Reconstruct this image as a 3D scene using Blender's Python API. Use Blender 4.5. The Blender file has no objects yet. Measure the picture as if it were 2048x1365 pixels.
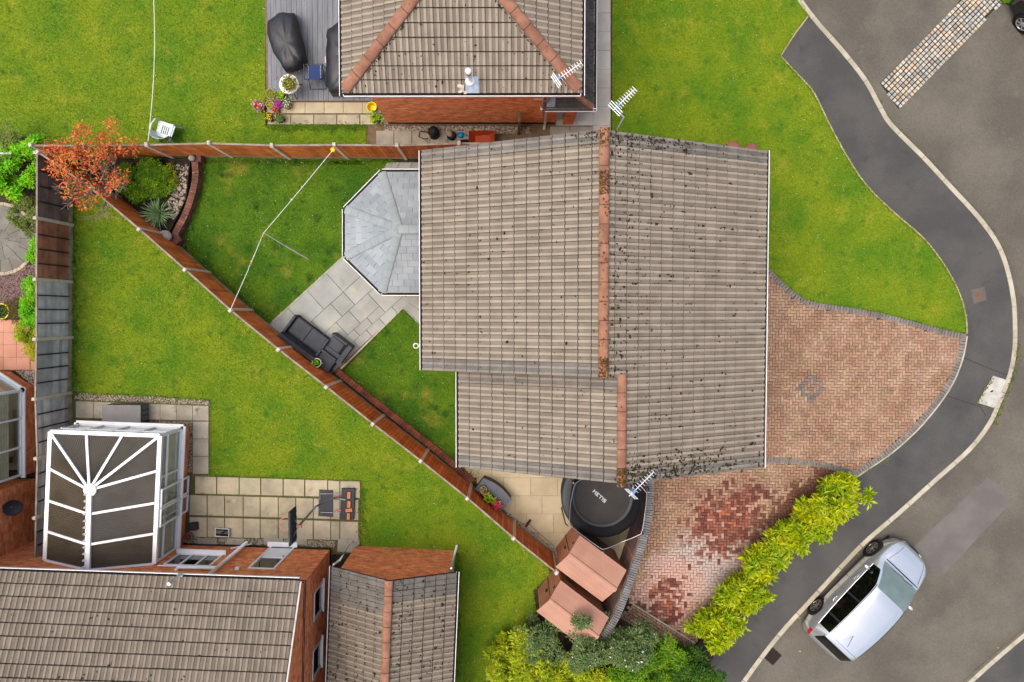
import bpy, bmesh, math, random
import numpy as np
from mathutils import Vector, Matrix, Euler

R = math.radians
rnd = random.Random(11)
rng = np.random.default_rng(11)
sc = bpy.context.scene
COL = sc.collection

# ------------------------------------------------------------------ camera
F, CX, CY, CAMH = 1430.0, 1024.0, 682.5, 24.2      # focal length in photo pixels, photo centre, metres above ground
CAM_ROT = Euler((-math.atan((CY - 630.0) / F), math.atan(4.0 / F), 0.0))
cam = bpy.data.cameras.new('camera')
cam.sensor_width = 36.0
cam.lens = 36.0 * F / 2048.0
cam.clip_end = 2000
cam_o = bpy.data.objects.new('camera', cam)
cam_o.location = (0, 0, CAMH)
cam_o.rotation_euler = CAM_ROT
COL.objects.link(cam_o)
sc.camera = cam_o
CAM_M = CAM_ROT.to_matrix()

# ------------------------------------------------------------------ light: overcast noon
SUN_EL, SUN_AZ = 72.0, 262.0                        # degrees; azimuth clockwise from +Y (image top)
world = bpy.data.worlds.new('World')
sc.world = world
world.use_nodes = True
wn = world.node_tree
wn.nodes.clear()
sky = wn.nodes.new('ShaderNodeTexSky')
sky.sky_type = 'NISHITA'
sky.sun_disc = False
sky.sun_elevation = R(SUN_EL)
sky.sun_rotation = R(SUN_AZ)
sky.air_density = 1.0
sky.dust_density = 6.0
sky.ozone_density = 1.0
bg = wn.nodes.new('ShaderNodeBackground')
bg.inputs['Strength'].default_value = 0.15
wo = wn.nodes.new('ShaderNodeOutputWorld')
wn.links.new(sky.outputs[0], bg.inputs['Color'])
wn.links.new(bg.outputs[0], wo.inputs['Surface'])
sun = bpy.data.lights.new('sun', 'SUN')
sun.energy = 0.8
sun.angle = R(50)
sun.color = (1.0, 0.93, 0.82)
sun_o = bpy.data.objects.new('sun', sun)
sun_o.rotation_euler = Vector((-math.sin(R(SUN_AZ)) * math.cos(R(SUN_EL)), -math.cos(R(SUN_AZ)) * math.cos(R(SUN_EL)), -math.sin(R(SUN_EL)))).to_track_quat('-Z', 'Y').to_euler()
sun_o.location = (0, 0, 60)
COL.objects.link(sun_o)
vs = sc.view_settings
vs.view_transform = 'Standard'
vs.look = 'None'
vs.gamma = 1.0
vs.use_curve_mapping = False
vs.exposure = 0.98

# ------------------------------------------------------------------ helpers
def P(u, v, z=0.0):
    """point at height z seen at photo pixel (u, v)"""
    d = CAM_M @ Vector(((u - CX) / F, -(v - CY) / F, -1.0))
    t = (z - CAMH) / d.z
    return Vector((d.x * t, d.y * t, z))

def PL(lst, z=0.0):
    return [P(u, v, z) for u, v in lst]

def smooth(pts, n=4, closed=False):
    """Catmull-Rom through points"""
    out = []
    N = len(pts)
    rngi = range(N if closed else N - 1)
    for i in rngi:
        g = (lambda k: pts[k % N]) if closed else (lambda k: pts[max(0, min(N - 1, k))])
        p0, p1, p2, p3 = g(i - 1), g(i), g(i + 1), g(i + 2)
        for k in range(n):
            t = k / n
            out.append(0.5 * ((2 * p1) + (p2 - p0) * t + (2 * p0 - 5 * p1 + 4 * p2 - p3) * t * t + (3 * p1 - p0 - 3 * p2 + p3) * t ** 3))
    if not closed:
        out.append(pts[-1].copy())
    return out

def lin(c):
    c /= 255.0
    return c / 12.92 if c <= 0.04045 else ((c + 0.055) / 1.055) ** 2.4

def C(r, g, b, k=0.72):
    return (lin(r) * k, lin(g) * k, lin(b) * k, 1.0)

MATS = {}

def pmat(name, c1, c2=None, scale=3.0, detail=4, lo=.38, hi=.62, rough=.8, bump=0.0, bscale=60.0, piece=0.0, metal=0.0, spec=.3,
         fine=0.0, fscale=80.0, spots=(), translucent=0.0, coat=0.0, stretch=None, alpha=None, hue=0.0):
    m = bpy.data.materials.new(name)
    m.use_nodes = True
    nt = m.node_tree
    nd, lk = nt.nodes, nt.links
    b = nd['Principled BSDF']
    out = nd['Material Output']
    geo = nd.new('ShaderNodeNewGeometry')
    pos = geo.outputs['Position']
    if stretch:
        mp = nd.new('ShaderNodeMapping')
        mp.inputs['Scale'].default_value = stretch
        lk.new(pos, mp.inputs['Vector'])
        pos = mp.outputs[0]

    def noise(s, d=4, r=.55):
        n = nd.new('ShaderNodeTexNoise')
        n.inputs['Scale'].default_value = s
        n.inputs['Detail'].default_value = d
        n.inputs['Roughness'].default_value = r
        lk.new(pos, n.inputs['Vector'])
        return n.outputs['Fac']

    def ramp(src, a, bb):
        r = nd.new('ShaderNodeMapRange')
        r.inputs['From Min'].default_value = a
        r.inputs['From Max'].default_value = bb
        lk.new(src, r.inputs['Value'])
        return r.outputs[0]

    def mix(fac, a, c, mode='MIX'):
        x = nd.new('ShaderNodeMix')
        x.data_type = 'RGBA'
        x.blend_type = mode
        for sock, val in ((x.inputs[0], fac), (x.inputs[6], a), (x.inputs[7], c)):
            if hasattr(val, 'is_linked') or hasattr(val, 'links'):
                lk.new(val, sock)
            else:
                sock.default_value = val
        return x.outputs[2]
    col = c1
    if c2 is not None:
        col = mix(ramp(noise(scale, detail), lo, hi), c1, c2)
    for (sc_col, s_scale, s_lo, s_hi) in spots:
        col = mix(ramp(noise(s_scale, 3, .6), s_lo, s_hi), col, sc_col)
    if fine:
        v = ramp(noise(fscale, 3, .7), .25, .75)
        mm = nd.new('ShaderNodeMapRange')
        mm.inputs['To Min'].default_value = 1 - fine
        mm.inputs['To Max'].default_value = 1 + fine
        lk.new(v, mm.inputs['Value'])
        col = mix(1.0, col, mm.outputs[0], 'MULTIPLY')
    if piece or hue:
        oi = nd.new('ShaderNodeObjectInfo')
        ad = nd.new('ShaderNodeCombineXYZ')
        lk.new(oi.outputs['Random'], ad.inputs[0])
        lk.new(geo.outputs['Random Per Island'], ad.inputs[1])
        wnn = nd.new('ShaderNodeTexWhiteNoise')
        lk.new(ad.outputs[0], wnn.inputs['Vector'])
        mm = nd.new('ShaderNodeMapRange')
        mm.inputs['To Min'].default_value = 1 - piece
        mm.inputs['To Max'].default_value = 1 + piece
        lk.new(wnn.outputs['Value'], mm.inputs['Value'])
        hs = nd.new('ShaderNodeHueSaturation')
        lk.new(mm.outputs[0], hs.inputs['Value'])
        if hue:
            sp = nd.new('ShaderNodeSeparateColor')
            lk.new(wnn.outputs['Color'], sp.inputs[0])
            mh = nd.new('ShaderNodeMapRange')
            mh.inputs['To Min'].default_value = .5 - hue
            mh.inputs['To Max'].default_value = .5 + hue
            lk.new(sp.outputs[1], mh.inputs['Value'])
            lk.new(mh.outputs[0], hs.inputs['Hue'])
        if hasattr(col, 'links'):
            lk.new(col, hs.inputs['Color'])
        else:
            hs.inputs['Color'].default_value = col
        col = hs.outputs[0]
    if hasattr(col, 'links'):
        lk.new(col, b.inputs['Base Color'])
    else:
        b.inputs['Base Color'].default_value = col
    b.inputs['Roughness'].default_value = rough
    b.inputs['Metallic'].default_value = metal
    b.inputs['Specular IOR Level'].default_value = spec
    b.inputs['Coat Weight'].default_value = coat
    b.inputs['Coat Roughness'].default_value = .05
    if alpha is not None:
        b.inputs['Alpha'].default_value = alpha
    if bump:
        bm_ = nd.new('ShaderNodeBump')
        bm_.inputs['Strength'].default_value = bump
        bm_.inputs['Distance'].default_value = .02
        lk.new(noise(bscale, 4, .6), bm_.inputs['Height'])
        lk.new(bm_.outputs[0], b.inputs['Normal'])
    if translucent:
        t = nd.new('ShaderNodeBsdfTranslucent')
        if hasattr(col, 'links'):
            lk.new(col, t.inputs['Color'])
        else:
            t.inputs['Color'].default_value = col
        ms = nd.new('ShaderNodeMixShader')
        ms.inputs[0].default_value = translucent
        lk.new(b.outputs[0], ms.inputs[1])
        lk.new(t.outputs[0], ms.inputs[2])
        lk.new(ms.outputs[0], out.inputs['Surface'])
    MATS[name] = m
    return m

class MB:
    """collects shapes for ONE mesh object"""
    def __init__(self):
        self.v, self.f, self.m = [], [], []

    def add(self, verts, faces, mi=0, T=None):
        o = len(self.v)
        if T is not None:
            verts = [T @ Vector(p) for p in verts]
        self.v += [tuple(p) for p in verts]
        for i, f in enumerate(faces):
            self.f.append([o + k for k in f])
            self.m.append(mi if not isinstance(mi, (list, tuple)) else mi[i])
        return self

    def box(self, c, s, rz=0.0, mi=0, T=None, rot=None):
        x, y, z = s[0] / 2, s[1] / 2, s[2] / 2
        M = Matrix.Translation(Vector(c)) @ (rot.to_4x4() if rot is not None else Matrix.Rotation(rz, 4, 'Z'))
        if T is not None:
            M = T @ M
        vv = [(-x, -y, -z), (x, -y, -z), (x, y, -z), (-x, y, -z), (-x, -y, z), (x, -y, z), (x, y, z), (-x, y, z)]
        return self.add(vv, [(3, 2, 1, 0), (4, 5, 6, 7), (0, 1, 5, 4), (1, 2, 6, 5), (2, 3, 7, 6), (3, 0, 4, 7)], mi, M)

    def bbox(self, c, s, b=.01, rz=0.0, mi=0, T=None):
        """box with chamfered top edges"""
        x, y, z = s[0] / 2, s[1] / 2, s[2] / 2
        M = Matrix.Translation(Vector(c)) @ Matrix.Rotation(rz, 4, 'Z')
        if T is not None:
            M = T @ M
        vv = [(-x, -y, -z), (x, -y, -z), (x, y, -z), (-x, y, -z), (-x, -y, z - b), (x, -y, z - b), (x, y, z - b), (-x, y, z - b),
              (-x + b, -y + b, z), (x - b, -y + b, z), (x - b, y - b, z), (-x + b, y - b, z)]
        return self.add(vv, [(3, 2, 1, 0), (8, 9, 10, 11), (0, 1, 5, 4), (1, 2, 6, 5), (2, 3, 7, 6), (3, 0, 4, 7),
                             (4, 5, 9, 8), (5, 6, 10, 9), (6, 7, 11, 10), (7, 4, 8, 11)], mi, M)

    def prism(self, poly, z0, z1, mi=0, T=None):
        n = len(poly)
        a = sum(poly[i][0] * poly[(i + 1) % n][1] - poly[(i + 1) % n][0] * poly[i][1] for i in range(n))
        if a < 0:
            poly = poly[::-1]
        vv = [(p[0], p[1], z0) for p in poly] + [(p[0], p[1], z1) for p in poly]
        ff = [list(range(n))[::-1], list(range(n, 2 * n))] + [(i, (i + 1) % n, n + (i + 1) % n, n + i) for i in range(n)]
        return self.add(vv, ff, mi, T)

    def tube(self, pts, r, n=6, mi=0, T=None, caps=True):
        pts = [Vector(p) for p in pts]
        rs = r if isinstance(r, (list, tuple)) else [r] * len(pts)
        vv, ff = [], []
        for i, p in enumerate(pts):
            d = (pts[min(i + 1, len(pts) - 1)] - pts[max(i - 1, 0)])
            d = d.normalized() if d.length > 1e-9 else Vector((0, 0, 1))
            a = d.cross(Vector((0, 0, 1)))
            a = a.normalized() if a.length > 1e-3 else Vector((1, 0, 0))
            b = d.cross(a)
            for k in range(n):
                t = 2 * math.pi * k / n
                vv.append(p + (a * math.cos(t) + b * math.sin(t)) * rs[i])
        for i in range(len(pts) - 1):
            for k in range(n):
                ff.append((i * n + k, i * n + (k + 1) % n, (i + 1) * n + (k + 1) % n, (i + 1) * n + k))
        if caps:
            ff.append(list(range(n)))
            ff.append([(len(pts) - 1) * n + k for k in range(n)][::-1])
        return self.add(vv, ff, mi, T)

    def lathe(self, prof, n=16, mi=0, T=None, close=True):
        vv, ff = [], []
        for (r, z) in prof:
            for k in range(n):
                t = 2 * math.pi * k / n
                vv.append((r * math.cos(t), r * math.sin(t), z))
        for i in range(len(prof) - 1):
            for k in range(n):
                ff.append((i * n + k, i * n + (k + 1) % n, (i + 1) * n + (k + 1) % n, (i + 1) * n + k))
        if close:
            ff.append(list(range(n))[::-1])
            ff.append([(len(prof) - 1) * n + k for k in range(n)])
        return self.add(vv, ff, mi, T)

    def mesh(self, name, mats, smooth_=False, pivot=None):
        me = bpy.data.meshes.new(name)
        v = np.array(self.v, dtype=np.float32)
        if pivot is not None:
            v = v - np.array(pivot, dtype=np.float32)
        me.from_pydata(v.tolist(), [], self.f)
        for m in (mats if isinstance(mats, (list, tuple)) else [mats]):
            me.materials.append(MATS[m] if isinstance(m, str) else m)
        if any(self.m):
            me.polygons.foreach_set('material_index', self.m)
        if smooth_:
            me.polygons.foreach_set('use_smooth', [True] * len(me.polygons))
        me.update()
        return me

    def build(self, name, mats, parent=None, smooth_=False, label=None, cat=None, group=None, kind=None):
        v = np.array(self.v)
        lo, hi = v.min(0), v.max(0)
        piv = ((lo[0] + hi[0]) / 2, (lo[1] + hi[1]) / 2, lo[2])
        me = self.mesh(name, mats, smooth_, piv)
        o = bpy.data.objects.new(name, me)
        COL.objects.link(o)
        o.location = piv
        adopt(o, parent)
        tag(o, label, cat, group, kind)
        return o

WORLD = {}

def adopt(o, parent):
    """parent without moving: everything is authored in world coordinates"""
    WORLD[o.name] = o.matrix_basis.copy()
    if parent is not None:
        o.parent = parent
        o.matrix_parent_inverse = WORLD[parent.name].inverted()

def tag(o, label=None, cat=None, group=None, kind=None):
    for k, x in (('label', label), ('category', cat), ('group', group), ('kind', kind)):
        if x:
            o[k] = x
    return o

def thing(name, label, cat, loc=(0, 0, 0), group=None, kind=None):
    o = bpy.data.objects.new(name, None)
    COL.objects.link(o)
    o.location = loc
    o.empty_display_size = .2
    WORLD[o.name] = Matrix.Translation(Vector(loc))
    return tag(o, label, cat, group, kind)

def inst(name, me, M, parent=None, kind=None):
    o = bpy.data.objects.new(name, me)
    COL.objects.link(o)
    o.matrix_basis = M
    adopt(o, parent)
    if kind:
        o['kind'] = kind
    return o

def np_mesh(name, verts, faces, mats, mi=None, smooth_=False):
    """faces: (n,3) or (n,4) int array"""
    me = bpy.data.meshes.new(name)
    n, k = faces.shape
    me.vertices.add(len(verts))
    me.vertices.foreach_set('co', np.ascontiguousarray(verts, dtype=np.float32).ravel())
    me.loops.add(n * k)
    me.loops.foreach_set('vertex_index', np.ascontiguousarray(faces, dtype=np.int32).ravel())
    me.polygons.add(n)
    me.polygons.foreach_set('loop_start', np.arange(0, n * k, k, dtype=np.int32))
    me.polygons.foreach_set('loop_total', np.full(n, k, dtype=np.int32))
    for m in (mats if isinstance(mats, (list, tuple)) else [mats]):
        me.materials.append(MATS[m])
    if mi is not None:
        me.polygons.foreach_set('material_index', np.ascontiguousarray(mi, dtype=np.int32))
    me.polygons.foreach_set('use_smooth', np.full(n, smooth_, dtype=bool))
    me.update(calc_edges=True)
    return me

def np_obj(name, me, parent=None, label=None, cat=None, group=None, kind=None):
    o = bpy.data.objects.new(name, me)
    COL.objects.link(o)
    adopt(o, parent)
    return tag(o, label, cat, group, kind)

def pieces(name, tmpl, mats, mtx, parent, limit=300, rest=None, near=True):
    """alike pieces: the ones nearest the lens as objects that share one mesh, the rest joined"""
    me = tmpl.mesh(name, mats)
    if near:
        cp = Vector((0, 0, CAMH))
        mtx = sorted(mtx, key=lambda M: (M.translation - cp).length)
    for M in mtx[:limit]:
        inst(name, me, M, parent)
    tail = mtx[limit:]
    if tail:
        v = np.array(tmpl.v)
        vh = np.c_[v, np.ones(len(v))]
        A = np.array([[list(r) for r in M] for M in tail])
        vv = np.einsum('kij,nj->kni', A, vh)[:, :, :3].reshape(-1, 3)
        tri, mi = [], []
        for f, m in zip(tmpl.f, tmpl.m):
            for k in range(1, len(f) - 1):
                tri.append((f[0], f[k], f[k + 1]))
                mi.append(m)
        tri = np.array(tri)
        ff = (tri[None] + (np.arange(len(tail)) * len(v))[:, None, None]).reshape(-1, 3)
        me2 = np_mesh(rest or name + '_field', vv, ff, mats, np.tile(np.array(mi), len(tail)))
        np_obj(rest or name + '_field', me2, parent, kind='stuff')

def frame(o, x, y, z=None):
    """matrix from axes"""
    x, y = Vector(x), Vector(y)
    z = Vector(z) if z is not None else x.cross(y)
    M = Matrix((x, y, z)).transposed().to_4x4()
    M.translation = Vector(o)
    return M

def inside(p, poly):
    c = False
    n = len(poly)
    for i in range(n):
        a, b = poly[i], poly[(i + 1) % n]
        if (a[1] > p[1]) != (b[1] > p[1]) and p[0] < (b[0] - a[0]) * (p[1] - a[1]) / (b[1] - a[1]) + a[0]:
            c = not c
    return c

def inside_np(xy, poly):
    c = np.zeros(len(xy), bool)
    n = len(poly)
    for i in range(n):
        a, b = poly[i], poly[(i + 1) % n]
        if abs(a[1] - b[1]) < 1e-9:
            continue
        cond = (a[1] > xy[:, 1]) != (b[1] > xy[:, 1])
        c ^= cond & (xy[:, 0] < (b[0] - a[0]) * (xy[:, 1] - a[1]) / (b[1] - a[1]) + a[0])
    return c
# ------------------------------------------------------------------ materials
pmat('grass_light', C(130, 150, 14, .68), C(92, 134, 10, .68), scale=.75, detail=6, lo=.36, hi=.66, rough=.9, fine=.42, fscale=24, bump=.7, bscale=30,
     spots=((C(158, 160, 40, .68), 1.3, .56, .85), (C(72, 118, 10, .7), 2.3, .57, .76)), translucent=.18)
pmat('grass_deep', C(98, 132, 10, .7), C(64, 110, 8, .7), scale=.8, detail=6, lo=.34, hi=.64, rough=.9, fine=.42, fscale=24, bump=.7, bscale=30,
     spots=((C(150, 150, 48, .6), .9, .57, .75), (C(40, 86, 8, .6), 2.0, .56, .74)), translucent=.18)
pmat('chair_white', C(220, 230, 228, .66), C(206, 220, 220, .66), scale=5, rough=.4, spec=.5)
pmat('daisy', C(240, 240, 215, .8), rough=.9)
pmat('soil', C(72, 58, 42, .6), C(46, 38, 28, .6), scale=5, rough=.95, fine=.3, fscale=60, bump=.6, bscale=40)
pmat('weed', C(128, 140, 40, .6), C(98, 112, 30, .6), scale=4, rough=.9, piece=.3, translucent=.2)
pmat('asphalt_road', C(122, 116, 103, .53), C(104, 99, 89, .53), scale=.5, detail=5, rough=.9, fine=.26, fscale=26, bump=.35, bscale=60,
     spots=((C(98, 93, 84, .53), .8, .6, .9), (C(132, 127, 113, .53), 2.1, .66, .9)))
pmat('asphalt_path', C(84, 83, 81, .5), C(98, 96, 92, .5), scale=.8, detail=5, rough=.88, fine=.26, fscale=28, bump=.3, bscale=130,
     spots=((C(62, 60, 62, .55), 1.5, .62, .85), (C(200, 196, 190, .6), 26, .80, .84)))
pmat('asphalt_patch', C(124, 120, 114, .56), C(112, 108, 103, .56), scale=1.2, rough=.9, fine=.14, fscale=70, bump=.3, bscale=120)
pmat('kerb_stone', C(188, 180, 160, .7), C(166, 158, 138, .7), scale=2.0, rough=.85, fine=.1, fscale=60, piece=.08, bump=.2,
     spots=((C(120, 112, 86, .65), 5, .66, .82),))
pmat('paver_red', C(178, 146, 120, .62), C(160, 124, 98, .62), scale=1.1, detail=5, rough=.85, fine=.1, fscale=70, piece=.17, hue=.012, bump=.25, bscale=90,
     spots=((C(150, 132, 96, .6), .9, .6, .78), (C(132, 104, 90, .6), 1.7, .62, .8)))
pmat('paver_grey', C(138, 130, 122, .64), C(118, 112, 106, .64), scale=1.5, rough=.86, fine=.1, piece=.14, bump=.25, bscale=90)
pmat('paver_bed', C(62, 52, 40, .5), C(54, 54, 28, .5), scale=2.2, rough=.95, fine=.2)
pmat('sett', C(182, 178, 166, .72), C(160, 162, 156, .72), scale=7, rough=.85, fine=.12, fscale=60, piece=.3, hue=.006, bump=.3)
pmat('sett_warm', C(212, 192, 162, .66), C(196, 176, 150, .66), scale=7, rough=.85, fine=.12, fscale=60, piece=.2, bump=.3)
pmat('tile_pan', C(150, 137, 120, .51), C(136, 123, 107, .51), scale=2.2, rough=.88, fine=.12, fscale=85, piece=.075, hue=.006, bump=.25, bscale=120,
     spots=((C(230, 222, 205, .7), 20, .80, .83), (C(110, 98, 84, .6), 6.5, .72, .84)))
pmat('tile_edge', C(44, 39, 34, .5), C(66, 58, 50, .5), scale=6, rough=.95)  # dark colour for painted-in shade at tile tails; also the ridge bedding
pmat('tile_roll', C(178, 166, 147, .56), C(166, 154, 136, .56), scale=2.2, rough=.88, fine=.1, fscale=85, piece=.055, bump=.25, bscale=120,
     spots=((C(236, 228, 210, .72), 22, .80, .83), (C(120, 104, 86, .6), 7, .74, .84)))
pmat('tile_pan_dark', C(136, 124, 109, .56), C(122, 110, 97, .56), scale=2.2, rough=.9, fine=.12, fscale=85, piece=.09, hue=.006, bump=.25, bscale=120,
     spots=((C(226, 216, 200, .68), 20, .80, .83), (C(84, 76, 66, .55), 5, .66, .84)))
pmat('tile_roll_dark', C(158, 146, 128, .58), C(146, 134, 117, .58), scale=2.2, rough=.9, fine=.1, fscale=85, piece=.07, bump=.25, bscale=120,
     spots=((C(226, 216, 200, .68), 22, .80, .83), (C(98, 88, 76, .55), 6, .7, .84)))
pmat('verge_pan', C(134, 128, 119, .52), C(118, 113, 106, .52), scale=3, rough=.9, fine=.14, fscale=80, piece=.1, bump=.3, bscale=100)
pmat('verge_roll', C(158, 149, 136, .54), C(144, 136, 125, .54), scale=3, rough=.9, fine=.12, fscale=80, piece=.08, bump=.3, bscale=100)
pmat('roof_under', C(70, 62, 56, .5), rough=.95)
pmat('ridge_clay', C(174, 124, 98, .6), C(148, 102, 80, .6), scale=3.5, rough=.85, fine=.13, fscale=70, piece=.1, bump=.3, bscale=90,
     spots=((C(84, 62, 44, .5), 9, .62, .74), (C(226, 204, 182, .7), 14, .70, .78)))
pmat('moss', C(44, 36, 24, .5), C(70, 62, 26, .5), scale=9, rough=.98, piece=.35)
pmat('moss_ginger', C(112, 78, 34, .55), C(78, 62, 26, .55), scale=12, rough=.98, piece=.4)
pmat('slate_dark', C(92, 88, 84, .55), C(78, 75, 72, .55), scale=3, rough=.85, fine=.12, piece=.16, bump=.25)
pmat('lite_tile', C(166, 174, 177, .6), C(150, 159, 163, .6), scale=1.6, rough=.75, fine=.06, fscale=60, piece=.1, bump=.12)
pmat('lite_hip', C(162, 172, 172, .6), C(150, 160, 161, .6), scale=2, rough=.75, fine=.05, piece=.03)
pmat('white_upvc', C(244, 243, 240, .85), C(234, 234, 233, .85), scale=2, rough=.35, spec=.5)
pmat('white_dirty', C(226, 224, 216, .74), C(200, 196, 184, .74), scale=3, rough=.5, spec=.4)
pmat('render_cream', C(214, 206, 190, .7), C(200, 192, 176, .7), scale=2, rough=.8)
pmat('gutter_dark', C(40, 34, 30, .5), C(60, 46, 34, .5), scale=6, rough=.95)
pmat('brick_wall', C(224, 140, 90, 1.0), C(204, 116, 70, 1.0), scale=4.5, detail=5, rough=.88, fine=.13, fscale=60, piece=.2, hue=.012, bump=.3, bscale=80,
     spots=((C(150, 80, 52, .8), 2.6, .64, .8),))
pmat('brick_band', C(74, 58, 50, .5), C(60, 48, 44, .5), scale=6, rough=.85, piece=.15)
pmat('brick_old', C(140, 96, 78, .62), C(112, 76, 62, .62), scale=4, rough=.9, fine=.15, piece=.24, hue=.012, bump=.4, bscale=60,
     spots=((C(206, 184, 168, .66), 7, .66, .78),))
pmat('brick_edging', C(156, 92, 66, .62), C(120, 72, 54, .62), scale=3, rough=.9, fine=.13, piece=.22, hue=.01, bump=.3)
pmat('coping_grey', C(132, 130, 128, .62), C(112, 110, 110, .62), scale=3, rough=.85, fine=.12, piece=.14, bump=.3)
pmat('mortar', C(206, 178, 150, .8), C(188, 160, 132, .8), scale=8, rough=.95)
pmat('mortar_dark', C(62, 54, 48, .5), rough=.95)
pmat('fence_red', C(212, 122, 58, 1.0), C(184, 96, 42, 1.0), scale=2.5, rough=.7, fine=.14, fscale=40, piece=.24, bump=.3, bscale=60, spec=.35,
     spots=((C(208, 132, 70, .85), 5, .68, .84),))
pmat('fence_brown', C(166, 108, 80, .95), C(138, 88, 66, .95), scale=2.5, rough=.85, fine=.16, fscale=40, piece=.26, bump=.3, bscale=60,
     spots=((C(170, 130, 110, .55), 16, .72, .8),))
pmat('fence_dark', C(134, 110, 100, .85), C(110, 90, 84, .85), scale=2.5, rough=.85, fine=.16, fscale=40, piece=.14, bump=.3, bscale=60)
pmat('fence_grey', C(190, 185, 178, .92), C(164, 159, 154, .92), scale=2.5, rough=.88, fine=.16, fscale=40, piece=.26, bump=.3, bscale=60,
     spots=((C(168, 160, 148, .6), 12, .72, .82),))
pmat('batten_dark', C(52, 46, 44, .5), C(66, 58, 52, .5), scale=4, rough=.9)
pmat('rail_pale', C(168, 154, 138, .62), C(140, 124, 110, .62), scale=4, rough=.9, fine=.15, fscale=50)
pmat('concrete_post', C(222, 206, 180, .85), C(206, 190, 164, .85), scale=5, rough=.9, fine=.1, fscale=60, piece=.06, bump=.2)
pmat('post_cap', C(214, 204, 190, .7), C(180, 168, 152, .66), scale=9, rough=.9, bump=.3)
pmat('gravel_board', C(184, 168, 132, .8), C(152, 138, 104, .8), scale=4, rough=.92, fine=.14)
pmat('slab_grey', C(174, 177, 170, .62), C(158, 161, 155, .62), scale=1.3, rough=.85, fine=.07, fscale=60, piece=.08, hue=.012, bump=.15,
     spots=((C(196, 186, 150, .66), 1.9, .6, .8), (C(140, 142, 142, .62), 1.2, .62, .8)))
pmat('slab_buff', C(204, 190, 158, .6), C(190, 176, 144, .6), scale=1.5, rough=.85, fine=.07, fscale=60, piece=.06, bump=.15,
     spots=((C(216, 160, 88, .66), .55, .68, .8), (C(178, 168, 142, .66), 2.2, .62, .8)))
pmat('slab_worn', C(192, 180, 150, .64), C(168, 158, 134, .64), scale=1.8, rough=.9, fine=.13, fscale=60, piece=.14, hue=.01, bump=.25,
     spots=((C(112, 104, 86, .6), 2.4, .62, .8), (C(206, 190, 158, .66), 1.3, .6, .76)))
pmat('slab_dull', C(172, 164, 146, .7), C(152, 144, 128, .7), scale=2, rough=.9, fine=.1, piece=.08, bump=.25,
     spots=((C(96, 90, 76, .58), 3, .63, .8), (C(196, 190, 176, .64), 14, .74, .8)))
pmat('slab_concrete', C(192, 188, 178, .68), C(178, 174, 164, .68), scale=1.4, rough=.88, fine=.06, piece=.05, bump=.12)
pmat('slab_terracotta', C(206, 150, 124, .68), C(194, 138, 112, .68), scale=2, rough=.85, fine=.06, piece=.06)
pmat('slab_round', C(136, 132, 122, .62), C(120, 116, 106, .62), scale=2, rough=.9, fine=.08, piece=.06, bump=.15)
pmat('joint_green', C(88, 94, 46, .58), C(110, 98, 66, .58), scale=5, rough=.95, fine=.2)
pmat('joint_brown', C(134, 110, 84, .6), C(112, 96, 72, .6), scale=5, rough=.95, fine=.15)
pmat('pebble', C(190, 176, 158, .8), C(158, 146, 132, .8), scale=30, rough=.85, piece=.4, hue=.02)
pmat('pebble_pink', C(168, 138, 130, .62), C(136, 112, 106, .62), scale=30, rough=.85, piece=.36, hue=.02)
pmat('deck_board', C(134, 137, 143, .58), C(118, 121, 129, .58), scale=2, rough=.6, fine=.06, piece=.07, stretch=(6, .7, 1), bump=.15)
pmat('deck_edge', C(150, 118, 96, .6), C(126, 98, 80, .6), scale=5, rough=.85)
pmat('cover_black', C(52, 53, 58, .5), C(42, 43, 48, .5), scale=2, rough=.5, spec=.45, bump=1.0, bscale=4.5, stretch=(1, .45, 1))
pmat('cover_seam', C(128, 112, 108, .6), rough=.7)
pmat('blue_sling', C(24, 62, 120, .62), C(18, 48, 100, .62), scale=20, rough=.7, fine=.12, fscale=120)
pmat('dark_tube', C(40, 42, 48, .55), rough=.4, spec=.5)
pmat('rattan', C(66, 70, 78, .58), C(54, 58, 66, .58), scale=4, rough=.6, fine=.1, fscale=110, bump=.25, bscale=120)
pmat('cushion', C(86, 90, 96, .58), C(76, 80, 86, .58), scale=3, rough=.9, fine=.08, fscale=120, bump=.15, bscale=90)
pmat('rattan_side', C(50, 50, 56, .55), C(40, 40, 46, .55), scale=4, rough=.7, fine=.12, fscale=90, bump=.3, bscale=90)
pmat('box_lid', C(92, 100, 112, .58), C(82, 90, 102, .58), scale=3, rough=.5, fine=.06)
pmat('box_side', C(92, 88, 82, .55), C(78, 74, 70, .55), scale=3, rough=.7, stretch=(1, 1, 5))
pmat('store_grey', C(126, 124, 122, .6), C(116, 114, 112, .6), scale=3, rough=.6, fine=.05)
pmat('store_side', C(98, 96, 92, .58), rough=.7)
pmat('shed_roof', C(196, 148, 124, .66), C(186, 138, 116, .66), scale=1.4, rough=.6, fine=.05, fscale=40, piece=.03, spec=.3)
pmat('shed_wall', C(176, 118, 88, .85), C(160, 104, 78, .85), scale=2, rough=.65, fine=.08, piece=.06)
pmat('shed_groove', C(110, 72, 52, .6), rough=.8)
pmat('shed_metal', C(52, 46, 44, .55), rough=.4, metal=.5)
pmat('wood_old', C(140, 128, 92, .6), C(106, 98, 62, .6), scale=5, rough=.9, fine=.2)
pmat('tramp_mat', C(62, 60, 58, .55), C(54, 52, 50, .55), scale=2, rough=.75, fine=.08, fscale=120)
pmat('tramp_pad', C(46, 54, 62, .5), C(34, 40, 48, .5), scale=3, rough=.55, spec=.4, bump=.3, bscale=7)
pmat('tramp_skirt', C(24, 24, 28, .5), rough=.7)
pmat('metal_grey', C(170, 172, 174, .6), C(150, 152, 154, .6), scale=5, rough=.4, metal=.6)
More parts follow.
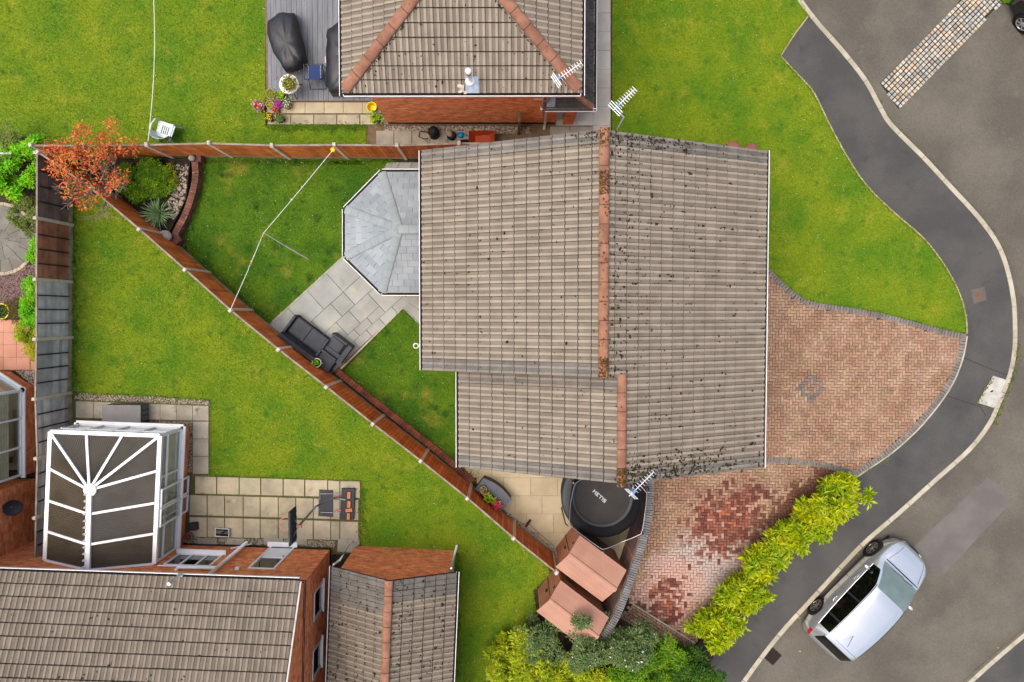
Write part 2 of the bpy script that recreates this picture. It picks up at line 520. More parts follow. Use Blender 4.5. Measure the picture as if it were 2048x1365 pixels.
pmat('aerial_metal', C(222, 224, 232, .75), rough=.35, metal=.35)
pmat('aerial_blue', C(110, 150, 200, .65), rough=.5)
pmat('text_white', C(200, 206, 208, .7), rough=.7)
pmat('lead_blue', C(170, 186, 200, .64), C(150, 166, 182, .64), scale=8, rough=.6, bump=.3, bscale=30)
pmat('lead_grey', C(134, 138, 146, .6), C(118, 122, 128, .6), scale=4, rough=.6)
pmat('terracotta', C(186, 112, 76, .64), C(168, 98, 64, .64), scale=6, rough=.85, fine=.08)
pmat('terracotta_pale', C(206, 170, 140, .66), C(190, 152, 122, .66), scale=6, rough=.85)
pmat('pot_dark', C(52, 54, 62, .55), C(42, 44, 50, .55), scale=6, rough=.6)
pmat('pot_blue', C(26, 30, 104, .6), rough=.25, spec=.6)
pmat('pot_navy', C(40, 44, 74, .58), rough=.35, spec=.6)
pmat('pot_white', C(236, 232, 222, .78), C(224, 218, 206, .78), scale=4, rough=.5)
pmat('pot_grey', C(150, 152, 156, .62), rough=.6)
pmat('pot_taupe', C(160, 138, 126, .62), rough=.7)
pmat('bucket_yellow', C(244, 212, 20, .72), rough=.45)
pmat('petal_pink', C(236, 20, 110, .7), C(220, 8, 88, .7), scale=30, rough=.7, piece=.2)
pmat('petal_red', C(214, 24, 52, .66), C(232, 60, 84, .66), scale=30, rough=.7, piece=.25)
pmat('petal_magenta', C(200, 20, 190, .68), rough=.7, piece=.25)
pmat('petal_yellow', C(246, 200, 20, .72), rough=.7, piece=.2)
pmat('petal_white', C(240, 240, 238, .8), rough=.7)
pmat('petal_blush', C(240, 190, 205, .74), rough=.7, piece=.15)
pmat('leaf_bright', C(124, 172, 16, .78), C(172, 200, 20, .78), scale=3, rough=.55, piece=.35, hue=.02, translucent=.3, spec=.3)
pmat('leaf_hedge', C(154, 184, 8, .66), C(200, 208, 14, .68), scale=1.6, rough=.5, piece=.3, hue=.022, translucent=.3, spec=.3)
pmat('leaf_green', C(84, 136, 16, .76), C(124, 166, 24, .76), scale=2.5, rough=.5, piece=.38, hue=.02, translucent=.28, spec=.3)
pmat('leaf_lime', C(104, 190, 10, .78), C(152, 210, 16, .78), scale=2.5, rough=.5, piece=.35, hue=.02, translucent=.3, spec=.3)
pmat('leaf_dark', C(58, 102, 16, .62), C(84, 124, 24, .62), scale=2.5, rough=.5, piece=.4, hue=.02, translucent=.22, spec=.3)
pmat('leaf_sage', C(100, 126, 66, .66), C(132, 152, 94, .68), scale=3, rough=.7, piece=.3, hue=.02, translucent=.22)
pmat('leaf_needle', C(126, 142, 62, .76), C(104, 122, 52, .76), scale=3, rough=.8, piece=.3, hue=.02, translucent=.2)
pmat('leaf_olive', C(146, 166, 18, .78), C(178, 188, 26, .78), scale=2, rough=.6, piece=.35, hue=.02, translucent=.28)
pmat('leaf_red', C(226, 104, 60, .78), C(234, 140, 78, .78), scale=2.5, rough=.55, piece=.35, hue=.03, translucent=.28, spec=.3)
pmat('leaf_rust', C(176, 136, 44, .76), C(140, 146, 40, .76), scale=3, rough=.55, piece=.35, hue=.03, translucent=.25)
pmat('leaf_gold', C(222, 210, 24, .64), C(196, 196, 24, .62), scale=4, rough=.55, piece=.25, translucent=.3)
pmat('leaf_yucca', C(140, 168, 118, .78), C(100, 138, 84, .78), scale=6, rough=.5, piece=.25, translucent=.15)
pmat('leaf_dry', C(134, 116, 70, .6), C(104, 96, 52, .6), scale=8, rough=.8, piece=.4, hue=.02, translucent=.2)
pmat('leaf_fallen', C(190, 110, 50, .6), C(206, 170, 60, .6), scale=9, rough=.8, piece=.3)
pmat('bark', C(142, 128, 112, .58), C(108, 96, 84, .58), scale=12, rough=.9, bump=.4)
pmat('twig_grey', C(176, 162, 148, .6), C(150, 136, 122, .6), scale=12, rough=.9)
pmat('car_silver', C(226, 229, 228, .82), rough=.2, metal=.75, spec=.6, coat=.6)
pmat('car_white', C(196, 202, 204, .7), rough=.25, metal=.55, spec=.6, coat=.6)
pmat('car_black', C(22, 24, 30, .5), rough=.2, metal=.2, spec=.6, coat=.8)
pmat('car_glass', C(10, 12, 14, .5), rough=.06, spec=.7)
pmat('car_screen', C(126, 146, 142, .5), C(140, 158, 152, .5), scale=2, rough=.08, spec=.8)
pmat('trim_black', C(26, 26, 28, .5), rough=.5)
pmat('chrome', C(220, 222, 226, .8), rough=.12, metal=1.0)
pmat('lamp_red', C(210, 10, 30, .6), rough=.15, spec=.7)
pmat('lamp_clear', C(210, 216, 220, .7), rough=.12, metal=.4, spec=.7)
pmat('tyre', C(28, 27, 26, .5), rough=.9)
pmat('alloy', C(150, 146, 140, .6), rough=.35, metal=.7)
pmat('alloy_bright', C(206, 206, 210, .7), rough=.3, metal=.6)
pmat('iron', C(58, 54, 52, .5), C(46, 44, 44, .5), scale=8, rough=.7, metal=.3)
pmat('cover_concrete', C(196, 194, 186, .68), C(176, 174, 164, .68), scale=5, rough=.9, fine=.1, bump=.2)
pmat('polycarb', C(122, 112, 94, .5), C(106, 97, 80, .5), scale=1, rough=.2, spec=.6, translucent=.35)
pmat('rubber_black', C(30, 30, 32, .5), rough=.7)
pmat('vac_yellow', C(236, 208, 20, .7), rough=.5)
pmat('toy_blue', C(30, 150, 214, .66), rough=.4)
pmat('barrow_orange', C(186, 72, 24, .6), rough=.6)
pmat('rope_white', C(232, 228, 214, .78), rough=.9)
pmat('peg_red', C(206, 90, 70, .65), rough=.6)
pmat('hoop_red', C(226, 120, 100, .66), rough=.5)
pmat('board_black', C(52, 54, 56, .55), C(44, 46, 48, .55), scale=30, rough=.6)
pmat('brick_loose', C(214, 140, 98, .66), rough=.85, piece=.1)
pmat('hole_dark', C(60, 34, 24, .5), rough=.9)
pmat('blind', C(236, 222, 186, .9), C(220, 204, 168, .9), scale=3, rough=.8)
pmat('room_dark', C(58, 54, 50, .5), C(40, 38, 36, .5), scale=1.5, rough=.9)
pmat('door_glass', C(120, 128, 124, .5), C(92, 100, 100, .5), scale=1.5, rough=.1, spec=.6)
pmat('bin_brown', C(150, 92, 78, .6), C(132, 80, 68, .6), scale=4, rough=.6)
pmat('broom_wood', C(176, 142, 96, .62), rough=.8)
pmat('broom_head', C(96, 58, 34, .58), C(76, 44, 26, .58), scale=20, rough=.9)
pmat('stone_ball', C(180, 176, 164, .66), C(150, 146, 134, .66), scale=8, rough=.9, bump=.4, bscale=30)

def glass_mat(name, tint, fac):
    m = bpy.data.materials.new(name)
    m.use_nodes = True
    nd, lk = m.node_tree.nodes, m.node_tree.links
    nd.clear()
    t = nd.new('ShaderNodeBsdfTransparent'); t.inputs[0].default_value = tint
    g = nd.new('ShaderNodeBsdfGlossy'); g.inputs['Roughness'].default_value = .04; g.inputs[0].default_value = (.9, .95, .95, 1)
    fr = nd.new('ShaderNodeLayerWeight'); fr.inputs['Blend'].default_value = .5
    pw_ = nd.new('ShaderNodeMath'); pw_.operation = 'POWER'; pw_.inputs[1].default_value = 4.0
    lk.new(fr.outputs['Facing'], pw_.inputs[0])
    ad = nd.new('ShaderNodeMath'); ad.operation = 'MULTIPLY_ADD'; ad.inputs[1].default_value = .6; ad.inputs[2].default_value = fac
    lk.new(pw_.outputs[0], ad.inputs[0])
    mx = nd.new('ShaderNodeMixShader')
    o = nd.new('ShaderNodeOutputMaterial')
    lk.new(ad.outputs[0], mx.inputs[0]); lk.new(t.outputs[0], mx.inputs[1]); lk.new(g.outputs[0], mx.inputs[2]); lk.new(mx.outputs[0], o.inputs[0])
    MATS[name] = m
glass_mat('window_glass', (.9, .93, .92, 1), .03)

def net_mat(name, dens, colr):
    m = bpy.data.materials.new(name)
    m.use_nodes = True
    nd, lk = m.node_tree.nodes, m.node_tree.links
    nd.clear()
    t = nd.new('ShaderNodeBsdfTransparent')
    d = nd.new('ShaderNodeBsdfDiffuse'); d.inputs[0].default_value = colr
    mx = nd.new('ShaderNodeMixShader'); mx.inputs[0].default_value = dens
    o = nd.new('ShaderNodeOutputMaterial')
    lk.new(t.outputs[0], mx.inputs[1]); lk.new(d.outputs[0], mx.inputs[2]); lk.new(mx.outputs[0], o.inputs[0])
    MATS[name] = m
net_mat('net_black', .68, (.012, .012, .014, 1))

def worn_paver():
    """red block paving with rubbed-red and lime-bloomed patches; each block takes or misses the stain as a whole"""
    m = MATS['paver_red'].copy()
    m.name = 'paver_worn'
    MATS['paver_worn'] = m
    nd, lk = m.node_tree.nodes, m.node_tree.links
    b = nd['Principled BSDF']
    src = b.inputs['Base Color'].links[0].from_socket
    geo = nd.new('ShaderNodeNewGeometry')
    oi = nd.new('ShaderNodeObjectInfo')
    cb = nd.new('ShaderNodeCombineXYZ')
    lk.new(oi.outputs['Random'], cb.inputs[0]); lk.new(geo.outputs['Random Per Island'], cb.inputs[1]); cb.inputs[2].default_value = .37
    wnn = nd.new('ShaderNodeTexWhiteNoise'); lk.new(cb.outputs[0], wnn.inputs['Vector'])
    nz = nd.new('ShaderNodeTexNoise'); nz.inputs['Scale'].default_value = 1.6; nz.inputs['Detail'].default_value = 3
    lk.new(geo.outputs['Position'], nz.inputs['Vector'])

    def blob(c, ax, ay, rot, w=.5, soft=.5):
        mp = nd.new('ShaderNodeMapping'); mp.vector_type = 'TEXTURE'
        mp.inputs['Location'].default_value = (c.x, c.y, 0); mp.inputs['Rotation'].default_value = (0, 0, rot); mp.inputs['Scale'].default_value = (ax, ay, 1000)
        lk.new(geo.outputs['Position'], mp.inputs['Vector'])
        ln = nd.new('ShaderNodeVectorMath'); ln.operation = 'LENGTH'; lk.new(mp.outputs[0], ln.inputs[0])
        a1 = nd.new('ShaderNodeMath'); a1.operation = 'MULTIPLY_ADD'; a1.inputs[1].default_value = w
        lk.new(wnn.outputs['Value'], a1.inputs[0]); lk.new(ln.outputs['Value'], a1.inputs[2])
        a2 = nd.new('ShaderNodeMath'); a2.operation = 'MULTIPLY_ADD'; a2.inputs[1].default_value = 1.0
        lk.new(nz.outputs['Fac'], a2.inputs[0]); lk.new(a1.outputs[0], a2.inputs[2])
        r = nd.new('ShaderNodeMapRange'); r.inputs['From Min'].default_value = 1.75 + soft; r.inputs['From Max'].default_value = 1.75
        lk.new(a2.outputs[0], r.inputs['Value'])
        return r.outputs[0]

    def lay(fac, base, colr):
        x = nd.new('ShaderNodeMix'); x.data_type = 'RGBA'
        lk.new(fac, x.inputs[0]); lk.new(base, x.inputs[6])
        if isinstance(colr, list):
            r = nd.new('ShaderNodeValToRGB'); r.color_ramp.interpolation = 'CONSTANT'
            while len(r.color_ramp.elements) < len(colr):
                r.color_ramp.elements.new(.5)
            for k_, (p_, c_) in enumerate(colr):
                r.color_ramp.elements[k_].position = p_; r.color_ramp.elements[k_].color = c_
            lk.new(spc.outputs[0], r.inputs[0]); lk.new(r.outputs[0], x.inputs[7])
        else:
            x.inputs[7].default_value = colr
        return x.outputs[2]
    spc = nd.new('ShaderNodeSeparateColor'); lk.new(wnn.outputs['Color'], spc.inputs[0])
    WEAR = [(0, C(112, 66, 54, .62)), (.25, C(136, 84, 68, .64)), (.5, C(154, 92, 72, .66)), (.68, C(126, 88, 76, .64)), (.82, C(186, 136, 118, .68)), (.93, C(172, 100, 72, .66))]
    col = src
    col = lay(blob(P(1395, 1130), 1.5, .8, R(40), .5, .8), col, C(186, 168, 158, .66))
    col = lay(blob(P(1335, 1190), .85, 1.1, R(-30), .6, .5), col, C(198, 160, 144, .66))
    col = lay(blob(P(1455, 1045), 1.5, 1.05, R(35), .9, .3), col, WEAR)
    col = lay(blob(P(1330, 1205), .75, .85, R(-20), 1.0, .3), col, WEAR)
    col = lay(blob(P(1600, 1000), 2.2, .55, R(42), .9, .25), col, C(124, 84, 64, .58))
    lk.new(col, b.inputs['Base Color'])
worn_paver()
# ------------------------------------------------------------------ ground, road, paths, lawns
KERB = smooth([Vector(p) for p in PL([(1420, -285), (1500, -165), (1560, -70), (1605, 0), (1640, 45), (1690, 102), (1735, 160), (1765, 215), (1788, 250), (1850, 312), (1905, 372), (1960, 432), (1998, 485), (2019, 540),
              (2031, 600), (2034, 650), (2033, 700), (2024, 750), (2005, 800), (1982, 850), (1942, 902), (1880, 958), (1800, 1030), (1725, 1095),
              (1640, 1187), (1560, 1275), (1492, 1365), (1430, 1460)])], 4)

def offset(line, d):
    out = []
    for i, p in enumerate(line):
        t = line[min(i + 1, len(line) - 1)] - line[max(i - 1, 0)]
        t = Vector((t.x, t.y, 0)).normalized()
        out.append(p + Vector((-t.y, t.x, 0)) * d)
    return out

terrain = MB().box((0, 0, -.5), (1600, 1600, .5)).build('terrain', 'grass_light', kind='structure')
kl = [(p.x, p.y) for p in KERB]
MB().prism(kl + [(3, -40), (-70, -40), (-70, 40), (6, 40)], -.26, -.03).build('ground', 'soil', kind='structure')
road = MB().prism([(2, -45), (70, -45), (70, 45), (2, 45)], -.24, -.10).build('road', 'asphalt_road', kind='structure')
patch = PL([(1975, 955), (1998, 972), (2022, 998), (2017, 1010), (1885, 1152), (1855, 1130), (1820, 1100)], -.10)
MB().prism([(p.x, p.y) for p in patch], -.12, -.096).build('resurfaced_patch', 'asphalt_patch', road)

def kerb_stones(line, name, w=.15, top=.015, step=8, parent=None):
    k = thing(name, None, None, line[len(line) // 2].xyz, kind='structure')
    inner = offset(line, -w)
    i = 0
    while i < len(line) - 1:
        # stones of roughly 0.9 m
        j, L = i, 0
        while j < len(line) - 1 and L < .85:
            L += (line[j + 1] - line[j]).length
            j += 1
        a, b = line[i:j + 1], inner[i:j + 1]
        a = [a[0].lerp(a[1], .02)] + a[1:-1] + [a[-1].lerp(a[-2], .02)]
        b = [b[0].lerp(b[1], .02)] + b[1:-1] + [b[-1].lerp(b[-2], .02)]
        MB().prism([(p.x, p.y) for p in a] + [(p.x, p.y) for p in b[::-1]], -.2, top + rnd.uniform(-.004, .004)).build('kerb_stone', 'kerb_stone', k)
        i = j
    return k
kerb_stones(KERB, 'kerb')
K2 = [P(2120, 1202), P(2085, 1233), P(2048, 1265), P(2010, 1297), P(1972, 1330), P(1935, 1364), P(1900, 1398), P(1860, 1440)]
kerb_stones(smooth(K2, 3), 'kerb_far', w=-.15)
q = offset(K2, .145)
MB().prism([(p.x, p.y) for p in q] + [(14, -26), (34, -26), (34, -9)], -.2, .0).build('pavement_far', 'asphalt_path', kind='structure')

LAWN_EDGE = PL([(1604, 0), (1615, 32), (1588, 68), (1560, 112), (1577, 132), (1602, 158), (1627, 188), (1655, 245), (1690, 310), (1730, 370), (1785, 425), (1848, 480), (1893, 540), (1919, 592), (1930, 635), (1932, 668)])
DRIVE_EDGE = smooth(PL([(1932, 672), (1922, 722), (1896, 780), (1842, 850), (1782, 905), (1722, 946), (1705, 958)]), 4)
path_in = smooth(LAWN_EDGE[4:], 3)
path_poly = [P(1613, 34), P(1588, 68), P(1560, 112)] + path_in + DRIVE_EDGE + PL([(1660, 1005), (1600, 1075), (1530, 1165), (1470, 1240), (1415, 1330), (1350, 1450)])
kin = offset(KERB, -.145)
MB().prism([(p.x, p.y) for p in path_poly] + [(p.x, p.y) for p in kin if p.y < P(1604, 28).y][::-1], -.2, .0).build('footpath', 'asphalt_path', kind='structure')

for (u0_, v0_, u1_, v1_) in ((1927, 716, 1985, 740), (1985, 740, 2018, 752), (1893, 792, 1955, 812), (1955, 806, 1972, 832)):
    a_, b_ = P(u0_, v0_), P(u1_, v1_)
    MB().box(((a_.x + b_.x) / 2, (a_.y + b_.y) / 2, -.004), ((b_ - a_).length, .018, .014), math.atan2(b_.y - a_.y, b_.x - a_.x)).build('tar_seam', 'hole_dark', bpy.data.objects['footpath'])
def pin_kerb(name, line, w, mat, z=.012):
    a_, b_ = offset(line, .0), offset(line, w)
    k_ = thing(name, None, None, line[len(line) // 2].xyz, kind='structure')
    i = 0
    while i < len(line) - 1:
        j, L = i, 0
        while j < len(line) - 1 and L < .8:
            L += (line[j + 1] - line[j]).length; j += 1
        MB().prism([p.xy[:] for p in a_[i:j + 1]] + [p.xy[:] for p in b_[i:j + 1][::-1]], -.1, z + rnd.uniform(-.004, .004)).build('edging_stone', mat, k_)
        i = j
pin_kerb('drive_kerb', DRIVE_EDGE, .05, 'kerb_stone', .03)
pin_kerb('lawn_kerb', LAWN_EDGE[1:4] + path_in, .045, 'gravel_board', .02)
LAWNS = {}

def lawn(name, px, mat, mat_pts=None):
    poly = mat_pts if mat_pts else [tuple(P(u, v)[:2]) for u, v in px]
    o = MB().prism(poly, -.05, .012).build(name, mat, kind='structure')
    LAWNS[name] = (poly, mat, o)
    return o

lawn('lawn_north', [(-900, -900), (531, -900), (531, 252), (732, 252), (732, 300), (728, 330), (420, 322), (127, 318), (120, 300), (60, 300), (-900, 300)], 'grass_light')
lawn('lawn_west', [(146, 322), (250, 425), (305, 463), (413, 542), (502, 618), (578, 694), (680, 763), (769, 833), (855, 905), (945, 985), (1030, 1062), (1096, 1128), (1100, 1150), (1066, 1182), (1078, 1250), (1090, 1300), (1060, 1460),
     (880, 1460), (906, 1112), (722, 1102), (724, 962), (420, 951), (421, 800), (300, 792), (146, 785), (143, 560)], 'grass_light')
lawn('lawn_middle', [(405, 322), (792, 322), (770, 350), (700, 420), (690, 512), (545, 646), (500, 612), (413, 538), (368, 482), (385, 440), (398, 380)], 'grass_deep')
lawn('lawn_side', [(806, 616), (850, 660), (960, 700), (960, 935), (948, 962), (800, 842), (686, 744)], 'grass_deep')
drive_n = smooth(PL([(1932, 668), (1880, 657), (1752, 624), (1640, 606), (1602, 594), (1570, 568), (1535, 533), (1490, 480)]), 3)
lawn('lawn_front', None, 'grass_light', [tuple(P(1224, -290)[:2]), tuple(P(1405, -290)[:2]), tuple(P(1545, -75)[:2]), tuple(P(1598, -5)[:2])] + [p.xy[:] for p in LAWN_EDGE[1:4]] + [p.xy[:] for p in path_in] + [p.xy[:] for p in drive_n] + [tuple(P(1224, 480)[:2])])
lawn('lawn_corner', [(1985, -60), (2110, -60), (2110, 8), (2048, 10), (2005, 6)], 'grass_deep')

def grass_blades(name, dens, hmin, hmax, edge=True):
    poly, mat, o = LAWNS[name]
    pp = np.array(poly)
    lo, hi = np.maximum(pp.min(0), -18.5), np.minimum(pp.max(0), 18.5)
    n = int((hi - lo).prod() * dens)
    xy = rng.uniform(lo, hi, (n, 2))
    xy = xy[inside_np(xy, poly)]
    if edge:     # ragged fringe along the outline
        ex = []
        for i in range(len(poly)):
            a, b = Vector(poly[i]), Vector(poly[(i + 1) % len(poly)])
            if abs(a.x) > 19 or abs(b.x) > 19 or abs(a.y) > 14 or abs(b.y) > 14:
                continue
            k = int((b - a).length * 160)
            t = rng.uniform(0, 1, (k, 1))
            ex.append(np.array(a[:])[None] * (1 - t) + np.array(b[:])[None] * t + rng.normal(0, .022, (k, 2)))
        if ex:
            xy = np.r_[xy, np.concatenate(ex)]
    n = len(xy)
    h = rng.uniform(hmin, hmax, n)
    az = rng.uniform(0, 2 * np.pi, n)
    lean = rng.uniform(.3, 1.3, n) * h
    w = rng.uniform(.006, .012, n)
    d = np.c_[np.cos(az), np.sin(az)]
    s = np.c_[-d[:, 1], d[:, 0]]
    v = np.empty((n, 3, 3))
    v[:, 0, :2] = xy - s * w[:, None]
    v[:, 1, :2] = xy + s * w[:, None]
    v[:, 2, :2] = xy + d * lean[:, None]
    v[:, :2, 2] = .008
    v[:, 2, 2] = .012 + h
    me = np_mesh('grass', v.reshape(-1, 3), np.arange(3 * n).reshape(-1, 3), mat)
    np_obj('grass', me, o, kind='stuff')
    # clover flowers and daisies
    m = int(len(xy) * .004)
    c = xy[rng.integers(0, len(xy), m)]
    r = rng.uniform(.004, .009, m)
    v = np.empty((m, 4, 3))
    for k, (a, b) in enumerate(((-1, -1), (1, -1), (1, 1), (-1, 1))):
        v[:, k, 0] = c[:, 0] + a * r
        v[:, k, 1] = c[:, 1] + b * r
        v[:, k, 2] = .05
    np_obj('daisies', np_mesh('daisies', v.reshape(-1, 3), np.arange(4 * m).reshape(-1, 4), 'daisy'), o, kind='stuff')

for nm, dn in (('lawn_north', 900), ('lawn_west', 1100), ('lawn_middle', 1200), ('lawn_side', 1200), ('lawn_front', 900), ('lawn_corner', 500)):
    grass_blades(nm, dn, .02, .05)

def weeds(name, line, n, parent=None, spread=.04, size=.05, mat='weed'):
    """little tufts growing out of a joint"""
    pts = [Vector(p) for p in line]
    seg = [(pts[i + 1] - pts[i]).length for i in range(len(pts) - 1)]
    tot = sum(seg)
    v = []
    for k in range(n):
        t = rnd.uniform(0, tot)
        i = 0
        while t > seg[i] and i < len(seg) - 1:
            t -= seg[i]; i += 1
        c = pts[i].lerp(pts[i + 1], min(1, t / max(seg[i], 1e-6)))
        c = c + Vector((rnd.gauss(0, spread), rnd.gauss(0, spread), 0))
        for q in range(7):
            az = rnd.uniform(0, 6.283); L = rnd.uniform(.4, 1) * size
            d = Vector((math.cos(az), math.sin(az), 0)); s = Vector((-d.y, d.x, 0)) * size * .18
            v += [c - s, c + s, c + d * L + Vector((0, 0, L * .7))]
    v = np.array([tuple(p) for p in v])
    return np_obj(name, np_mesh(name, v, np.arange(len(v)).reshape(-1, 3), mat), parent, kind='stuff')

kw = offset(KERB, .02)
weeds('kerb_weeds', [p for p in kw if -4 < p.y < 9.5][:: 3], 90, spread=.05, size=.05)
weeds('kerb_weeds', PL([(2036, 690), (2030, 745), (2006, 800), (1990, 850)], 0), 60, spread=.05, size=.08)
weeds('edge_weeds', DRIVE_EDGE[-9:], 60, spread=.05, size=.08)
weeds('edge_weeds', path_in, 260, spread=.03, size=.06)

# ------------------------------------------------------------------ block paved drives
brick_t = MB().bbox((0, 0, .02), (.19, .09, .04), .008)

def herringbone(poly, ang, origin, z=.0, edge=.0):
    ca, sa = math.cos(ang), math.sin(ang)
    pts = [((p[0] - origin[0]) * ca + (p[1] - origin[1]) * sa, -(p[0] - origin[0]) * sa + (p[1] - origin[1]) * ca) for p in poly]
    x0, x1 = int(min(p[0] for p in pts) / .1) - 2, int(max(p[0] for p in pts) / .1) + 2
    y0, y1 = int(min(p[1] for p in pts) / .1) - 2, int(max(p[1] for p in pts) / .1) + 2
    out = []
    Z = Matrix.Translation((origin[0], origin[1], z)) @ Matrix.Rotation(ang, 4, 'Z')
    for x in range(x0, x1):
        for y in range(y0, y1):
            t = (x - y) % 4
            if t == 0:
                c, r = ((x + 1) * .1, (y + .5) * .1), 0
            elif t == 2:
                c, r = ((x + .5) * .1, y * .1), R(90)
            else:
                continue
            if inside(c, pts):
                out.append((Z @ Matrix.Translation((c[0], c[1], rnd.uniform(-.003, .003))) @ Matrix.Rotation(r + rnd.uniform(-.02, .02), 4, 'Z')
                            @ Matrix.Rotation(rnd.uniform(-.02, .02), 4, 'X'), c))
    return out

def soldiers(line, width, z=0.0, skip=()):
    """bricks laid side by side across a line"""
    out, acc = [], .052
    for i in range(len(line) - 1):
        a, b = line[i], line[i + 1]
        L = (b - a).length
        d = (b - a) / L
        while acc < L:
            c = a + d * acc
            n = Vector((-d.y, d.x, 0))
            out.append(Matrix.Translation((c.x + n.x * width, c.y + n.y * width, z + rnd.uniform(-.003, .003)))
                       @ Matrix.Rotation(math.atan2(d.y, d.x) + R(90) + rnd.uniform(-.03, .03), 4, 'Z'))
            acc += .104
        acc -= L
    return out

div = smooth(PL([(1480, 912), (1535, 913), (1600, 918), (1650, 925), (1700, 938), (1712, 945)]), 4)
din = offset(DRIVE_EDGE, -.15)
dnn = offset(drive_n, .15)
up_poly = [p.xy[:] for p in drive_n] + [P(1480, 800).xy[:]] + [p.xy[:] for p in div] + [p.xy[:] for p in DRIVE_EDGE[::-1]]
drive = MB().prism(up_poly, -.06, -.012).build('drive_upper', 'paver_bed', kind='structure')
core = [p.xy[:] for p in dnn] + [P(1480, 800).xy[:]] + [p.xy[:] for p in offset(div, -.08)] + [p.xy[:] for p in din[::-1]]
hb = herringbone(core, 0.0, P(1620, 775).xy)
dia = [M for M, c in hb if .27 < abs(c[0]) + abs(c[1]) * .9 < .45 or abs(c[0]) + abs(c[1]) < .08]
pieces('paving_brick', brick_t, 'paver_red', [M for M, c in hb if M not in dia], drive, 300, 'paving_bricks')
pieces('dark_paving_brick', brick_t, 'paver_grey', dia, drive)
bd = soldiers(drive_n, .105, .01) + soldiers(DRIVE_EDGE, -.105, .01) + soldiers(div, -.105, .01)
pieces('edging_brick', brick_t, 'paver_grey', bd, drive)

WALL_OUT = smooth(PL([(1311, 930), (1308, 962), (1306, 1000), (1301, 1045), (1286, 1112), (1262, 1190), (1236, 1240), (1216, 1275)], 1.7), 4)
low_poly = [p.xy[:] for p in offset(div, -.14)] + [P(1690, 950).xy[:], P(1600, 1045).xy[:], P(1530, 1120).xy[:], P(1455, 1205).xy[:], P(1396, 1275).xy[:], P(1388, 1285).xy[:], P(1262, 1205).xy[:], P(1235, 1180).xy[:], P(1262, 1110).xy[:], P(1278, 1000).xy[:], P(1280, 905).xy[:]]
drive2 = MB().prism(low_poly, -.06, -.014).build('drive_lower', 'paver_bed', kind='structure')
hb2 = herringbone(low_poly, R(-1), P(1400, 1100).xy)
pieces('worn_paving_brick', brick_t, 'paver_worn', [M for M, c in hb2], drive2, 300, 'worn_paving_bricks')
# strip of loose rows beyond the pin kerb
strip = [P(u, v).xy[:] for u, v in [(1262, 1208), (1388, 1288), (1366, 1318), (1238, 1232)]]
pinl = [P(1260, 1204), P(1390, 1286)]
ang = math.atan2((pinl[1] - pinl[0]).y, (pinl[1] - pinl[0]).x)
MB().prism(strip, -.06, -.02).build('strip_bed', 'paver_bed', drive2)
rows = []
for r_ in range(6):
    for k in range(20):
        c = Matrix.Rotation(ang, 3, 'Z') @ Vector((k * .205 + (r_ % 2) * .1, -.09 - r_ * .103, 0)) + pinl[0]
        if inside(c.xy, strip):
            rows.append(Matrix.Translation((c.x, c.y, rnd.uniform(-.012, .002))) @ Matrix.Rotation(ang + rnd.uniform(-.08, .08), 4, 'Z'))
pieces('loose_paving_brick', brick_t, 'paver_red', rows, drive2)
pk = (pinl[0] + pinl[1]) / 2
MB().box((pk.x, pk.y, .0), ((pinl[1] - pinl[0]).length, .05, .1), ang).build('pin_kerb', 'kerb_stone', drive2)
weeds('drive_weeds', PL([(1262, 1205), (1390, 1286)]), 60, drive2, .1, .05)
weeds('drive_weeds', PL([(1285, 1130), (1262, 1195)]), 90, drive2, .05, .07)
weeds('drive_weeds', PL([(1540, 560), (1545, 700)]), 12, drive, .06, .05)

# ------------------------------------------------------------------ granite sett strip, iron work
sd = (P(1960, 0) - P(1775, 190)); sd.z = 0; sd.normalize()
sn = Vector((-sd.y, sd.x, 0))
strip_px = PL([(1760, 167), (1905, 20), (1935, -20), (2040, -25), (1990, 18), (1796, 218)], -.1)
sett_strip = MB().prism([p.xy[:] for p in strip_px], -.13, -.094).build('sett_strip', 'mortar_dark', kind='structure')
sett_t = MB().bbox((0, 0, .0), (.112, .108, .04), .014)
ms = ([], [])
o0 = P(1760, 167, -.1)
for i in range(-2, 44):
    for j in range(-1, 9):
        c = o0 + sd * (i * .136 + .07) - sn * (j * .136 + .07)
        if inside(c.xy, [p.xy[:] for p in strip_px]):
            M = Matrix.Translation((c.x, c.y, -.085 + rnd.uniform(-.006, .006))) @ Matrix.Rotation(math.atan2(sd.y, sd.x) + rnd.uniform(-.09, .09), 4, 'Z') @ Matrix.Diagonal((rnd.uniform(.86, 1.04), rnd.uniform(.86, 1.04), 1, 1))
            ms[0 if rnd.random() < .66 else 1].append(M)
pieces('sett', sett_t, 'sett', ms[0], sett_strip)
pieces('sett', sett_t, 'sett_warm', ms[1], sett_strip)
weeds('sett_weeds', PL([(1995, 8), (1900, 110), (1820, 190)], -.09), 70, sett_strip, .05, .04)
weeds('sett_weeds', PL([(1780, 180), (1870, 90), (1960, 5)], -.09), 40, sett_strip, .25, .03)

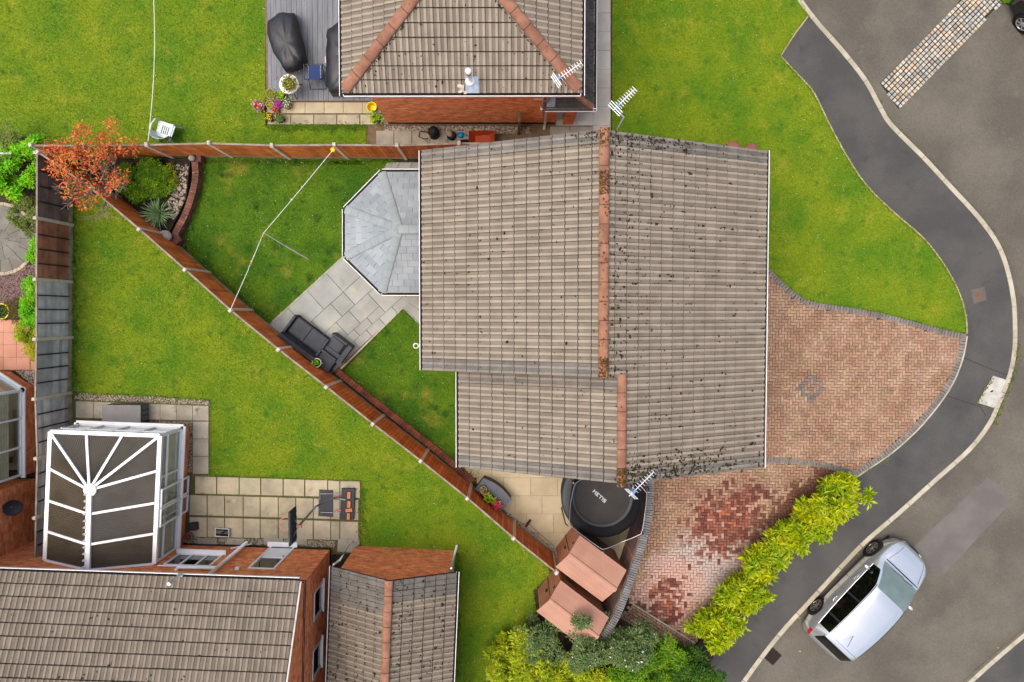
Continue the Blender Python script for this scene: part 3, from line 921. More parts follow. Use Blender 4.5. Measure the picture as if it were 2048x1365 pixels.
g = thing('drain_grate', 'black iron gully grate with slots in the road beside the kerb', 'grate', P(1545, 1312, -.1))
gc = P(1545, 1313, -.1); ga = math.atan2(P(1560, 1297).y - P(1530, 1330).y, P(1560, 1297).x - P(1530, 1330).x)
T = Matrix.Translation(gc) @ Matrix.Rotation(ga, 4, 'Z')
MB().box((0, 0, .004), (.44, .40, .012), T=T).build('pit', 'hole_dark', g)
fr = MB()
for s in (-1, 1):
    fr.box((0, s * .2, .012), (.46, .03, .02), T=T); fr.box((s * .22, 0, .012), (.03, .37, .02), T=T)
fr.box((0, 0, .012), (.03, .37, .02), T=T)
fr.build('frame', 'iron', g)
for k in range(7):
    MB().box((0, -.165 + k * .055, .014), (.41, .022, .016), T=T).build('bar', 'iron', g)

g = thing('inspection_cover', 'pale concrete cover slab set in the footpath against the kerb', 'cover', P(1985, 783))
cv = [p.xy[:] for p in PL([(1986, 752), (2018, 762), (1988, 816), (1955, 806)])]
MB().prism(cv, -.02, .012).build('slab', 'cover_concrete', g)
c = P(1983, 783); MB().box((c.x, c.y, .014), (.1, .05, .01), .4).build('lifting_eye', 'iron', g)
weeds('cover_weeds', PL([(1988, 750), (1984, 756), (1956, 806), (1975, 812)]), 25, g, .04, .08)
g = thing('stop_tap_cover', 'small square rusty cover in a tarmac patch by the front lawn', 'cover', P(1958, 590))
MB().prism([p.xy[:] for p in PL([(1942, 580), (1968, 574), (1974, 600), (1947, 608)])], -.02, .005).build('tarmac_square', 'asphalt_road', g)
MB().prism([p.xy[:] for p in PL([(1953, 588), (1961, 586), (1963, 594), (1955, 596)])], -.02, .01).build('lid', 'brick_edging', g)

fl = [(1716, 1108), (1681, 1140), (1667, 1157), (1598, 1236), (1600, 1303), (1996, 1296), (1882, 470), (1650, 355), (1790, 560), (1637, 370), (1965, 132)]
for k, (u, v) in enumerate(fl[:6]):
    zz = -.09
    c = P(u, v, zz)
    MB().add([(c.x - .05, c.y, zz), (c.x, c.y - .025, zz + .012), (c.x + .05, c.y, zz + .004), (c.x, c.y + .025, zz + .012)], [(0, 1, 2, 3)]).build(
        'fallen_leaf', 'leaf_fallen', label='curled orange fallen leaf lying in the road gutter', cat='leaf', group='fallen leaves in the gutter')
# ------------------------------------------------------------------ patios, deck
def slab_piece(parent, pts, mat, h=.03, z=0.0, name='paving_slab', gap=.008):
    c = sum((Vector(p[:2]) for p in pts), Vector((0, 0))) / len(pts)
    q = []
    for p in pts:
        d = Vector(p[:2]) - c
        q.append((c + d * (1 - gap * 1.4 / max(d.length, .05)))[:])
    return MB().prism(q, z - .02, z + h + rnd.uniform(-.004, .004)).build(name, mat, parent)

def slab_grid(parent, corners, nx, ny, mat, z=0.0, skip=(), stagger=0.0, gap=.008, name='paving_slab'):
    a, b, c, d = [P(u, v, z) for u, v in corners]
    for j in range(ny):
        for i in range(nx):
            if (i, j) in skip:
                continue
            f = lambda s, t: (a.lerp(b, s)).lerp(d.lerp(c, s), t)
            slab_piece(parent, [f(i / nx, j / ny), f((i + 1) / nx, j / ny), f((i + 1) / nx, (j + 1) / ny), f(i / nx, (j + 1) / ny)], mat, z=z, gap=gap, name=name)

# random-sized flags, main garden
pt = MB().prism([p.xy[:] for p in PL([(690, 512), (543, 647), (640, 735), (655, 748), (682, 742), (806, 618), (870, 672), (870, 560), (765, 586)])], -.04, -.002).build('patio_middle', 'joint_brown', kind='structure')
o0 = P(690, 511); ux = (P(543, 646) - o0).normalized(); uy = Vector((ux.y, -ux.x, 0))
if (uy.dot(P(806, 617) - o0)) < 0:
    uy = -uy
L1, L2 = (P(543, 646) - o0).length, uy.dot(P(806, 617) - o0)
U = L2 / 9
NX = int(L1 / U) + 3
occ = [[False] * 9 for _ in range(NX + 4)]
fa_, fb_ = P(460, 621.5, 1.9), P(745, 849, 1.9)
fd_ = (fb_ - fa_); fd_.z = 0; fd_.normalize()
fside = lambda p: Vector((-fd_.y, fd_.x, 0)).dot(Vector((p.x, p.y, 0)) - Vector((fa_.x, fa_.y, 0)))
for i in range(-2, NX + 2):
    for j in range(9):
        if occ[i + 2][j]:
            continue
        for (w, h) in rnd.sample([(3, 3), (3, 2), (2, 3), (2, 2), (3, 3)], 5) + [(2, 1), (1, 2), (1, 1)]:
            if j + h <= 9 and i + w <= NX + 2 and not any(occ[i + 2 + a][j + b] for a in range(w) for b in range(h)):
                break
        for a in range(w):
            for b in range(h):
                occ[i + 2 + a][j + b] = True
        pts = [o0 + ux * (i + a) * U + uy * (j + b) * U for a, b in ((0, 0), (w, 0), (w, h), (0, h))]
        m_ = sum(pts, Vector()) / 4
        if (m_ - P(800, 470)).length > 1.2 and fside(m_) > .3:
            slab_piece(pt, pts, 'slab_grey')
slab_grid(pt, [(815, 585), (870, 600), (880, 690), (806, 618)], 2, 2, 'slab_grey')
slab_grid(pt, [(775, 325), (900, 325), (900, 350), (760, 352)], 5, 1, 'slab_grey')
c = (P(543, 646) + P(690, 511)) / 2
MB().box((c.x, c.y, -.005), ((P(543, 646) - P(690, 511)).length, .05, .07), math.atan2(ux.y, ux.x)).build('pin_kerb', 'kerb_stone', pt)
c = (P(682, 738) + P(806, 616)) / 2; dd = P(806, 616) - P(682, 738)
MB().box((c.x, c.y, -.005), (dd.length, .05, .07), math.atan2(dd.y, dd.x)).build('pin_kerb', 'kerb_stone', pt)

# sandstone by the trampoline
ps = MB().prism([p.xy[:] for p in PL([(945, 930), (1290, 930), (1280, 1060), (1240, 1150), (1112, 1138), (950, 985)])], -.04, -.002).build('patio_sandstone', 'mortar_dark', kind='structure')
ys = [918, 955.5, 991.5, 1028, 1064.5, 1101, 1138]
gl = lambda v: 945 + (v - 962) * 1.05 if v < 1003 else 988 + (v - 1003) * 1.28          # the gravel margin runs along the fence
for r_ in range(6):
    x = 930 + (r_ * 23) % 54
    while x < 1265:
        x1 = x + 54
        v0, v1 = ys[r_], ys[r_ + 1]
        vs_ = [v0 + (v1 - v0) * q / 4 for q in range(5)]
        lft = [(max(x, gl(v_)), v_) for v_ in vs_ if gl(v_) < x1 - 1]
        if len(lft) > 1 and x1 < 1300:
            slab_piece(ps, PL([(x1, lft[0][1])] + lft + [(x1, lft[-1][1])]), 'slab_buff', gap=.004)
        x = x1

def pebbles(name, poly, n, r0, r1, mat, parent=None, z=0.0, kind='stuff'):
    pp = np.array([tuple(p[:2]) for p in poly])
    lo, hi = pp.min(0), pp.max(0)
    xy = rng.uniform(lo, hi, (n * 4, 2))
    xy = xy[inside_np(xy, pp)][:n]
    n = len(xy)
    r = rng.uniform(r0, r1, n)
    base = np.array([(1, 0, 0), (0, 1, 0), (-1, 0, 0), (0, -1, 0), (0, 0, .8)])
    rot = rng.uniform(0, 6.28, n)
    sx = rng.uniform(.6, 1.2, n)
    v = np.empty((n, 5, 3))
    bx, by = base[None, :, 0] * sx[:, None], base[None, :, 1]
    v[:, :, 0] = xy[:, :1] + (bx * np.cos(rot)[:, None] - by * np.sin(rot)[:, None]) * r[:, None]
    v[:, :, 1] = xy[:, 1:] + (bx * np.sin(rot)[:, None] + by * np.cos(rot)[:, None]) * r[:, None]
    v[:, :, 2] = z + base[None, :, 2] * r[:, None]
    f = np.array([(0, 1, 4), (1, 2, 4), (2, 3, 4), (3, 0, 4)])
    ff = (f[None] + (np.arange(n) * 5)[:, None, None]).reshape(-1, 3)
    return np_obj(name, np_mesh(name, v.reshape(-1, 3), ff, mat), parent, kind=kind)
pebbles('gravel', PL([(985, 1000), (1000, 1004), (1116, 1098), (1112, 1125)]), 2600, .015, .03, 'pebble', ps)
pebbles('gravel', PL([(1255, 1060), (1270, 1060), (1245, 1150), (1232, 1150)]), 500, .015, .03, 'pebble', ps)

# patio of the south-west house
pw = MB().prism([p.xy[:] for p in PL([(146, 784), (421, 799), (421, 950), (724, 962), (720, 1106), (660, 1110), (340, 1104), (330, 880), (146, 870)])], -.04, -.002).build('patio_worn', 'joint_green', kind='structure')
xs1 = [390, 434, 479, 522, 567, 610, 656, 680, 721]
for i in range(8):
    slab_piece(pw, PL([(xs1[i], 952 + i * 1.3), (xs1[i + 1], 953.3 + i * 1.3), (xs1[i + 1], 989 + i * 1.1), (xs1[i], 988 + i)]), 'slab_worn', gap=.018)
xs2 = [379, 415, 450, 487, 521, 557, 592, 627, 662, 680, 718]
for i in range(10):
    slab_piece(pw, PL([(xs2[i], 989 + i), (xs2[i + 1], 990 + i), (xs2[i + 1], 1032 + i), (xs2[i], 1031 + i)]), 'slab_worn', gap=.018)
    slab_piece(pw, PL([(xs2[i], 1033 + i), (xs2[i + 1], 1034 + i), (xs2[i + 1], 1075 + i * .8), (xs2[i], 1074 + i * .8)]), 'slab_worn', gap=.018)
for i, u in enumerate((395, 450, 527, 575, 680)):
    slab_piece(pw, PL([(u, 1076), (u + 40, 1077), (u + 40, 1090), (u, 1089)]), 'slab_dull', gap=.01)
slab_piece(pw, PL([(676, 1078), (716, 1080), (716, 1106), (674, 1104)]), 'slab_dull', gap=.01)
pebbles('gravel', PL([(372, 1075), (670, 1082), (668, 1094), (372, 1088)]), 1300, .012, .028, 'pebble', pw, z=.0)
slab_grid(pw, [(152, 802), (224, 805), (224, 838), (152, 836)], 2, 1, 'slab_dull')
slab_grid(pw, [(224, 805), (418, 812), (418, 842), (224, 838)], 6, 1, 'slab_dull')
slab_grid(pw, [(386, 843), (418, 843), (418, 948), (386, 948)], 1, 3, 'slab_dull')
pebbles('gravel', PL([(148, 786), (300, 793), (418, 801), (418, 810), (150, 800)]), 900, .012, .028, 'pebble', pw, z=.0)
pebbles('gravel', PL([(300, 842), (384, 844), (384, 945), (374, 945), (372, 852), (300, 850)]), 600, .012, .028, 'pebble', pw, z=.0)
weeds('patio_weeds', PL([(415, 990), (418, 1072)]), 24, pw, .02, .035)
weeds('patio_weeds', PL([(390, 1032), (700, 1042)]), 70, pw, .02, .035)
weeds('patio_weeds', PL([(557, 995), (558, 1072)]), 24, pw, .02, .035)
weeds('patio_weeds', PL([(420, 952), (720, 965)]), 130, pw, .03, .04)
weeds('patio_weeds', PL([(390, 989), (700, 998)]), 90, pw, .02, .035)
weeds('patio_weeds', PL([(627, 1000), (632, 1075), (680, 1078)]), 80, pw, .05, .05)
weeds('patio_weeds', PL([(487, 992), (490, 1070)]), 30, pw, .02, .04)
weeds('patio_weeds', PL([(521, 995), (523, 1075)]), 30, pw, .02, .04)

# strip of slabs south of the deck, path beside the north house
pn = MB().prism([p.xy[:] for p in PL([(533, 196), (1222, 196), (1222, 300), (732, 300), (732, 252), (536, 252)])], -.04, -.002).build('patio_north', 'joint_brown', kind='structure')
for i in range(6):
    slab_piece(pn, PL([(535 + i * 38, 203), (573 + i * 38, 203), (573 + i * 38, 228), (535 + i * 38, 228)]), 'slab_buff', gap=.006, h=.05)
for i in range(6):
    slab_piece(pn, PL([(536 + i * 46, 230), (582 + i * 46, 230), (582 + i * 46, 250), (536 + i * 46, 250)]), 'slab_worn', gap=.012)
weeds('patio_weeds', PL([(600, 231), (640, 233), (700, 231)]), 40, pn, .03, .03, 'moss')
for i in range(6):
    slab_piece(pn, PL([(752 + i * 36, 262), (788 + i * 36, 262), (788 + i * 36, 292), (752 + i * 36, 292)]), 'slab_dull', gap=.01)
pebbles('gravel', PL([(770, 252), (1060, 254), (1060, 268), (770, 264)]), 900, .015, .035, 'pebble', pn)
pr = MB().prism([p.xy[:] for p in PL([(1100, -60), (1222, -60), (1222, 300), (1100, 300)])], -.045, -.004).build('path_north', 'joint_brown', kind='structure')
for k in range(9):
    v = -48 + k * 37.5
    slab_piece(pr, PL([(1186, v), (1221, v), (1221, v + 37.5), (1186, v + 37.5)]), 'slab_concrete', gap=.004)
slab_piece(pr, PL([(1152, 216), (1186, 216), (1186, 252), (1152, 252)]), 'slab_concrete', gap=.004)
slab_piece(pr, PL([(1112, 216), (1152, 216), (1152, 252), (1112, 252)]), 'slab_concrete', gap=.004)
for k in range(3):
    slab_piece(pr, PL([(1100 + k * 40, 254), (1140 + k * 40, 254), (1140 + k * 40, 290), (1100 + k * 40, 290)]), 'slab_dull', gap=.004)
weeds('patio_weeds', PL([(1196, 139), (1218, 138)]), 14, pr, .02, .04)
weeds('patio_weeds', PL([(1194, 176), (1216, 176)]), 14, pr, .02, .04)

DZ = .17
deck = thing('deck', 'raised deck of grey composite boards beside the north house', 'deck', P(620, 100))
for k in range(22):
    u0 = 533.5 + k * 10.3
    a, b = P(u0, 201, DZ), P(u0 + 10.3, 201, DZ)
    a = Vector((a.x, P(620, -90, DZ).y, DZ))
    MB().box(((a.x + b.x) / 2, (a.y + b.y) / 2, DZ - .02), (b.x - a.x - .009, a.y - b.y, .04)).build('deck_board', 'deck_board', deck)
a, b = P(531, -90, DZ), P(533, 201, DZ)
MB().box((a.x, (a.y + b.y) / 2, DZ / 2 + .01), (.05, a.y - b.y, DZ)).build('edge_board', 'deck_edge', deck)
a, b = P(533, 202, DZ), P(760, 202, DZ)
MB().box(((a.x + b.x) / 2, a.y, DZ / 2), (b.x - a.x, .03, DZ - .01)).build('front_board', 'deck_edge', deck)
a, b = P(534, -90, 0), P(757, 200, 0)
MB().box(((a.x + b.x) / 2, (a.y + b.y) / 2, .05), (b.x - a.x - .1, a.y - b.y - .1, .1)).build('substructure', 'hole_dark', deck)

# far-left garden
MB().prism([p.xy[:] for p in PL([(-120, 640), (74, 640), (74, 742), (-120, 742)])], -.04, -.002).build('terrace_west', 'joint_brown', kind='structure')
tw = bpy.data.objects['terrace_west']
slab_grid(tw, [(-46, 640), (61, 640), (61, 740), (-46, 740)], 4, 4, 'slab_terracotta', gap=.005)
for k in range(2):
    slab_piece(tw, PL([(62, 690 + k * 25), (76, 690 + k * 25), (76, 715 + k * 25), (62, 715 + k * 25)]), 'slab_terracotta', gap=.005)
gw = MB().prism([p.xy[:] for p in PL([(-120, 380), (74, 380), (74, 640), (-120, 640)])], -.04, -.008).build('gravel_bed', 'soil', kind='structure')
pebbles('gravel', PL([(-20, 540), (74, 530), (74, 636), (-20, 636)]), 4200, .014, .034, 'pebble_pink', gw, -.004)
pebbles('gravel', PL([(-5, 742), (30, 742), (70, 775), (74, 742)]), 350, .014, .03, 'pebble', tw, -.004)
cp = thing('stone_circle', 'round grey stone circle paving set in the pink gravel', 'paving', P(5, 475))
cc = P(0, 478)
RO = (P(66, 478) - cc).length
for ring, (r0, r1, n) in enumerate(((0.02, .32, 5), (.33, .72, 11), (.73, RO, 16))):
    for k in range(n):
        a0, a1 = 6.283 * k / n + ring * .4, 6.283 * (k + 1) / n + ring * .4
        g_ = .008 / r1
        pts = [(cc.x + r * math.cos(t), cc.y + r * math.sin(t)) for r, t in [(r1, a0 + g_ + (a1 - a0 - 2 * g_) * q / 4) for q in range(5)] + [(r0, a1 - g_), (r0, a0 + g_)]]
        MB().prism(pts, -.02, .03).build('ring_stone', 'slab_round', cp)
for k in range(26):
    a0, a1 = 6.283 * k / 26, 6.283 * (k + .95) / 26
    pts = [(cc.x + r * math.cos(t), cc.y + r * math.sin(t)) for r, t in ((RO + .01, a0), (RO + .12, a0), (RO + .12, a1), (RO + .01, a1))]
    MB().prism(pts, -.02, .012).build('edge_stone', 'slab_worn', cp)

# ------------------------------------------------------------------ fences
def fence(name, label, tops, boards, facing, zt=1.9, mats=None, n=None, ledge=True):
    """posts from the pixel of their tops; boards on the side given by facing (+1 = left of the run)"""
    W = [P(u, v, zt) for u, v in tops]
    f = thing(name, label, 'fence', (W[len(W) // 2].x, W[len(W) // 2].y, 0))
    post = MB().bbox((0, 0, zt / 2 - .05), (.10, .12, zt + .1), .02).mesh('post', 'concrete_post')
    cap = MB().bbox((0, 0, .0), (.10, .12, .03), .015).mesh('post_cap', 'post_cap')
    for i, w in enumerate(W):
        d = (W[min(i + 1, len(W) - 1)] - W[max(i - 1, 0)])
        a = math.atan2(d.y, d.x)
        po = inst('post', post, Matrix.Translation((w.x, w.y, 0)) @ Matrix.Rotation(a, 4, 'Z') @ Matrix.Rotation(rnd.uniform(-.008, .008), 4, 'X'), f)
        inst('post_cap', cap, Matrix.Translation((w.x, w.y, zt + .01)) @ Matrix.Rotation(a, 4, 'Z'), po)
    vb = MB().add([(-.066, -.008, 0), (.066, -.004, 0), (.066, -.016, 0), (-.066, -.022, 0), (-.066, -.008, 1), (.066, -.004, 1), (.066, -.016, 1), (-.066, -.022, 1)],
                  [(0, 1, 5, 4), (1, 2, 6, 5), (2, 3, 7, 6), (3, 0, 4, 7), (4, 5, 6, 7), (3, 2, 1, 0)])
    hbm = MB().add([(0, 0, 0), (1, 0, 0), (1, -.028, 0), (0, -.028, 0), (0, 0, .16), (1, 0, .16), (1, -.01, .16), (0, -.01, .16)],
                   [(0, 1, 5, 4), (1, 2, 6, 5), (2, 3, 7, 6), (3, 0, 4, 7), (4, 5, 6, 7), (3, 2, 1, 0)])
    cache = {}
    for i in range(len(W) - 1):
        a, b = W[i], W[i + 1]
        d = b - a; d.z = 0
        L = d.length
        if L < .3:
            continue
        d.normalize()
        nrm = Vector((-d.y, d.x, 0)) * -facing
        m = mats[min(i, len(mats) - 1)]
        c = (a + b) / 2
        T = frame((a.x, a.y, 0), d, -nrm * -1 if False else nrm * 1.0, Vector((0, 0, 1)))
        # local: x along, y away from the viewer's side, z up
        MB().box((L / 2, 0, .12), (L - .1, .05, .30), T=T).build('gravel_board', 'gravel_board', f)
        pn_ = MB().box((L / 2, 0, zt - .095), (L - .1, .055, .035), T=T)
        pn_ = pn_.build('panel', 'rail_pale', f)
        if ('b', m) not in cache:
            cache[('b', m)] = (vb if boards == 'v' else hbm).mesh('board', m)
        me = cache[('b', m)]
        z0, z1 = .27, zt - .11
        if boards == 'v':
            k = int((L - .1) / .118)
            st = (L - .1) / k
            for q in range(k):
                inst('board', me, T @ Matrix.Translation((.05 + st * (q + .5), -.008, z0)) @ Matrix.Diagonal((st / .15, 1, z1 - z0, 1)), pn_)
            MB().box((L / 2, .004, (z0 + z1) / 2), (L - .1, .008, z1 - z0), T=T).build('backing_board', 'fence_dark', pn_)
            MB().box((L / 2, .03, .6), (L - .1, .03, .07), T=T).build('arris_rail', 'rail_pale', pn_)
            MB().box((L / 2, .03, 1.5), (L - .1, .03, .07), T=T).build('arris_rail', 'rail_pale', pn_)
        else:
            k = 10
            st = (z1 - z0) / k
            for q in range(k):
                inst('board', me, T @ Matrix.Translation((.05, -.005, z0 + st * q)) @ Matrix.Diagonal((L - .1, 1, st / .135, 1)), pn_)
            for q in (.25, .5, .75):
                MB().box((.05 + (L - .1) * q, -.048, (z0 + z1) / 2), (.035, .03, z1 - z0), T=T).build('batten', 'batten_dark', pn_)
    return f

fence('lap_fence', 'long fence of brown then weathered grey lap panels between concrete posts',
      [(70, 305), (70, 436), (69, 559), (69, 679), (67, 799), (71, 918), (68, 1037), (66, 1150)], 'h', +1, mats=['fence_dark', 'fence_brown', 'fence_grey'])
fence('fence_diagonal', 'diagonal red-brown close-board fence separating the two back gardens',
      [(74, 304), (180, 377), (277, 459), (369, 540), (460, 621.5), (556, 700), (652, 775), (745, 849), (841, 923), (934.5, 998), (1027, 1078), (1113, 1147)], 'v', +1, mats=['fence_red'])
fence('fence_north', 'straight red-brown close-board fence between the white chair lawn and the clothesline lawn',
      [(60, 290), (165, 291), (292, 289), (417, 286), (543, 290), (668, 289), (794, 290), (918, 286), (1042, 285)], 'v', -1, mats=['fence_red'])
p0, p1 = P(-40, 307, 1.0), P(22, 307, 1.0)
MB().box(((p0.x + p1.x) / 2, p0.y, .5), (p1.x - p0.x, .05, 1.0)).build('low_fence', 'fence_grey', label='low weathered fence end behind the lime green bush', cat='fence')

# ------------------------------------------------------------------ curved boundary wall with brick-on-edge coping
ZW = 1.7
IN = smooth(PL([(1297, 930), (1295, 962), (1293, 1000), (1289, 1044), (1271, 1110), (1250, 1173), (1227, 1231), (1200, 1275)], ZW), 4)
cw = thing('curved_wall', 'curved brick garden wall with grey brick-on-edge coping and brown cladding', 'wall', (IN[12].x, IN[12].y, 0))
OUT = offset(IN, .20)
MB().prism([p.xy[:] for p in IN] + [p.xy[:] for p in OUT[::-1]], -.05, ZW - .06).build('wall_core', 'brick_edging', cw)
cop = []
acc = .04
for i in range(len(IN) - 1):
    a, b = IN[i], IN[i + 1]
    L = (b - a).length; d = (b - a) / L
    while acc < L:
        c_ = a + d * acc; n_ = Vector((-d.y, d.x, 0))
        cop.append(Matrix.Translation((c_.x + n_.x * .1, c_.y + n_.y * .1, ZW - .06 + rnd.uniform(-.004, .004))) @ Matrix.Rotation(math.atan2(d.y, d.x) + rnd.uniform(-.03, .03), 4, 'Z'))
        acc += .076
    acc -= L
pieces('coping_brick', MB().bbox((0, 0, .04), (.066, .235, .08), .006), 'coping_grey', cop, cw)
il = offset(IN, -.02)
acc = 0
for i in range(0, len(il) - 1):
    a, b = il[i], il[i + 1]
    d = b - a
    for q in range(3):
        c_ = a.lerp(b, (q + .5) / 3)
        MB().box((c_.x, c_.y, .82), (d.length / 3 - .006, .02, 1.6), math.atan2(d.y, d.x)).build('cladding_board', 'fence_dark' if (i * 3 + q) % 7 else 'fence_brown', cw)

# ------------------------------------------------------------------ planter wall, brick edging
pl = thing('planter_wall', 'low curved wall of weathered red brick holding the shrub border', 'wall', P(372, 400))
AX = smooth(PL([(388, 318), (390, 352), (384, 385), (371, 425), (352, 462), (344, 478)], .38), 5)
brk = MB().bbox((0, 0, .0), (.212, .1, .07), .006)
mm_ = []
for z_ in range(4):
    acc = .05 + .05 * (z_ % 2)
    for i in range(len(AX) - 1):
        a, b = AX[i], AX[i + 1]
        L = (b - a).length; d = (b - a) / L
        while acc < L:
            c_ = a + d * acc
            mm_.append(Matrix.Translation((c_.x, c_.y, .04 + z_ * .095 + rnd.uniform(-.005, .005))) @ Matrix.Rotation(math.atan2(d.y, d.x) + R(90) + rnd.uniform(-.06, .06), 4, 'Z'))
            acc += .108
        acc -= L
pieces('brick', brk, 'brick_old', mm_, pl)
oA, oB = offset(AX, .09), offset(AX, -.09)
MB().prism([p.xy[:] for p in oA] + [p.xy[:] for p in oB[::-1]], -.02, .33).build('mortar_core', 'mortar_dark', pl)
c = P(392, 314, .4); MB().box((c.x, c.y, .2), (.32, .32, .42)).build('pier', 'brick_old', pl)
c = P(350, 480, .4); MB().box((c.x, c.y, .18), (.34, .26, .36), R(35)).build('pier', 'brick_old', pl)
a, b = P(255, 306, .4), P(375, 308, .4)
MB().box(((a.x + b.x) / 2, (a.y + b.y) / 2, .2), (b.x - a.x, .18, .4)).build('sleeper', 'wood_old', pl)
c = P(331, 473, .42)
MB().lathe([(.02, -.1), (.16, -.08), (.25, 0), (.23, .05), (.12, .09), (.01, .1)], 14, T=Matrix.Translation((c.x, c.y, .48)) @ Matrix.Diagonal((1, .8, 1, 1))).build('boulder', 'stone_ball', label='pale round boulder sitting on the end of the planter wall', cat='boulder', smooth_=True)
c = P(383, 316, .5)
MB().lathe([(.1, 0), (.11, .08), (.08, .13), (.01, .15)], 12, T=Matrix.Translation((c.x, c.y, .42))).build('cap_stone', 'stone_ball', label='small cream stone on the brick pier by the fence', cat='stone', smooth_=True)
MB().prism([p.xy[:] for p in PL([(140, 320), (386, 322), (378, 400), (346, 466), (300, 455), (230, 400), (160, 340)])], -.03, .22).build('border_bed', 'soil', kind='structure')

ed = thing('brick_edging', 'row of red edging bricks along the foot of the diagonal fence', 'edging', P(810, 850))
line = PL([(676, 743), (720, 778), (800, 842), (880, 905), (946, 962)])
mm_ = []
for M in soldiers(line, .0, .0):
    mm_.append(M)
pieces('edging_brick', MB().bbox((0, 0, .05), (.215, .096, .12), .008), 'brick_edging', mm_, ed)
MB().prism([p.xy[:] for p in offset(line, .1)] + [p.xy[:] for p in offset(line, -.1)[::-1]], -.04, .035).build('haunch', 'joint_green', ed)
# ------------------------------------------------------------------ roofs and walls
TW, TG = .33, .345           # tile cover width and gauge
def tile_template():
    x = [0.0, .078, .09, .15, .161, .243, .255, .312, .322]
    h = [0.0, .0, .024, .024, .0, .0, .024, .024, .0]
    L, lift, th = .40, .034, .03
    n = len(x)
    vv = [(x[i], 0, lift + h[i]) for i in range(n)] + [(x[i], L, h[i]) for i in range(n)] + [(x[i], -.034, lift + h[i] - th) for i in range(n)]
    m = MB()
    ff, mi = [], []
    roll = {1, 2, 3, 5, 6, 7}
    for i in range(n - 1):
        ff.append((i, i + 1, n + i + 1, n + i)); mi.append(1 if i in roll else 0)
        ff.append((2 * n + i, 2 * n + i + 1, i + 1, i)); mi.append(2)  # sloped tail strip, coloured dark to strengthen the shadow line at each course
    m.add(vv, ff, mi)
    return m
TILE = tile_template()

def slope(O, A, U, nc, nr, keep=None):
    """matrices of tiles: O eave corner, A along the eave, U up the slope"""
    A, U = Vector(A).normalized(), Vector(U).normalized()
    N = A.cross(U)
    if N.z < 0:
        O = Vector(O) + A * nc * TW
        A = -A
        N = A.cross(U)
    out = []
    for i in range(nc):
        for j in range(nr):
            p = Vector(O) + A * (i * TW) + U * (j * TG)
            if keep and not keep(p + A * TW / 2 + U * TG / 2):
                continue
            M = frame(p + N * rnd.uniform(0, .004), A, U, N) @ Matrix.Rotation(rnd.uniform(-.006, .006), 4, 'Z')
            out.append((M, i, j, nc))
    return out

def clip_tiles(name, parent, sl, planes, mats):
    """tiles near a hip cut to it; planes: (point, normal) keep the side against the normal"""
    whole = []
    for (M, i, j, nc) in sl:
        cut = False
        drop = False
        corners = [M @ Vector(q) for q in ((0, 0, 0), (TW, 0, 0), (0, TG + .05, 0), (TW, TG + .05, 0))]
        for (pp, nn) in planes:
            ds = [(c - pp).dot(nn) for c in corners]
            if min(ds) > 0:
                drop = True
            elif max(ds) > 0:
                cut = True
        if drop:
            continue
        if not cut:
            whole.append(M)
            continue
        me = TILE.mesh(name, mats)
        bm_ = bmesh.new(); bm_.from_mesh(me)
        Mi = M.inverted()
        for (pp, nn) in planes:
            bmesh.ops.bisect_plane(bm_, geom=bm_.verts[:] + bm_.edges[:] + bm_.faces[:], plane_co=Mi @ pp, plane_no=(Mi.to_3x3() @ nn), clear_outer=True)
        if bm_.faces:
            bm_.to_mesh(me)
            inst(name, me, M, parent)
        bm_.free()
    return whole

def ridge(parent, a, b, r=.125, seg=.45, mat='ridge_clay', name='ridge_tile', sag=.6):
    a, b = Vector(a), Vector(b)
    L = (b - a).length
    n = max(1, round(L / seg))
    d = (b - a) / n
    dn = d.normalized()
    side = dn.cross(Vector((0, 0, 1))).normalized()
    up = side.cross(dn)
    for k in range(n):
        p0, p1 = a + d * (k + .0), a + d * (k + .965)
        vv, ff = [], []
        for e, (p, rr) in enumerate(((p0, r * 1.05), (p1, r * .98))):
            for q in range(9):
                t = math.pi * q / 8
                vv.append(p + side * math.cos(t) * rr + up * (math.sin(t) * rr * sag - .03))
        ff = [(q, q + 1, 10 + q, 9 + q) for q in range(8)] + [list(range(9)), list(range(9, 18))[::-1]]
        MB().add(vv, ff).build(name, mat, parent, smooth_=False)
    m = MB()
    vv = []
    for p in (a + d * .05, b - d * .05):
        for q in range(9):
            t = math.pi * q / 8
            vv.append(p + side * math.cos(t) * r * .94 + up * (math.sin(t) * r * .94 * sag - .035))
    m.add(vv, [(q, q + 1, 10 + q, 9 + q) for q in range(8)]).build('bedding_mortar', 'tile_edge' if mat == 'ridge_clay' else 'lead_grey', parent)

def gutter(parent, a, b, w=.10, h=.08, mat='white_upvc', out=None):
    a, b = Vector(a), Vector(b)
    d = b - a
    ang_ = math.atan2(d.y, d.x)
    T = Matrix.Translation((a + b) / 2) @ Matrix.Rotation(ang_, 4, 'Z')
    L = d.length
    m = MB()
    m.box((0, -w / 2, 0), (L, .014, h), T=T)
    m.box((0, w / 2, 0), (L, .014, h), T=T)
    g_ = m.build('gutter', mat, parent)
    MB().box((0, 0, -h / 2 + .02), (L - .01, w - .02, .03), T=T).build('gutter_trough', 'gutter_dark', g_)
    return g_

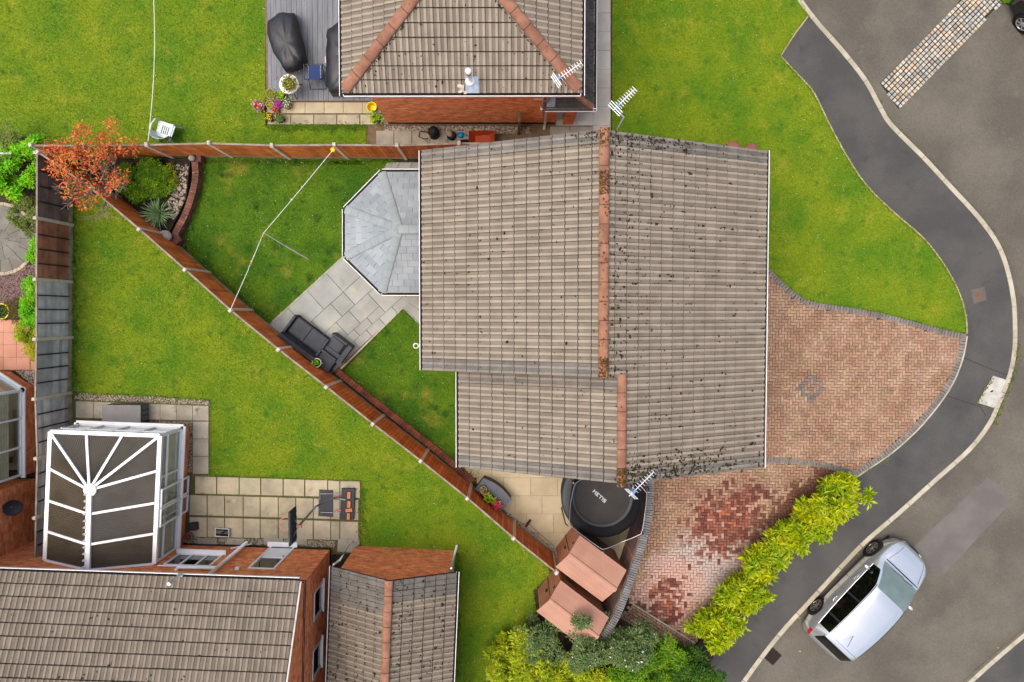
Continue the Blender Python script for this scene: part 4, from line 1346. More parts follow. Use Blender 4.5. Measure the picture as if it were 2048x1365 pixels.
def moss(parent, spots, mat='moss', name='moss'):
    """spots: (point, normal, radius)"""
    base = np.array([(math.cos(t), math.sin(t), 0) for t in [k * math.pi / 3 for k in range(6)]] + [(0, 0, .55)])
    f = np.array([(k, (k + 1) % 6, 6) for k in range(6)])
    vv = []
    for (p, n, r) in spots:
        q = Vector(n).to_track_quat('Z', 'Y').to_matrix()
        s = rnd.uniform(.6, 1.4)
        jit = [rnd.uniform(.6, 1.25) for _ in range(7)]
        for k in range(7):
            vv.append(p + q @ Vector((base[k][0] * r * s * jit[k], base[k][1] * r / s * jit[k], base[k][2] * r * jit[k])))
    n_ = len(spots)
    ff = (f[None] + (np.arange(n_) * 7)[:, None, None]).reshape(-1, 3)
    return np_obj(name, np_mesh(name, np.array([tuple(p) for p in vv]), ff, mat), parent, kind='stuff')

def brick_wall(parent, a, d, L, z0, z1, top=None, holes=(), mat='brick_wall', band=(), name='brickwork', nrm=None):
    """bricks 215 x 65 laid in stretcher bond on the face starting at a, running along d; top(x) gives a raked top"""
    d = Vector((d[0], d[1], 0)).normalized()
    n_ = Vector(nrm) if nrm is not None else Vector((d.y, -d.x, 0))
    cs, vv = [], []
    rows_ = int((z1 - z0) / .075)
    bb = []
    for r_ in range(rows_):
        z = z0 + r_ * .075
        x = -(.1125 if r_ % 2 else 0)
        while x < L:
            x0, x1_ = max(0, x), min(L, x + .215)
            x += .225
            if x1_ - x0 < .04:
                continue
            if top and z + .07 > min(top(x0), top(x1_)):
                continue
            if any(h[0] < (x0 + x1_) / 2 < h[1] and h[2] < z + .035 < h[3] for h in holes):
                continue
            bb.append((x0, x1_, z, any(abs(z - q) < .05 for q in band)))
    for sel, mt, nm in ((False, mat, name), (True, 'brick_band', 'brick_band')):
        w = [b for b in bb if b[3] == sel]
        if not w:
            continue
        V = np.empty((len(w), 8, 3))
        for k, (x0, x1_, z, _) in enumerate(w):
            o = rnd.uniform(.008, .012) + (.006 if sel else 0)
            e = [a + d * x0, a + d * x1_]
            V[k] = [(*(e[0] - n_ * .02).xy, z), (*(e[1] - n_ * .02).xy, z), (*(e[1] - n_ * .02).xy, z + .065), (*(e[0] - n_ * .02).xy, z + .065),
                    (*(e[0] + n_ * o).xy, z), (*(e[1] + n_ * o).xy, z), (*(e[1] + n_ * o).xy, z + .065), (*(e[0] + n_ * o).xy, z + .065)]
        f = np.array([(4, 5, 6, 7), (0, 1, 5, 4), (1, 2, 6, 5), (2, 3, 7, 6), (3, 0, 4, 7)])
        ff = (f[None] + (np.arange(len(w)) * 8)[:, None, None]).reshape(-1, 4)
        np_obj(nm, np_mesh(nm, V.reshape(-1, 3), ff, mt), parent, kind='stuff')

def window(parent, T, w, h, lights=2, sill=True, open_=None, depth=.05, glass='door_glass', name='window', sillw=.14):
    """T: frame with x along the wall, y outward, z up, origin at lower left"""
    m = MB()
    f_ = .06
    m.box((w / 2, 0, f_ / 2), (w, depth, f_), T=T).box((w / 2, 0, h - f_ / 2), (w, depth, f_), T=T)
    m.box((f_ / 2, 0, h / 2), (f_, depth, h - 2 * f_), T=T).box((w - f_ / 2, 0, h / 2), (f_, depth, h - 2 * f_), T=T)
    for k in range(1, lights):
        m.box((w * k / lights, 0, h / 2), (f_ * .9, depth, h - 2 * f_), T=T)
    wo_ = m.build(name, 'white_upvc', parent)
    for k in range(lights):
        a_, b_ = w * k / lights + f_ * .5, w * (k + 1) / lights - f_ * .5
        MB().box(((a_ + b_) / 2, -.012, h / 2), (b_ - a_, .01, h - 2 * f_), T=T).build('pane', glass, wo_)
    if sill:
        MB().box((w / 2, sillw / 2, -.03), (w + .14, sillw + .04, .06), T=T).build('sill', 'white_upvc', wo_)
    return wo_

TANP = .47
CP_, SP_ = 1 / math.sqrt(1 + TANP ** 2), TANP / math.sqrt(1 + TANP ** 2)

# ================================================================== the house in the middle
ZE = 4.8
XL, XR = P(847, 520, ZE).x, P(1527, 620, ZE).x
XM = (XL + XR) / 2
ZR = ZE + TANP * (XM - XL)
YT, YB, YB2 = P(1200, 301, ZE).y, P(842, 741, ZE).y, P(1533, 936, ZE).y
# second, lower ridge on the same front slope
XB2L = P(920, 840, ZE).x
XM2 = (XB2L + XR) / 2
ZR2 = ZE + TANP * (XR - XM2)
hm = thing('house', 'house with two staggered ridges, brown ribbed tile roof and clay ridge tiles', 'house', ((XL + XR) / 2, (YT + YB2) / 2, 0))
MB().prism([(XL + .35, YB + .08), (XL + .35, YT - .08), (XR - .35, YT - .08), (XR - .35, YB2 + .08), (XB2L + .35, YB2 + .08), (XB2L + .35, YB + .08)], -.05, ZE - .12).build('wall', 'brick_wall', hm)
rf = MB()
d_ = .06
rf.add([(XL, YB, ZE - d_), (XM, YB, ZR - d_), (XR, YB, ZE - d_), (XL, YT, ZE - d_), (XM, YT, ZR - d_), (XR, YT, ZE - d_)],
       [(0, 1, 4, 3), (1, 2, 5, 4), (0, 2, 1), (3, 4, 5), (0, 3, 5, 2)])
rf.add([(XB2L, YB2, ZE - d_), (XM2, YB2, ZR2 - d_), (XR, YB2, ZE - d_ - .001), (XB2L, YB, ZE - d_), (XM2, YB, ZR2 - d_), (XR, YB, ZE - d_ - .001)],
       [(0, 1, 4, 3), (1, 2, 5, 4), (0, 2, 1), (3, 4, 5), (0, 3, 5, 2)])
roof = rf.build('roof', 'roof_under', hm)
for (yg, xa, xm_, xb, zr_) in ((YT - .085, XL, XM, XR, ZR), (YB + .085, XL, XM, XR, ZR), (YB2 + .085, XB2L, XM2, XR, ZR2)):
    sgn = 1 if yg > 0 else -1
    MB().add([(xa + .3, yg + sgn * .09, ZE - .2), (xb - .3, yg + sgn * .09, ZE - .2), (xb - .3, yg + sgn * .09, ZE + .06), (xm_, yg + sgn * .09, zr_ - .08), (xa + .3, yg + sgn * .09, ZE + .06)], [(0, 1, 2, 3, 4)]).build('gable', 'brick_wall', hm)
UL, UR = Vector((CP_, 0, SP_)), Vector((-CP_, 0, SP_))
LS = (XM - XL) / CP_
nr1 = int(LS / TG + .6)
ncA = round((YT - YB) / TW)
sA = slope((XL - .02, YB + ((YT - YB) - ncA * TW) / 2, ZE - .02), (0, 1, 0), UL, ncA, nr1)
ncR = round((YT - YB2) / TW)
topcap = lambda p: (p.y > YB - .1 and p.x > XM) or p.x > XM2 - .05
sR = slope((XR + .02, YB2 + ((YT - YB2) - ncR * TW) / 2, ZE - .02), (0, 1, 0), UR, ncR, nr1, keep=topcap)
ncB = round((YB - YB2) / TW)
nr2 = int((XM2 - XB2L) / CP_ / TG + .6)
sB = slope((XB2L - .02, YB2 + ((YB - YB2) - ncB * TW) / 2, ZE - .02), (0, 1, 0), UL, ncB, nr2)
def split_verge(*sl):
    inner, edge = [], []
    for s in sl:
        for (M, i, j, nc) in s:
            (edge if i in (0, nc - 1) else inner).append(M)
    return inner, edge
inn, edg = split_verge(sA, sR, sB)
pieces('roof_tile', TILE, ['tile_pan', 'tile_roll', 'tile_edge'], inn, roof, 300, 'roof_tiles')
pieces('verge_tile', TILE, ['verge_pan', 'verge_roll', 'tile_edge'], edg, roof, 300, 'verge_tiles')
ridge(roof, (XM, YT + .04, ZR + .06), (XM, YB - .02, ZR + .06))
ridge(roof, (XM2, YB + .06, ZR2 + .06), (XM2, YB2 - .06, ZR2 + .06), r=.115)
# lead flashing in the step between the two roofs
MB().add([(XB2L, YB + .012, ZE), (XM, YB + .012, ZR), (XM, YB + .012, ZR - .3), (XB2L, YB + .012, ZE - .3)], [(0, 1, 2, 3)]).build('flashing', 'lead_grey', roof)
gutter(hm, (XL - .06, YB, ZE - .05), (XL - .06, YT, ZE - .05))
gutter(hm, (XR + .06, YB2, ZE - .05), (XR + .06, YT, ZE - .05))
gutter(hm, (XB2L - .06, YB2, ZE - .05), (XB2L - .06, YB - .02, ZE - .05))
NL, NRr = Vector((-SP_, 0, CP_)), Vector((SP_, 0, CP_))
def onR(x, y):
    return Vector((x, y, ZE + TANP * (XR - x) + .045))
def onL(x, y, xl=XL):
    return Vector((x, y, ZE + TANP * (x - xl) + .045))
sp = []
def joint_y(y):        # most moss sits in the side laps and under the tails
    return YB2 + round((y - YB2) / (TW / 2)) * (TW / 2) + rnd.gauss(0, .012) if rnd.random() < .65 else y
def joint_x(x, xe, sgn):
    t = round(abs(xe - x) / (TG * CP_)) * TG * CP_ + abs(rnd.gauss(0, .02))
    return xe + sgn * t if rnd.random() < .4 else x
for k in range(430):
    x, y = rnd.uniform(XM2 + .15, XR - .1), rnd.uniform(YB2, YT)
    x, y = min(joint_x(x, XR, -1), XR), joint_y(y)
    r_ = abs(rnd.gauss(.0, .012)) + .008 + (.02 if rnd.random() < .08 else 0)
    for q in range(1 if rnd.random() < .6 else rnd.randint(2, 5)):
        sp.append((onR(max(XM2 + .12, min(XR, x + q * rnd.uniform(-.05, .05))), y + rnd.gauss(0, .008)), NRr, r_ * rnd.uniform(.6, 1.1)))
for k in range(260):
    x = XM + .15 + abs(rnd.gauss(0, .5)); sp.append((onR(min(x, XR), rnd.uniform(YB, YT)), NRr, abs(rnd.gauss(.0, .016)) + .01))
for k in range(230):
    sp.append((onL(joint_x(rnd.uniform(XL, XM - .3), XL, 1), joint_y(rnd.uniform(YB, YT))), NL, abs(rnd.gauss(.0, .012)) + .008))
for k in range(110):
    sp.append((onL(rnd.uniform(XB2L, XM2 - .1), rnd.uniform(YB2, YB), XB2L), NL, abs(rnd.gauss(.0, .011)) + .008))
for k in range(330):    # heavy growth along the south and north verges
    x = XM2 + .15 + abs(rnd.gauss(0, 1.7)); sp.append((onR(min(x, XR - .1), YB2 + .05 + abs(rnd.gauss(0, .28))), NRr, rnd.uniform(.012, .045)))
for k in range(170):
    x = XM + .15 + abs(rnd.gauss(0, 1.6)); sp.append((onR(min(x, XR - .1), YT - .04 - abs(rnd.gauss(0, .15))), NRr, rnd.uniform(.012, .035)))
for k in range(40):
    x = XM - .15 - abs(rnd.gauss(0, .4)); sp.append((onL(x, YT - .04 - abs(rnd.gauss(0, .15))), NL, rnd.uniform(.012, .03)))
moss(roof, sp)
sp = []
for (x, z, y0, y1, n) in ((XM, ZR, YT - .4, YT + .02, 60), (XM, ZR, YT - 1.55, YT - 1.0, 160), (XM, ZR, YB, YB + .45, 130), (XM, ZR, YB, YT, 80), (XM2, ZR2, YB2 - .04, YB2 + .4, 150)):
    for k in range(n):
        t = rnd.uniform(.25, 2.9)
        sp.append((Vector((x + math.cos(t) * .12, rnd.uniform(y0, y1), z + .04 + math.sin(t) * .075)), Vector((math.cos(t), 0, math.sin(t))), rnd.uniform(.012, .032)))
moss(roof, sp, 'moss_ginger', 'ridge_moss')
# flue on the west wall
c = P(833, 692, 4.3)
m = MB()
m.tube([(XL + .36, c.y, 4.3), (XL - .2, c.y, 4.3)], .06, 12)
m.build('flue', 'white_upvc', hm, smooth_=True)
MB().lathe([(.075, 0), (.08, .1), (.055, .1), (.05, .02)], 14, T=Matrix.Translation((XL - .28, c.y, 4.27)), close=False).build('flue_terminal', 'white_dirty', hm)
# two round tubs by the north wall
for (u, v, r_, lb) in ((1466, 298, .26, 'larger round red-brown lid showing past the roof verge'), (1503, 300, .22, 'smaller round red-brown lid showing past the roof verge')):
    c = P(u, v, .6)
    t_ = thing('lidded_tub', lb, 'tub', (c.x, c.y, 0))
    T = Matrix.Translation((c.x, c.y, 0))
    MB().lathe([(r_ * .8, 0), (r_ * .95, .3), (r_ * .97, .56)], 18, T=T).build('body', 'bin_brown', t_, smooth_=True)
    MB().lathe([(r_, .55), (r_, .6), (r_ * .85, .63), (r_ * .2, .64), (.01, .645)], 18, T=T).build('lid', 'bin_brown', t_)

# ================================================================== tiled conservatory on its west side
ct = thing('conservatory', 'conservatory with pale grey slate-effect hipped roof and white gutter', 'conservatory', P(790, 460))
ZC, ZA = 2.3, 3.35
px = [(850, 345), (764, 345), (691, 419), (691, 513), (764, 585), (850, 585)]
eave = PL(px, ZC)
ap = P(798, 459, ZA)
ap2 = Vector((XL + .3, ap.y, ZA))
inset = []
cen = P(800, 463, ZC)
for p in eave:
    inset.append(p.lerp(cen, .07))
MB().prism([p.xy[:] for p in inset], -.05, ZC - .1).build('wall', 'brick_wall', ct)
rr_ = MB()
V = [tuple(p) for p in eave] + [tuple(ap), tuple(ap2)]
faces = [(0, 1, 6, 7), (1, 2, 6), (2, 3, 6), (3, 4, 6), (4, 5, 7, 6), (0, 7, 5)]
rr_.add([(v[0], v[1], v[2] - .03) for v in V], faces + [(5, 4, 3, 2, 1, 0)])
croof = rr_.build('roof', 'slate_dark', ct)
def face_tiles(poly, wt, gt):
    """slate-effect tiles clipped to a roof facet, first edge = eave"""
    a, b = Vector(poly[0]), Vector(poly[1])
    X = (b - a).normalized()
    n_ = (b - a).cross(Vector(poly[-1]) - a).normalized()
    if n_.z < 0:
        n_ = -n_
    Y = n_.cross(X)
    if (Vector(poly[-1]) - a).dot(Y) < 0:
        Y = -Y
    ctr = sum((Vector(p) for p in poly), Vector()) / len(poly)
    loc = [((Vector(p) - a).dot(X), (Vector(p) - a).dot(Y)) for p in poly]
    xm, xM = min(p[0] for p in loc), max(p[0] for p in loc)
    yM = max(p[1] for p in loc)
    j = 0
    while j * gt < yM:
        x = xm - wt + (wt / 2 if j % 2 else 0)
        while x < xM:
            bm_ = bmesh.new()
            q = [(x + .004, j * gt - .0, .022), (x + wt - .004, j * gt, .022), (x + wt - .004, (j + 1) * gt + .02, .002), (x + .004, (j + 1) * gt + .02, .002)]
            up_ = [bm_.verts.new(p) for p in q]
            lo_ = [bm_.verts.new((p[0], p[1] - .014, p[2] - .02)) for p in q]
            bm_.faces.new(up_)
            bm_.faces.new((lo_[1], lo_[0], up_[0], up_[1])[::-1]).material_index = 1; bm_.faces.new((up_[1], up_[2], lo_[2], lo_[1])[::-1]); bm_.faces.new((up_[3], up_[0], lo_[0], lo_[3])[::-1])
            for k in range(len(loc)):
                p0, p1 = Vector((*loc[k], 0)), Vector((*loc[(k + 1) % len(loc)], 0))
                e = p1 - p0
                nn = Vector((e.y, -e.x, 0))
                cl = Vector(((ctr - a).dot(X), (ctr - a).dot(Y), 0))
                if (cl - p0).dot(nn) > 0:
                    nn = -nn
                if not bm_.faces:
                    break
                bmesh.ops.bisect_plane(bm_, geom=bm_.verts[:] + bm_.edges[:] + bm_.faces[:], plane_co=p0, plane_no=nn, clear_outer=True)
            if bm_.faces and sum(f.calc_area() for f in bm_.faces) > .002:
                me = bpy.data.meshes.new('slate_tile'); bm_.to_mesh(me); me.materials.append(MATS['lite_tile']); me.materials.append(MATS['slate_dark'])
                z_ = rnd.uniform(0, .003)
                inst('slate_tile', me, frame(a + n_ * z_, X, Y, n_), croof)
            bm_.free()
            x += wt
        j += 1
Vv = [Vector(v) for v in V]
for f_ in ((1, 0, 7, 6), (2, 1, 6), (3, 2, 6), (4, 3, 6), (5, 4, 6, 7)):
    face_tiles([Vv[k] for k in f_], .34, .22)
for k in (1, 2, 3, 4):
    ridge(croof, Vv[k] + Vector((0, 0, .03)), Vv[6] + Vector((0, 0, .04)), r=.13, seg=.28, mat='lite_hip', name='hip_tile', sag=.3)
ridge(croof, Vv[6] + Vector((0, 0, .04)), Vv[7] + Vector((0, 0, .04)), r=.13, seg=.28, mat='lite_hip', name='ridge_tile', sag=.3)
for k in range(5):
    a, b = eave[k], eave[k + 1]
    d = (b - a).normalized(); o_ = Vector((d.y, -d.x, 0))
    if o_.dot(a - cen) < 0:
        o_ = -o_
    gutter(ct, a + o_ * .05 - Vector((0, 0, .03)), b + o_ * .05 - Vector((0, 0, .03)), w=.09)

for k in range(5):
    a, b = inset[k], inset[k + 1]
    d = b - a; d.z = 0; L = d.length; d.normalize(); o_ = Vector((d.y, -d.x, 0))
    if o_.dot(a - cen) < 0:
        o_ = -o_
    window(ct, frame(Vector((a.x, a.y, .65)) + d * .12 + o_ * .02, d, o_, (0, 0, 1)), L - .24, 1.4, 2, glass='car_glass', sillw=.05)
for (x_, y_, n_) in ((XL + .35, YT - 1.2, -1), (XB2L + .35, YB2 + 1.6, -1), (XR - .35, YT - 1.6, 1), (XR - .35, YB2 + 1.2, 1), (XR - .35, .2, 1)):
    window(hm, frame(Vector((x_ + n_ * .02, y_ + .6, 3.1)), (0, -1, 0), (n_, 0, 0), (0, 0, 1)), 1.2, 1.1, 2, glass='car_glass', sillw=.05)

# ================================================================== north house, hipped
ZN = 4.95
NW_, NE_ = P(687, 184, ZN), P(1161, 184, ZN)
wn_ = NE_.x - NW_.x
hn = thing('house', 'hipped-roof house with orange brick side wall next to the grey deck', 'house', ((NW_.x + NE_.x) / 2, NW_.y + 4, 0))
x0, x1 = NW_.x, NE_.x
y0 = NW_.y
AZ = ZN + TANP * wn_ / 2
A1 = Vector(((x0 + x1) / 2, y0 + wn_ / 2, AZ))
A2 = Vector((A1.x, y0 + 9, AZ))
wc = P(777, 247)
WX0, WX1, WY = wc.x, x1 - .4, wc.y
MB().prism([(WX0, WY), (WX1, WY), (WX1, WY + 9), (WX0, WY + 9)], -.05, ZN - .1).build('wall', 'mortar', hn)
brick_wall(hn, Vector((WX0, WY, 0)), (1, 0), WX1 - WX0, .0, ZN - .1, band=(4.45,), nrm=(0, -1, 0))
MB().box(((WX0 + WX1) / 2, WY - .015, .07), (WX1 - WX0, .04, .16)).build('plinth', 'brick_band', hn)
MB().prism([(x0 + .02, y0 + .03), (x1 - .02, y0 + .03), (x1 - .02, y0 + 9.5), (x0 + .02, y0 + 9.5)], ZN - .13, ZN - .08).build('soffit', 'render_cream', hn)
V = [(x0, y0, ZN - .06), (x1, y0, ZN - .06), tuple(A1 - Vector((0, 0, .06))), (x0, y0 + 9, ZN - .06), (x1, y0 + 9, ZN - .06), tuple(A2 - Vector((0, 0, .06)))]
nroof = MB().add(V, [(0, 1, 2), (0, 2, 5, 3), (1, 4, 5, 2), (0, 3, 4, 1)]).build('roof', 'roof_under', hn)
nS = int(wn_ / TW) + 1
US = Vector((0, CP_, SP_))
hp_l = (Vector((x0, y0, ZN)), Vector((-1, 1, 0)).normalized())
hp_r = (Vector((x1, y0, ZN)), Vector((1, 1, 0)).normalized())
s1 = slope((x0 + (wn_ - nS * TW) / 2, y0 - .02, ZN - .02), (1, 0, 0), US, nS, 11)
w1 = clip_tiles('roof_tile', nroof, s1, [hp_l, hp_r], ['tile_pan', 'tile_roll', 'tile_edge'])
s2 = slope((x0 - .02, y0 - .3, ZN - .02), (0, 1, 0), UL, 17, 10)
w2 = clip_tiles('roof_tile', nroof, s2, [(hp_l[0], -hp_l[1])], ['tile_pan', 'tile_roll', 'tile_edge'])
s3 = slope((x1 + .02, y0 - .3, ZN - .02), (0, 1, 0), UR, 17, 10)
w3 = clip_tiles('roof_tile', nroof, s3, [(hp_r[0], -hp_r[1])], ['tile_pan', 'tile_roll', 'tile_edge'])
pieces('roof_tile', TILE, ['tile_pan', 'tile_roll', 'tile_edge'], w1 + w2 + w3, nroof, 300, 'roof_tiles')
ridge(nroof, Vector((x0 + .05, y0 + .05, ZN + .07)), A1 + Vector((0, 0, .06)), r=.15, seg=.5, name='hip_tile')
ridge(nroof, Vector((x1 - .05, y0 + .05, ZN + .07)), A1 + Vector((0, 0, .06)), r=.15, seg=.5, name='hip_tile')
ridge(nroof, A1 + Vector((0, 0, .06)), A2 + Vector((0, 0, .06)), r=.14)
gutter(hn, (x0, y0 - .06, ZN - .05), (x1, y0 - .06, ZN - .05))
gutter(hn, (x0 - .06, y0 - .1, ZN - .05), (x0 - .06, y0 + 9, ZN - .05))
gutter(hn, (x1 + .06, y0 - .1, ZN - .05), (x1 + .06, y0 + 9, ZN - .05))
sp = []
for k in range(120):
    x, t = rnd.uniform(x0 + .3, x1 - .3), abs(rnd.gauss(0, 1.2))
    if x0 + t < x < x1 - t:
        sp.append((Vector((x, y0 + t, ZN + TANP * t + .045)), Vector((0, -SP_, CP_)), abs(rnd.gauss(0, .012)) + .008))
for hx, sg in ((x0, 1), (x1, -1)):
    for k in range(60):
        t = rnd.uniform(.1, 3.2)
        sp.append((Vector((hx + sg * (t + .14), y0 + t - .14, ZN + TANP * (t - .12) + .05)), Vector((0, -SP_, CP_)), rnd.uniform(.01, .03)))
moss(nroof, sp)
# flue through the roof with a lead flashing and mortar patches
c = P(938, 150, 5.6)
zf = ZN + TANP * (c.y - y0) + .04
fl_ = MB().lathe([(.13, 0), (.13, .04), (.10, .07), (.075, .1), (.06, .12), (.06, .62), (.075, .63), (.08, .82), (.04, .86), (.01, .87)], 16, T=Matrix.Translation((c.x, c.y, zf))).build('flue', 'white_upvc', nroof, smooth_=True)
MB().lathe([(.083, .0), (.083, .03)], 16, T=Matrix.Translation((c.x, c.y, zf + .66))).build('flue_band', 'pot_dark', fl_)
T = frame(Vector((c.x + .05, c.y - .08, zf - .035)), (1, 0, 0), US)
MB().box((.0, .0, .02), (.34, .42, .02), T=T).build('flashing', 'lead_blue', nroof)
for k in range(9):
    MB().box((-.30 + rnd.uniform(-.1, .14), -.1 + rnd.uniform(-.1, .1), .036 + k * .001), (rnd.uniform(.05, .1), rnd.uniform(.05, .09), .012), rnd.uniform(-.2, .2), T=T).build('mortar_patch', 'post_cap', nroof)
# lower slate apron round the front corner
ZQ = 2.65
ec = P(1187, 217, ZQ)
q0 = Vector((ec.x, ec.y, ZQ))
yn = y0 + 9
app = thing('porch_roof', 'narrow dark slate lean-to roof with clay hips below the white gutter', 'roof', (ec.x - .3, ec.y + 2, ZQ))
wx = WX1 - .05
hx = .75
Va = [(ec.x, ec.y, ZQ), (ec.x, yn, ZQ), (wx, yn, ZQ + hx * .55), (wx, ec.y + .65, ZQ + hx * .55), (wx - .05, ec.y, ZQ), (wx - .35, ec.y, ZQ), (wx - .35, ec.y + .65, ZQ + hx * .55)]
apr = MB().add([Va[0], Va[1], Va[2], Va[3]], [(0, 1, 2, 3)]).add([Va[0], Va[3], Va[6], Va[5]], [(0, 1, 2, 3)]).build('deck', 'roof_under', app)
me = MB().bbox((0, 0, .01), (.19, .18, .016), .003).mesh('slate', 'slate_dark')
def plane_slates(o, X, Y, nx, ny, ok):
    X, Y = Vector(X).normalized(), Vector(Y).normalized()
    n_ = X.cross(Y)
    if n_.z < 0:
        n_ = -n_
    for j in range(ny):
        for i in range(nx):
            p = Vector(o) + X * ((i + (.5 if j % 2 else 0)) * .2) + Y * (j * .15 + .08)
            if ok(p):
                inst('slate', me, frame(p + n_ * rnd.uniform(.004, .012), X, Y, n_) @ Matrix.Rotation(.07, 4, 'X'), app)
plane_slates(Vector(Va[0]), (0, 1, 0), (wx - ec.x, 0, hx * .55), 34, 6, lambda p: p.y - ec.y > (ec.x - p.x) * .85 - .05 and p.x > wx - .05)
plane_slates(Vector((wx - .35, ec.y, ZQ)), (1, 0, 0), (0, .65, hx * .55), 8, 5, lambda p: p.y - ec.y < (ec.x - p.x) * .85 + .05)
ridge(app, Vector(Va[0]) + Vector((-.02, .02, .04)), Vector(Va[3]) + Vector((0, 0, .05)), r=.09, seg=.2, name='hip_tile', sag=.8)
gutter(app, (ec.x + .05, ec.y - .08, ZQ - .03), (ec.x + .05, yn, ZQ - .03), w=.08)
gutter(app, (wx - .4, ec.y - .05, ZQ - .03), (ec.x + .08, ec.y - .05, ZQ - .03), w=.08)
MB().add([(wx - .35, ec.y + .02, ZQ + .05), (wx - .1, ec.y + .02, ZQ + .05), (wx - .08, ec.y + .6, ZQ + .75), (wx - .3, ec.y + .6, ZQ + .75)], [(0, 1, 2, 3)]).build('lead_apron', 'lead_blue', app)
c = P(1138, 238, .5)
MB().box((c.x, c.y + .1, 1.2), (.34, .34, 2.4)).build('brick_pier', 'brick_wall', app)
# pipes on the south-east corner
dp = MB()
a_, b_, c_ = P(1100, 190, 4.7), P(1090, 250, .5), P(1088, 262, .0)
dp.tube([(a_.x, WY - .12, 4.75), (b_.x, WY - .12, .55), (c_.x, WY - .2, .05)], .045, 8)
dp.build('downpipe', 'white_dirty', hn, smooth_=True)
a_ = P(1090, 192, 4.6); b_ = P(1082, 250, .9)
MB().tube([(a_.x, WY - .07, 4.6), (b_.x, WY - .07, .9)], .02, 6).build('waste_pipe', 'white_dirty', hn)
MB().tube([(P(1085, 0, 3).x - .25, WY - .07, 2.9), (wx - .45, WY - .07, 2.9)], .02, 6).build('branch_pipe', 'white_dirty', hn)
MB().tube([(P(1100, 0, 2.4).x - .25, WY - .12, 2.35), (wx - .5, ec.y, ZQ - .08)], .04, 8).build('porch_downpipe', 'white_dirty', hn)

# ================================================================== south-west house
TH = R(-1.9)
ex = Vector((math.cos(TH), math.sin(TH), 0)); ey = Vector((-math.sin(TH), math.cos(TH), 0))
oc = P(661, 1098)
ZS = 4.0
TS = frame(oc, ex, ey, (0, 0, 1))           # local: x east, y north, origin at the wall's north-east corner
LN, DP = 11.0, 8.0
hs = thing('house', 'orange brick house with brown tiled gable roof and dark brick band', 'house', (TS @ Vector((-5, -4, 0))))
topE = lambda x: ZS - .1 + TANP * min(x + .35, 8.7 - x)
MB().prism([(-LN, -DP), (-.03, -DP), (-.03, -.03), (-LN, -.03)], -.05, ZS, T=TS).build('wall', 'mortar', hs)
MB().add([(-.03, -.03, ZS - .05), (-.03, -DP, ZS - .05), (-.03, -DP / 2, ZS + TANP * DP / 2)], [(0, 1, 2)], T=TS).build('gable', 'mortar', hs)
def loc_x(u, v, z):
    return (TS.inverted() @ P(u, v, z))
# openings on the north wall: door and window; local x measured west from the corner
dx0, dx1 = -loc_x(590, 1093, .05).x, -loc_x(540, 1092, .05).x
wx0, wx1 = -loc_x(447, 1107, 1.0).x, -loc_x(357, 1107, 1.0).x
brick_wall(hs, oc, -ex, LN, .0, ZS - .02, holes=((dx0, dx1, 0, 2.12), (wx0, wx1, 1.0, 2.05)), band=(2.93, 3.08), nrm=ey)
ew = ((-loc_x(646, 1160, .8).y if False else .62, 1.62), (2.5, 3.5))
brick_wall(hs, oc, -ey, DP, .0, ZS + 2.0, top=topE, holes=((.75, 1.7, .95, 1.95), (2.65, 3.6, .95, 1.95)), band=(2.93, 3.08), nrm=ex)
for z_ in (.07,):
    MB().box((-LN / 2, .012, z_), (LN + .02, .03, .15), T=TS).build('plinth', 'brick_band', hs)
    MB().box((.012, -DP / 2, z_), (.03, DP, .15), T=TS).build('plinth', 'brick_band', hs)

TN = TS @ Matrix.Rotation(math.pi, 4, 'Z')        # x west, y south
def north_T(x, z):       # x west from the corner; outward = +ey
    return frame(oc - ex * x + Vector((0, 0, z)), -ex, ey, (0, 0, 1))
window(hs, north_T(wx0, 1.0), wx1 - wx0, 1.05, 3, glass='car_glass')
# door: frame, white lower panel, dark upper glass
dT = north_T(dx0, .06)
dw = dx1 - dx0
m = MB().box((.035, 0, 1.03), (.07, .06, 2.06), T=dT).box((dw - .035, 0, 1.03), (.07, .06, 2.06), T=dT).box((dw / 2, 0, 2.03), (dw - .14, .06, .07), T=dT)
do = m.build('door', 'white_upvc', hs)
MB().box((dw / 2, -.01, .5), (dw - .14, .05, 1.0), T=dT).build('door_panel', 'white_upvc', do)
MB().box((dw / 2, -.02, 1.5), (dw - .22, .02, .96), T=dT).build('pane', 'car_glass', do)
MB().box((.09, .05, 1.02), (.04, .05, .14), T=dT).build('handle', 'chrome', do)
MB().box((dw / 2, .08, -.02), (dw + .16, .22, .06), T=dT).build('threshold', 'white_upvc', do)
for y_ in (.75, 2.65):
    window(hs, frame(oc - ey * y_ + Vector((0, 0, .95)), -ey, ex, (0, 0, 1)), .95, 1.0, 1, glass='car_glass', sillw=.05)
# roof
OH = .36
rz = lambda y: ZS + TANP * (OH - y)
V = [TS @ Vector(p) for p in ((-LN, OH, ZS - .06), (.1, OH, ZS - .06), (.1, -DP / 2, rz(-DP / 2) - .06), (-LN, -DP / 2, rz(-DP / 2) - .06), (-LN, -DP - OH, ZS - .06), (.1, -DP - OH, ZS - .06))]
sroof = MB().add(V, [(0, 1, 2, 3), (3, 2, 5, 4)]).build('roof', 'roof_under', hs)
Uv = (-ey * CP_ + Vector((0, 0, SP_)))
ncS = 30
ss = slope(TS @ Vector((.12 - ncS * TW, OH + .03, ZS - .02)), ex, Uv, ncS, 13)
inn, edg = split_verge(ss)
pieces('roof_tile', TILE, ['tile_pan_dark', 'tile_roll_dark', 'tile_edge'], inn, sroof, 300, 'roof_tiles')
pieces('verge_tile', TILE, ['tile_pan_dark', 'tile_roll_dark', 'tile_edge'], edg, sroof)
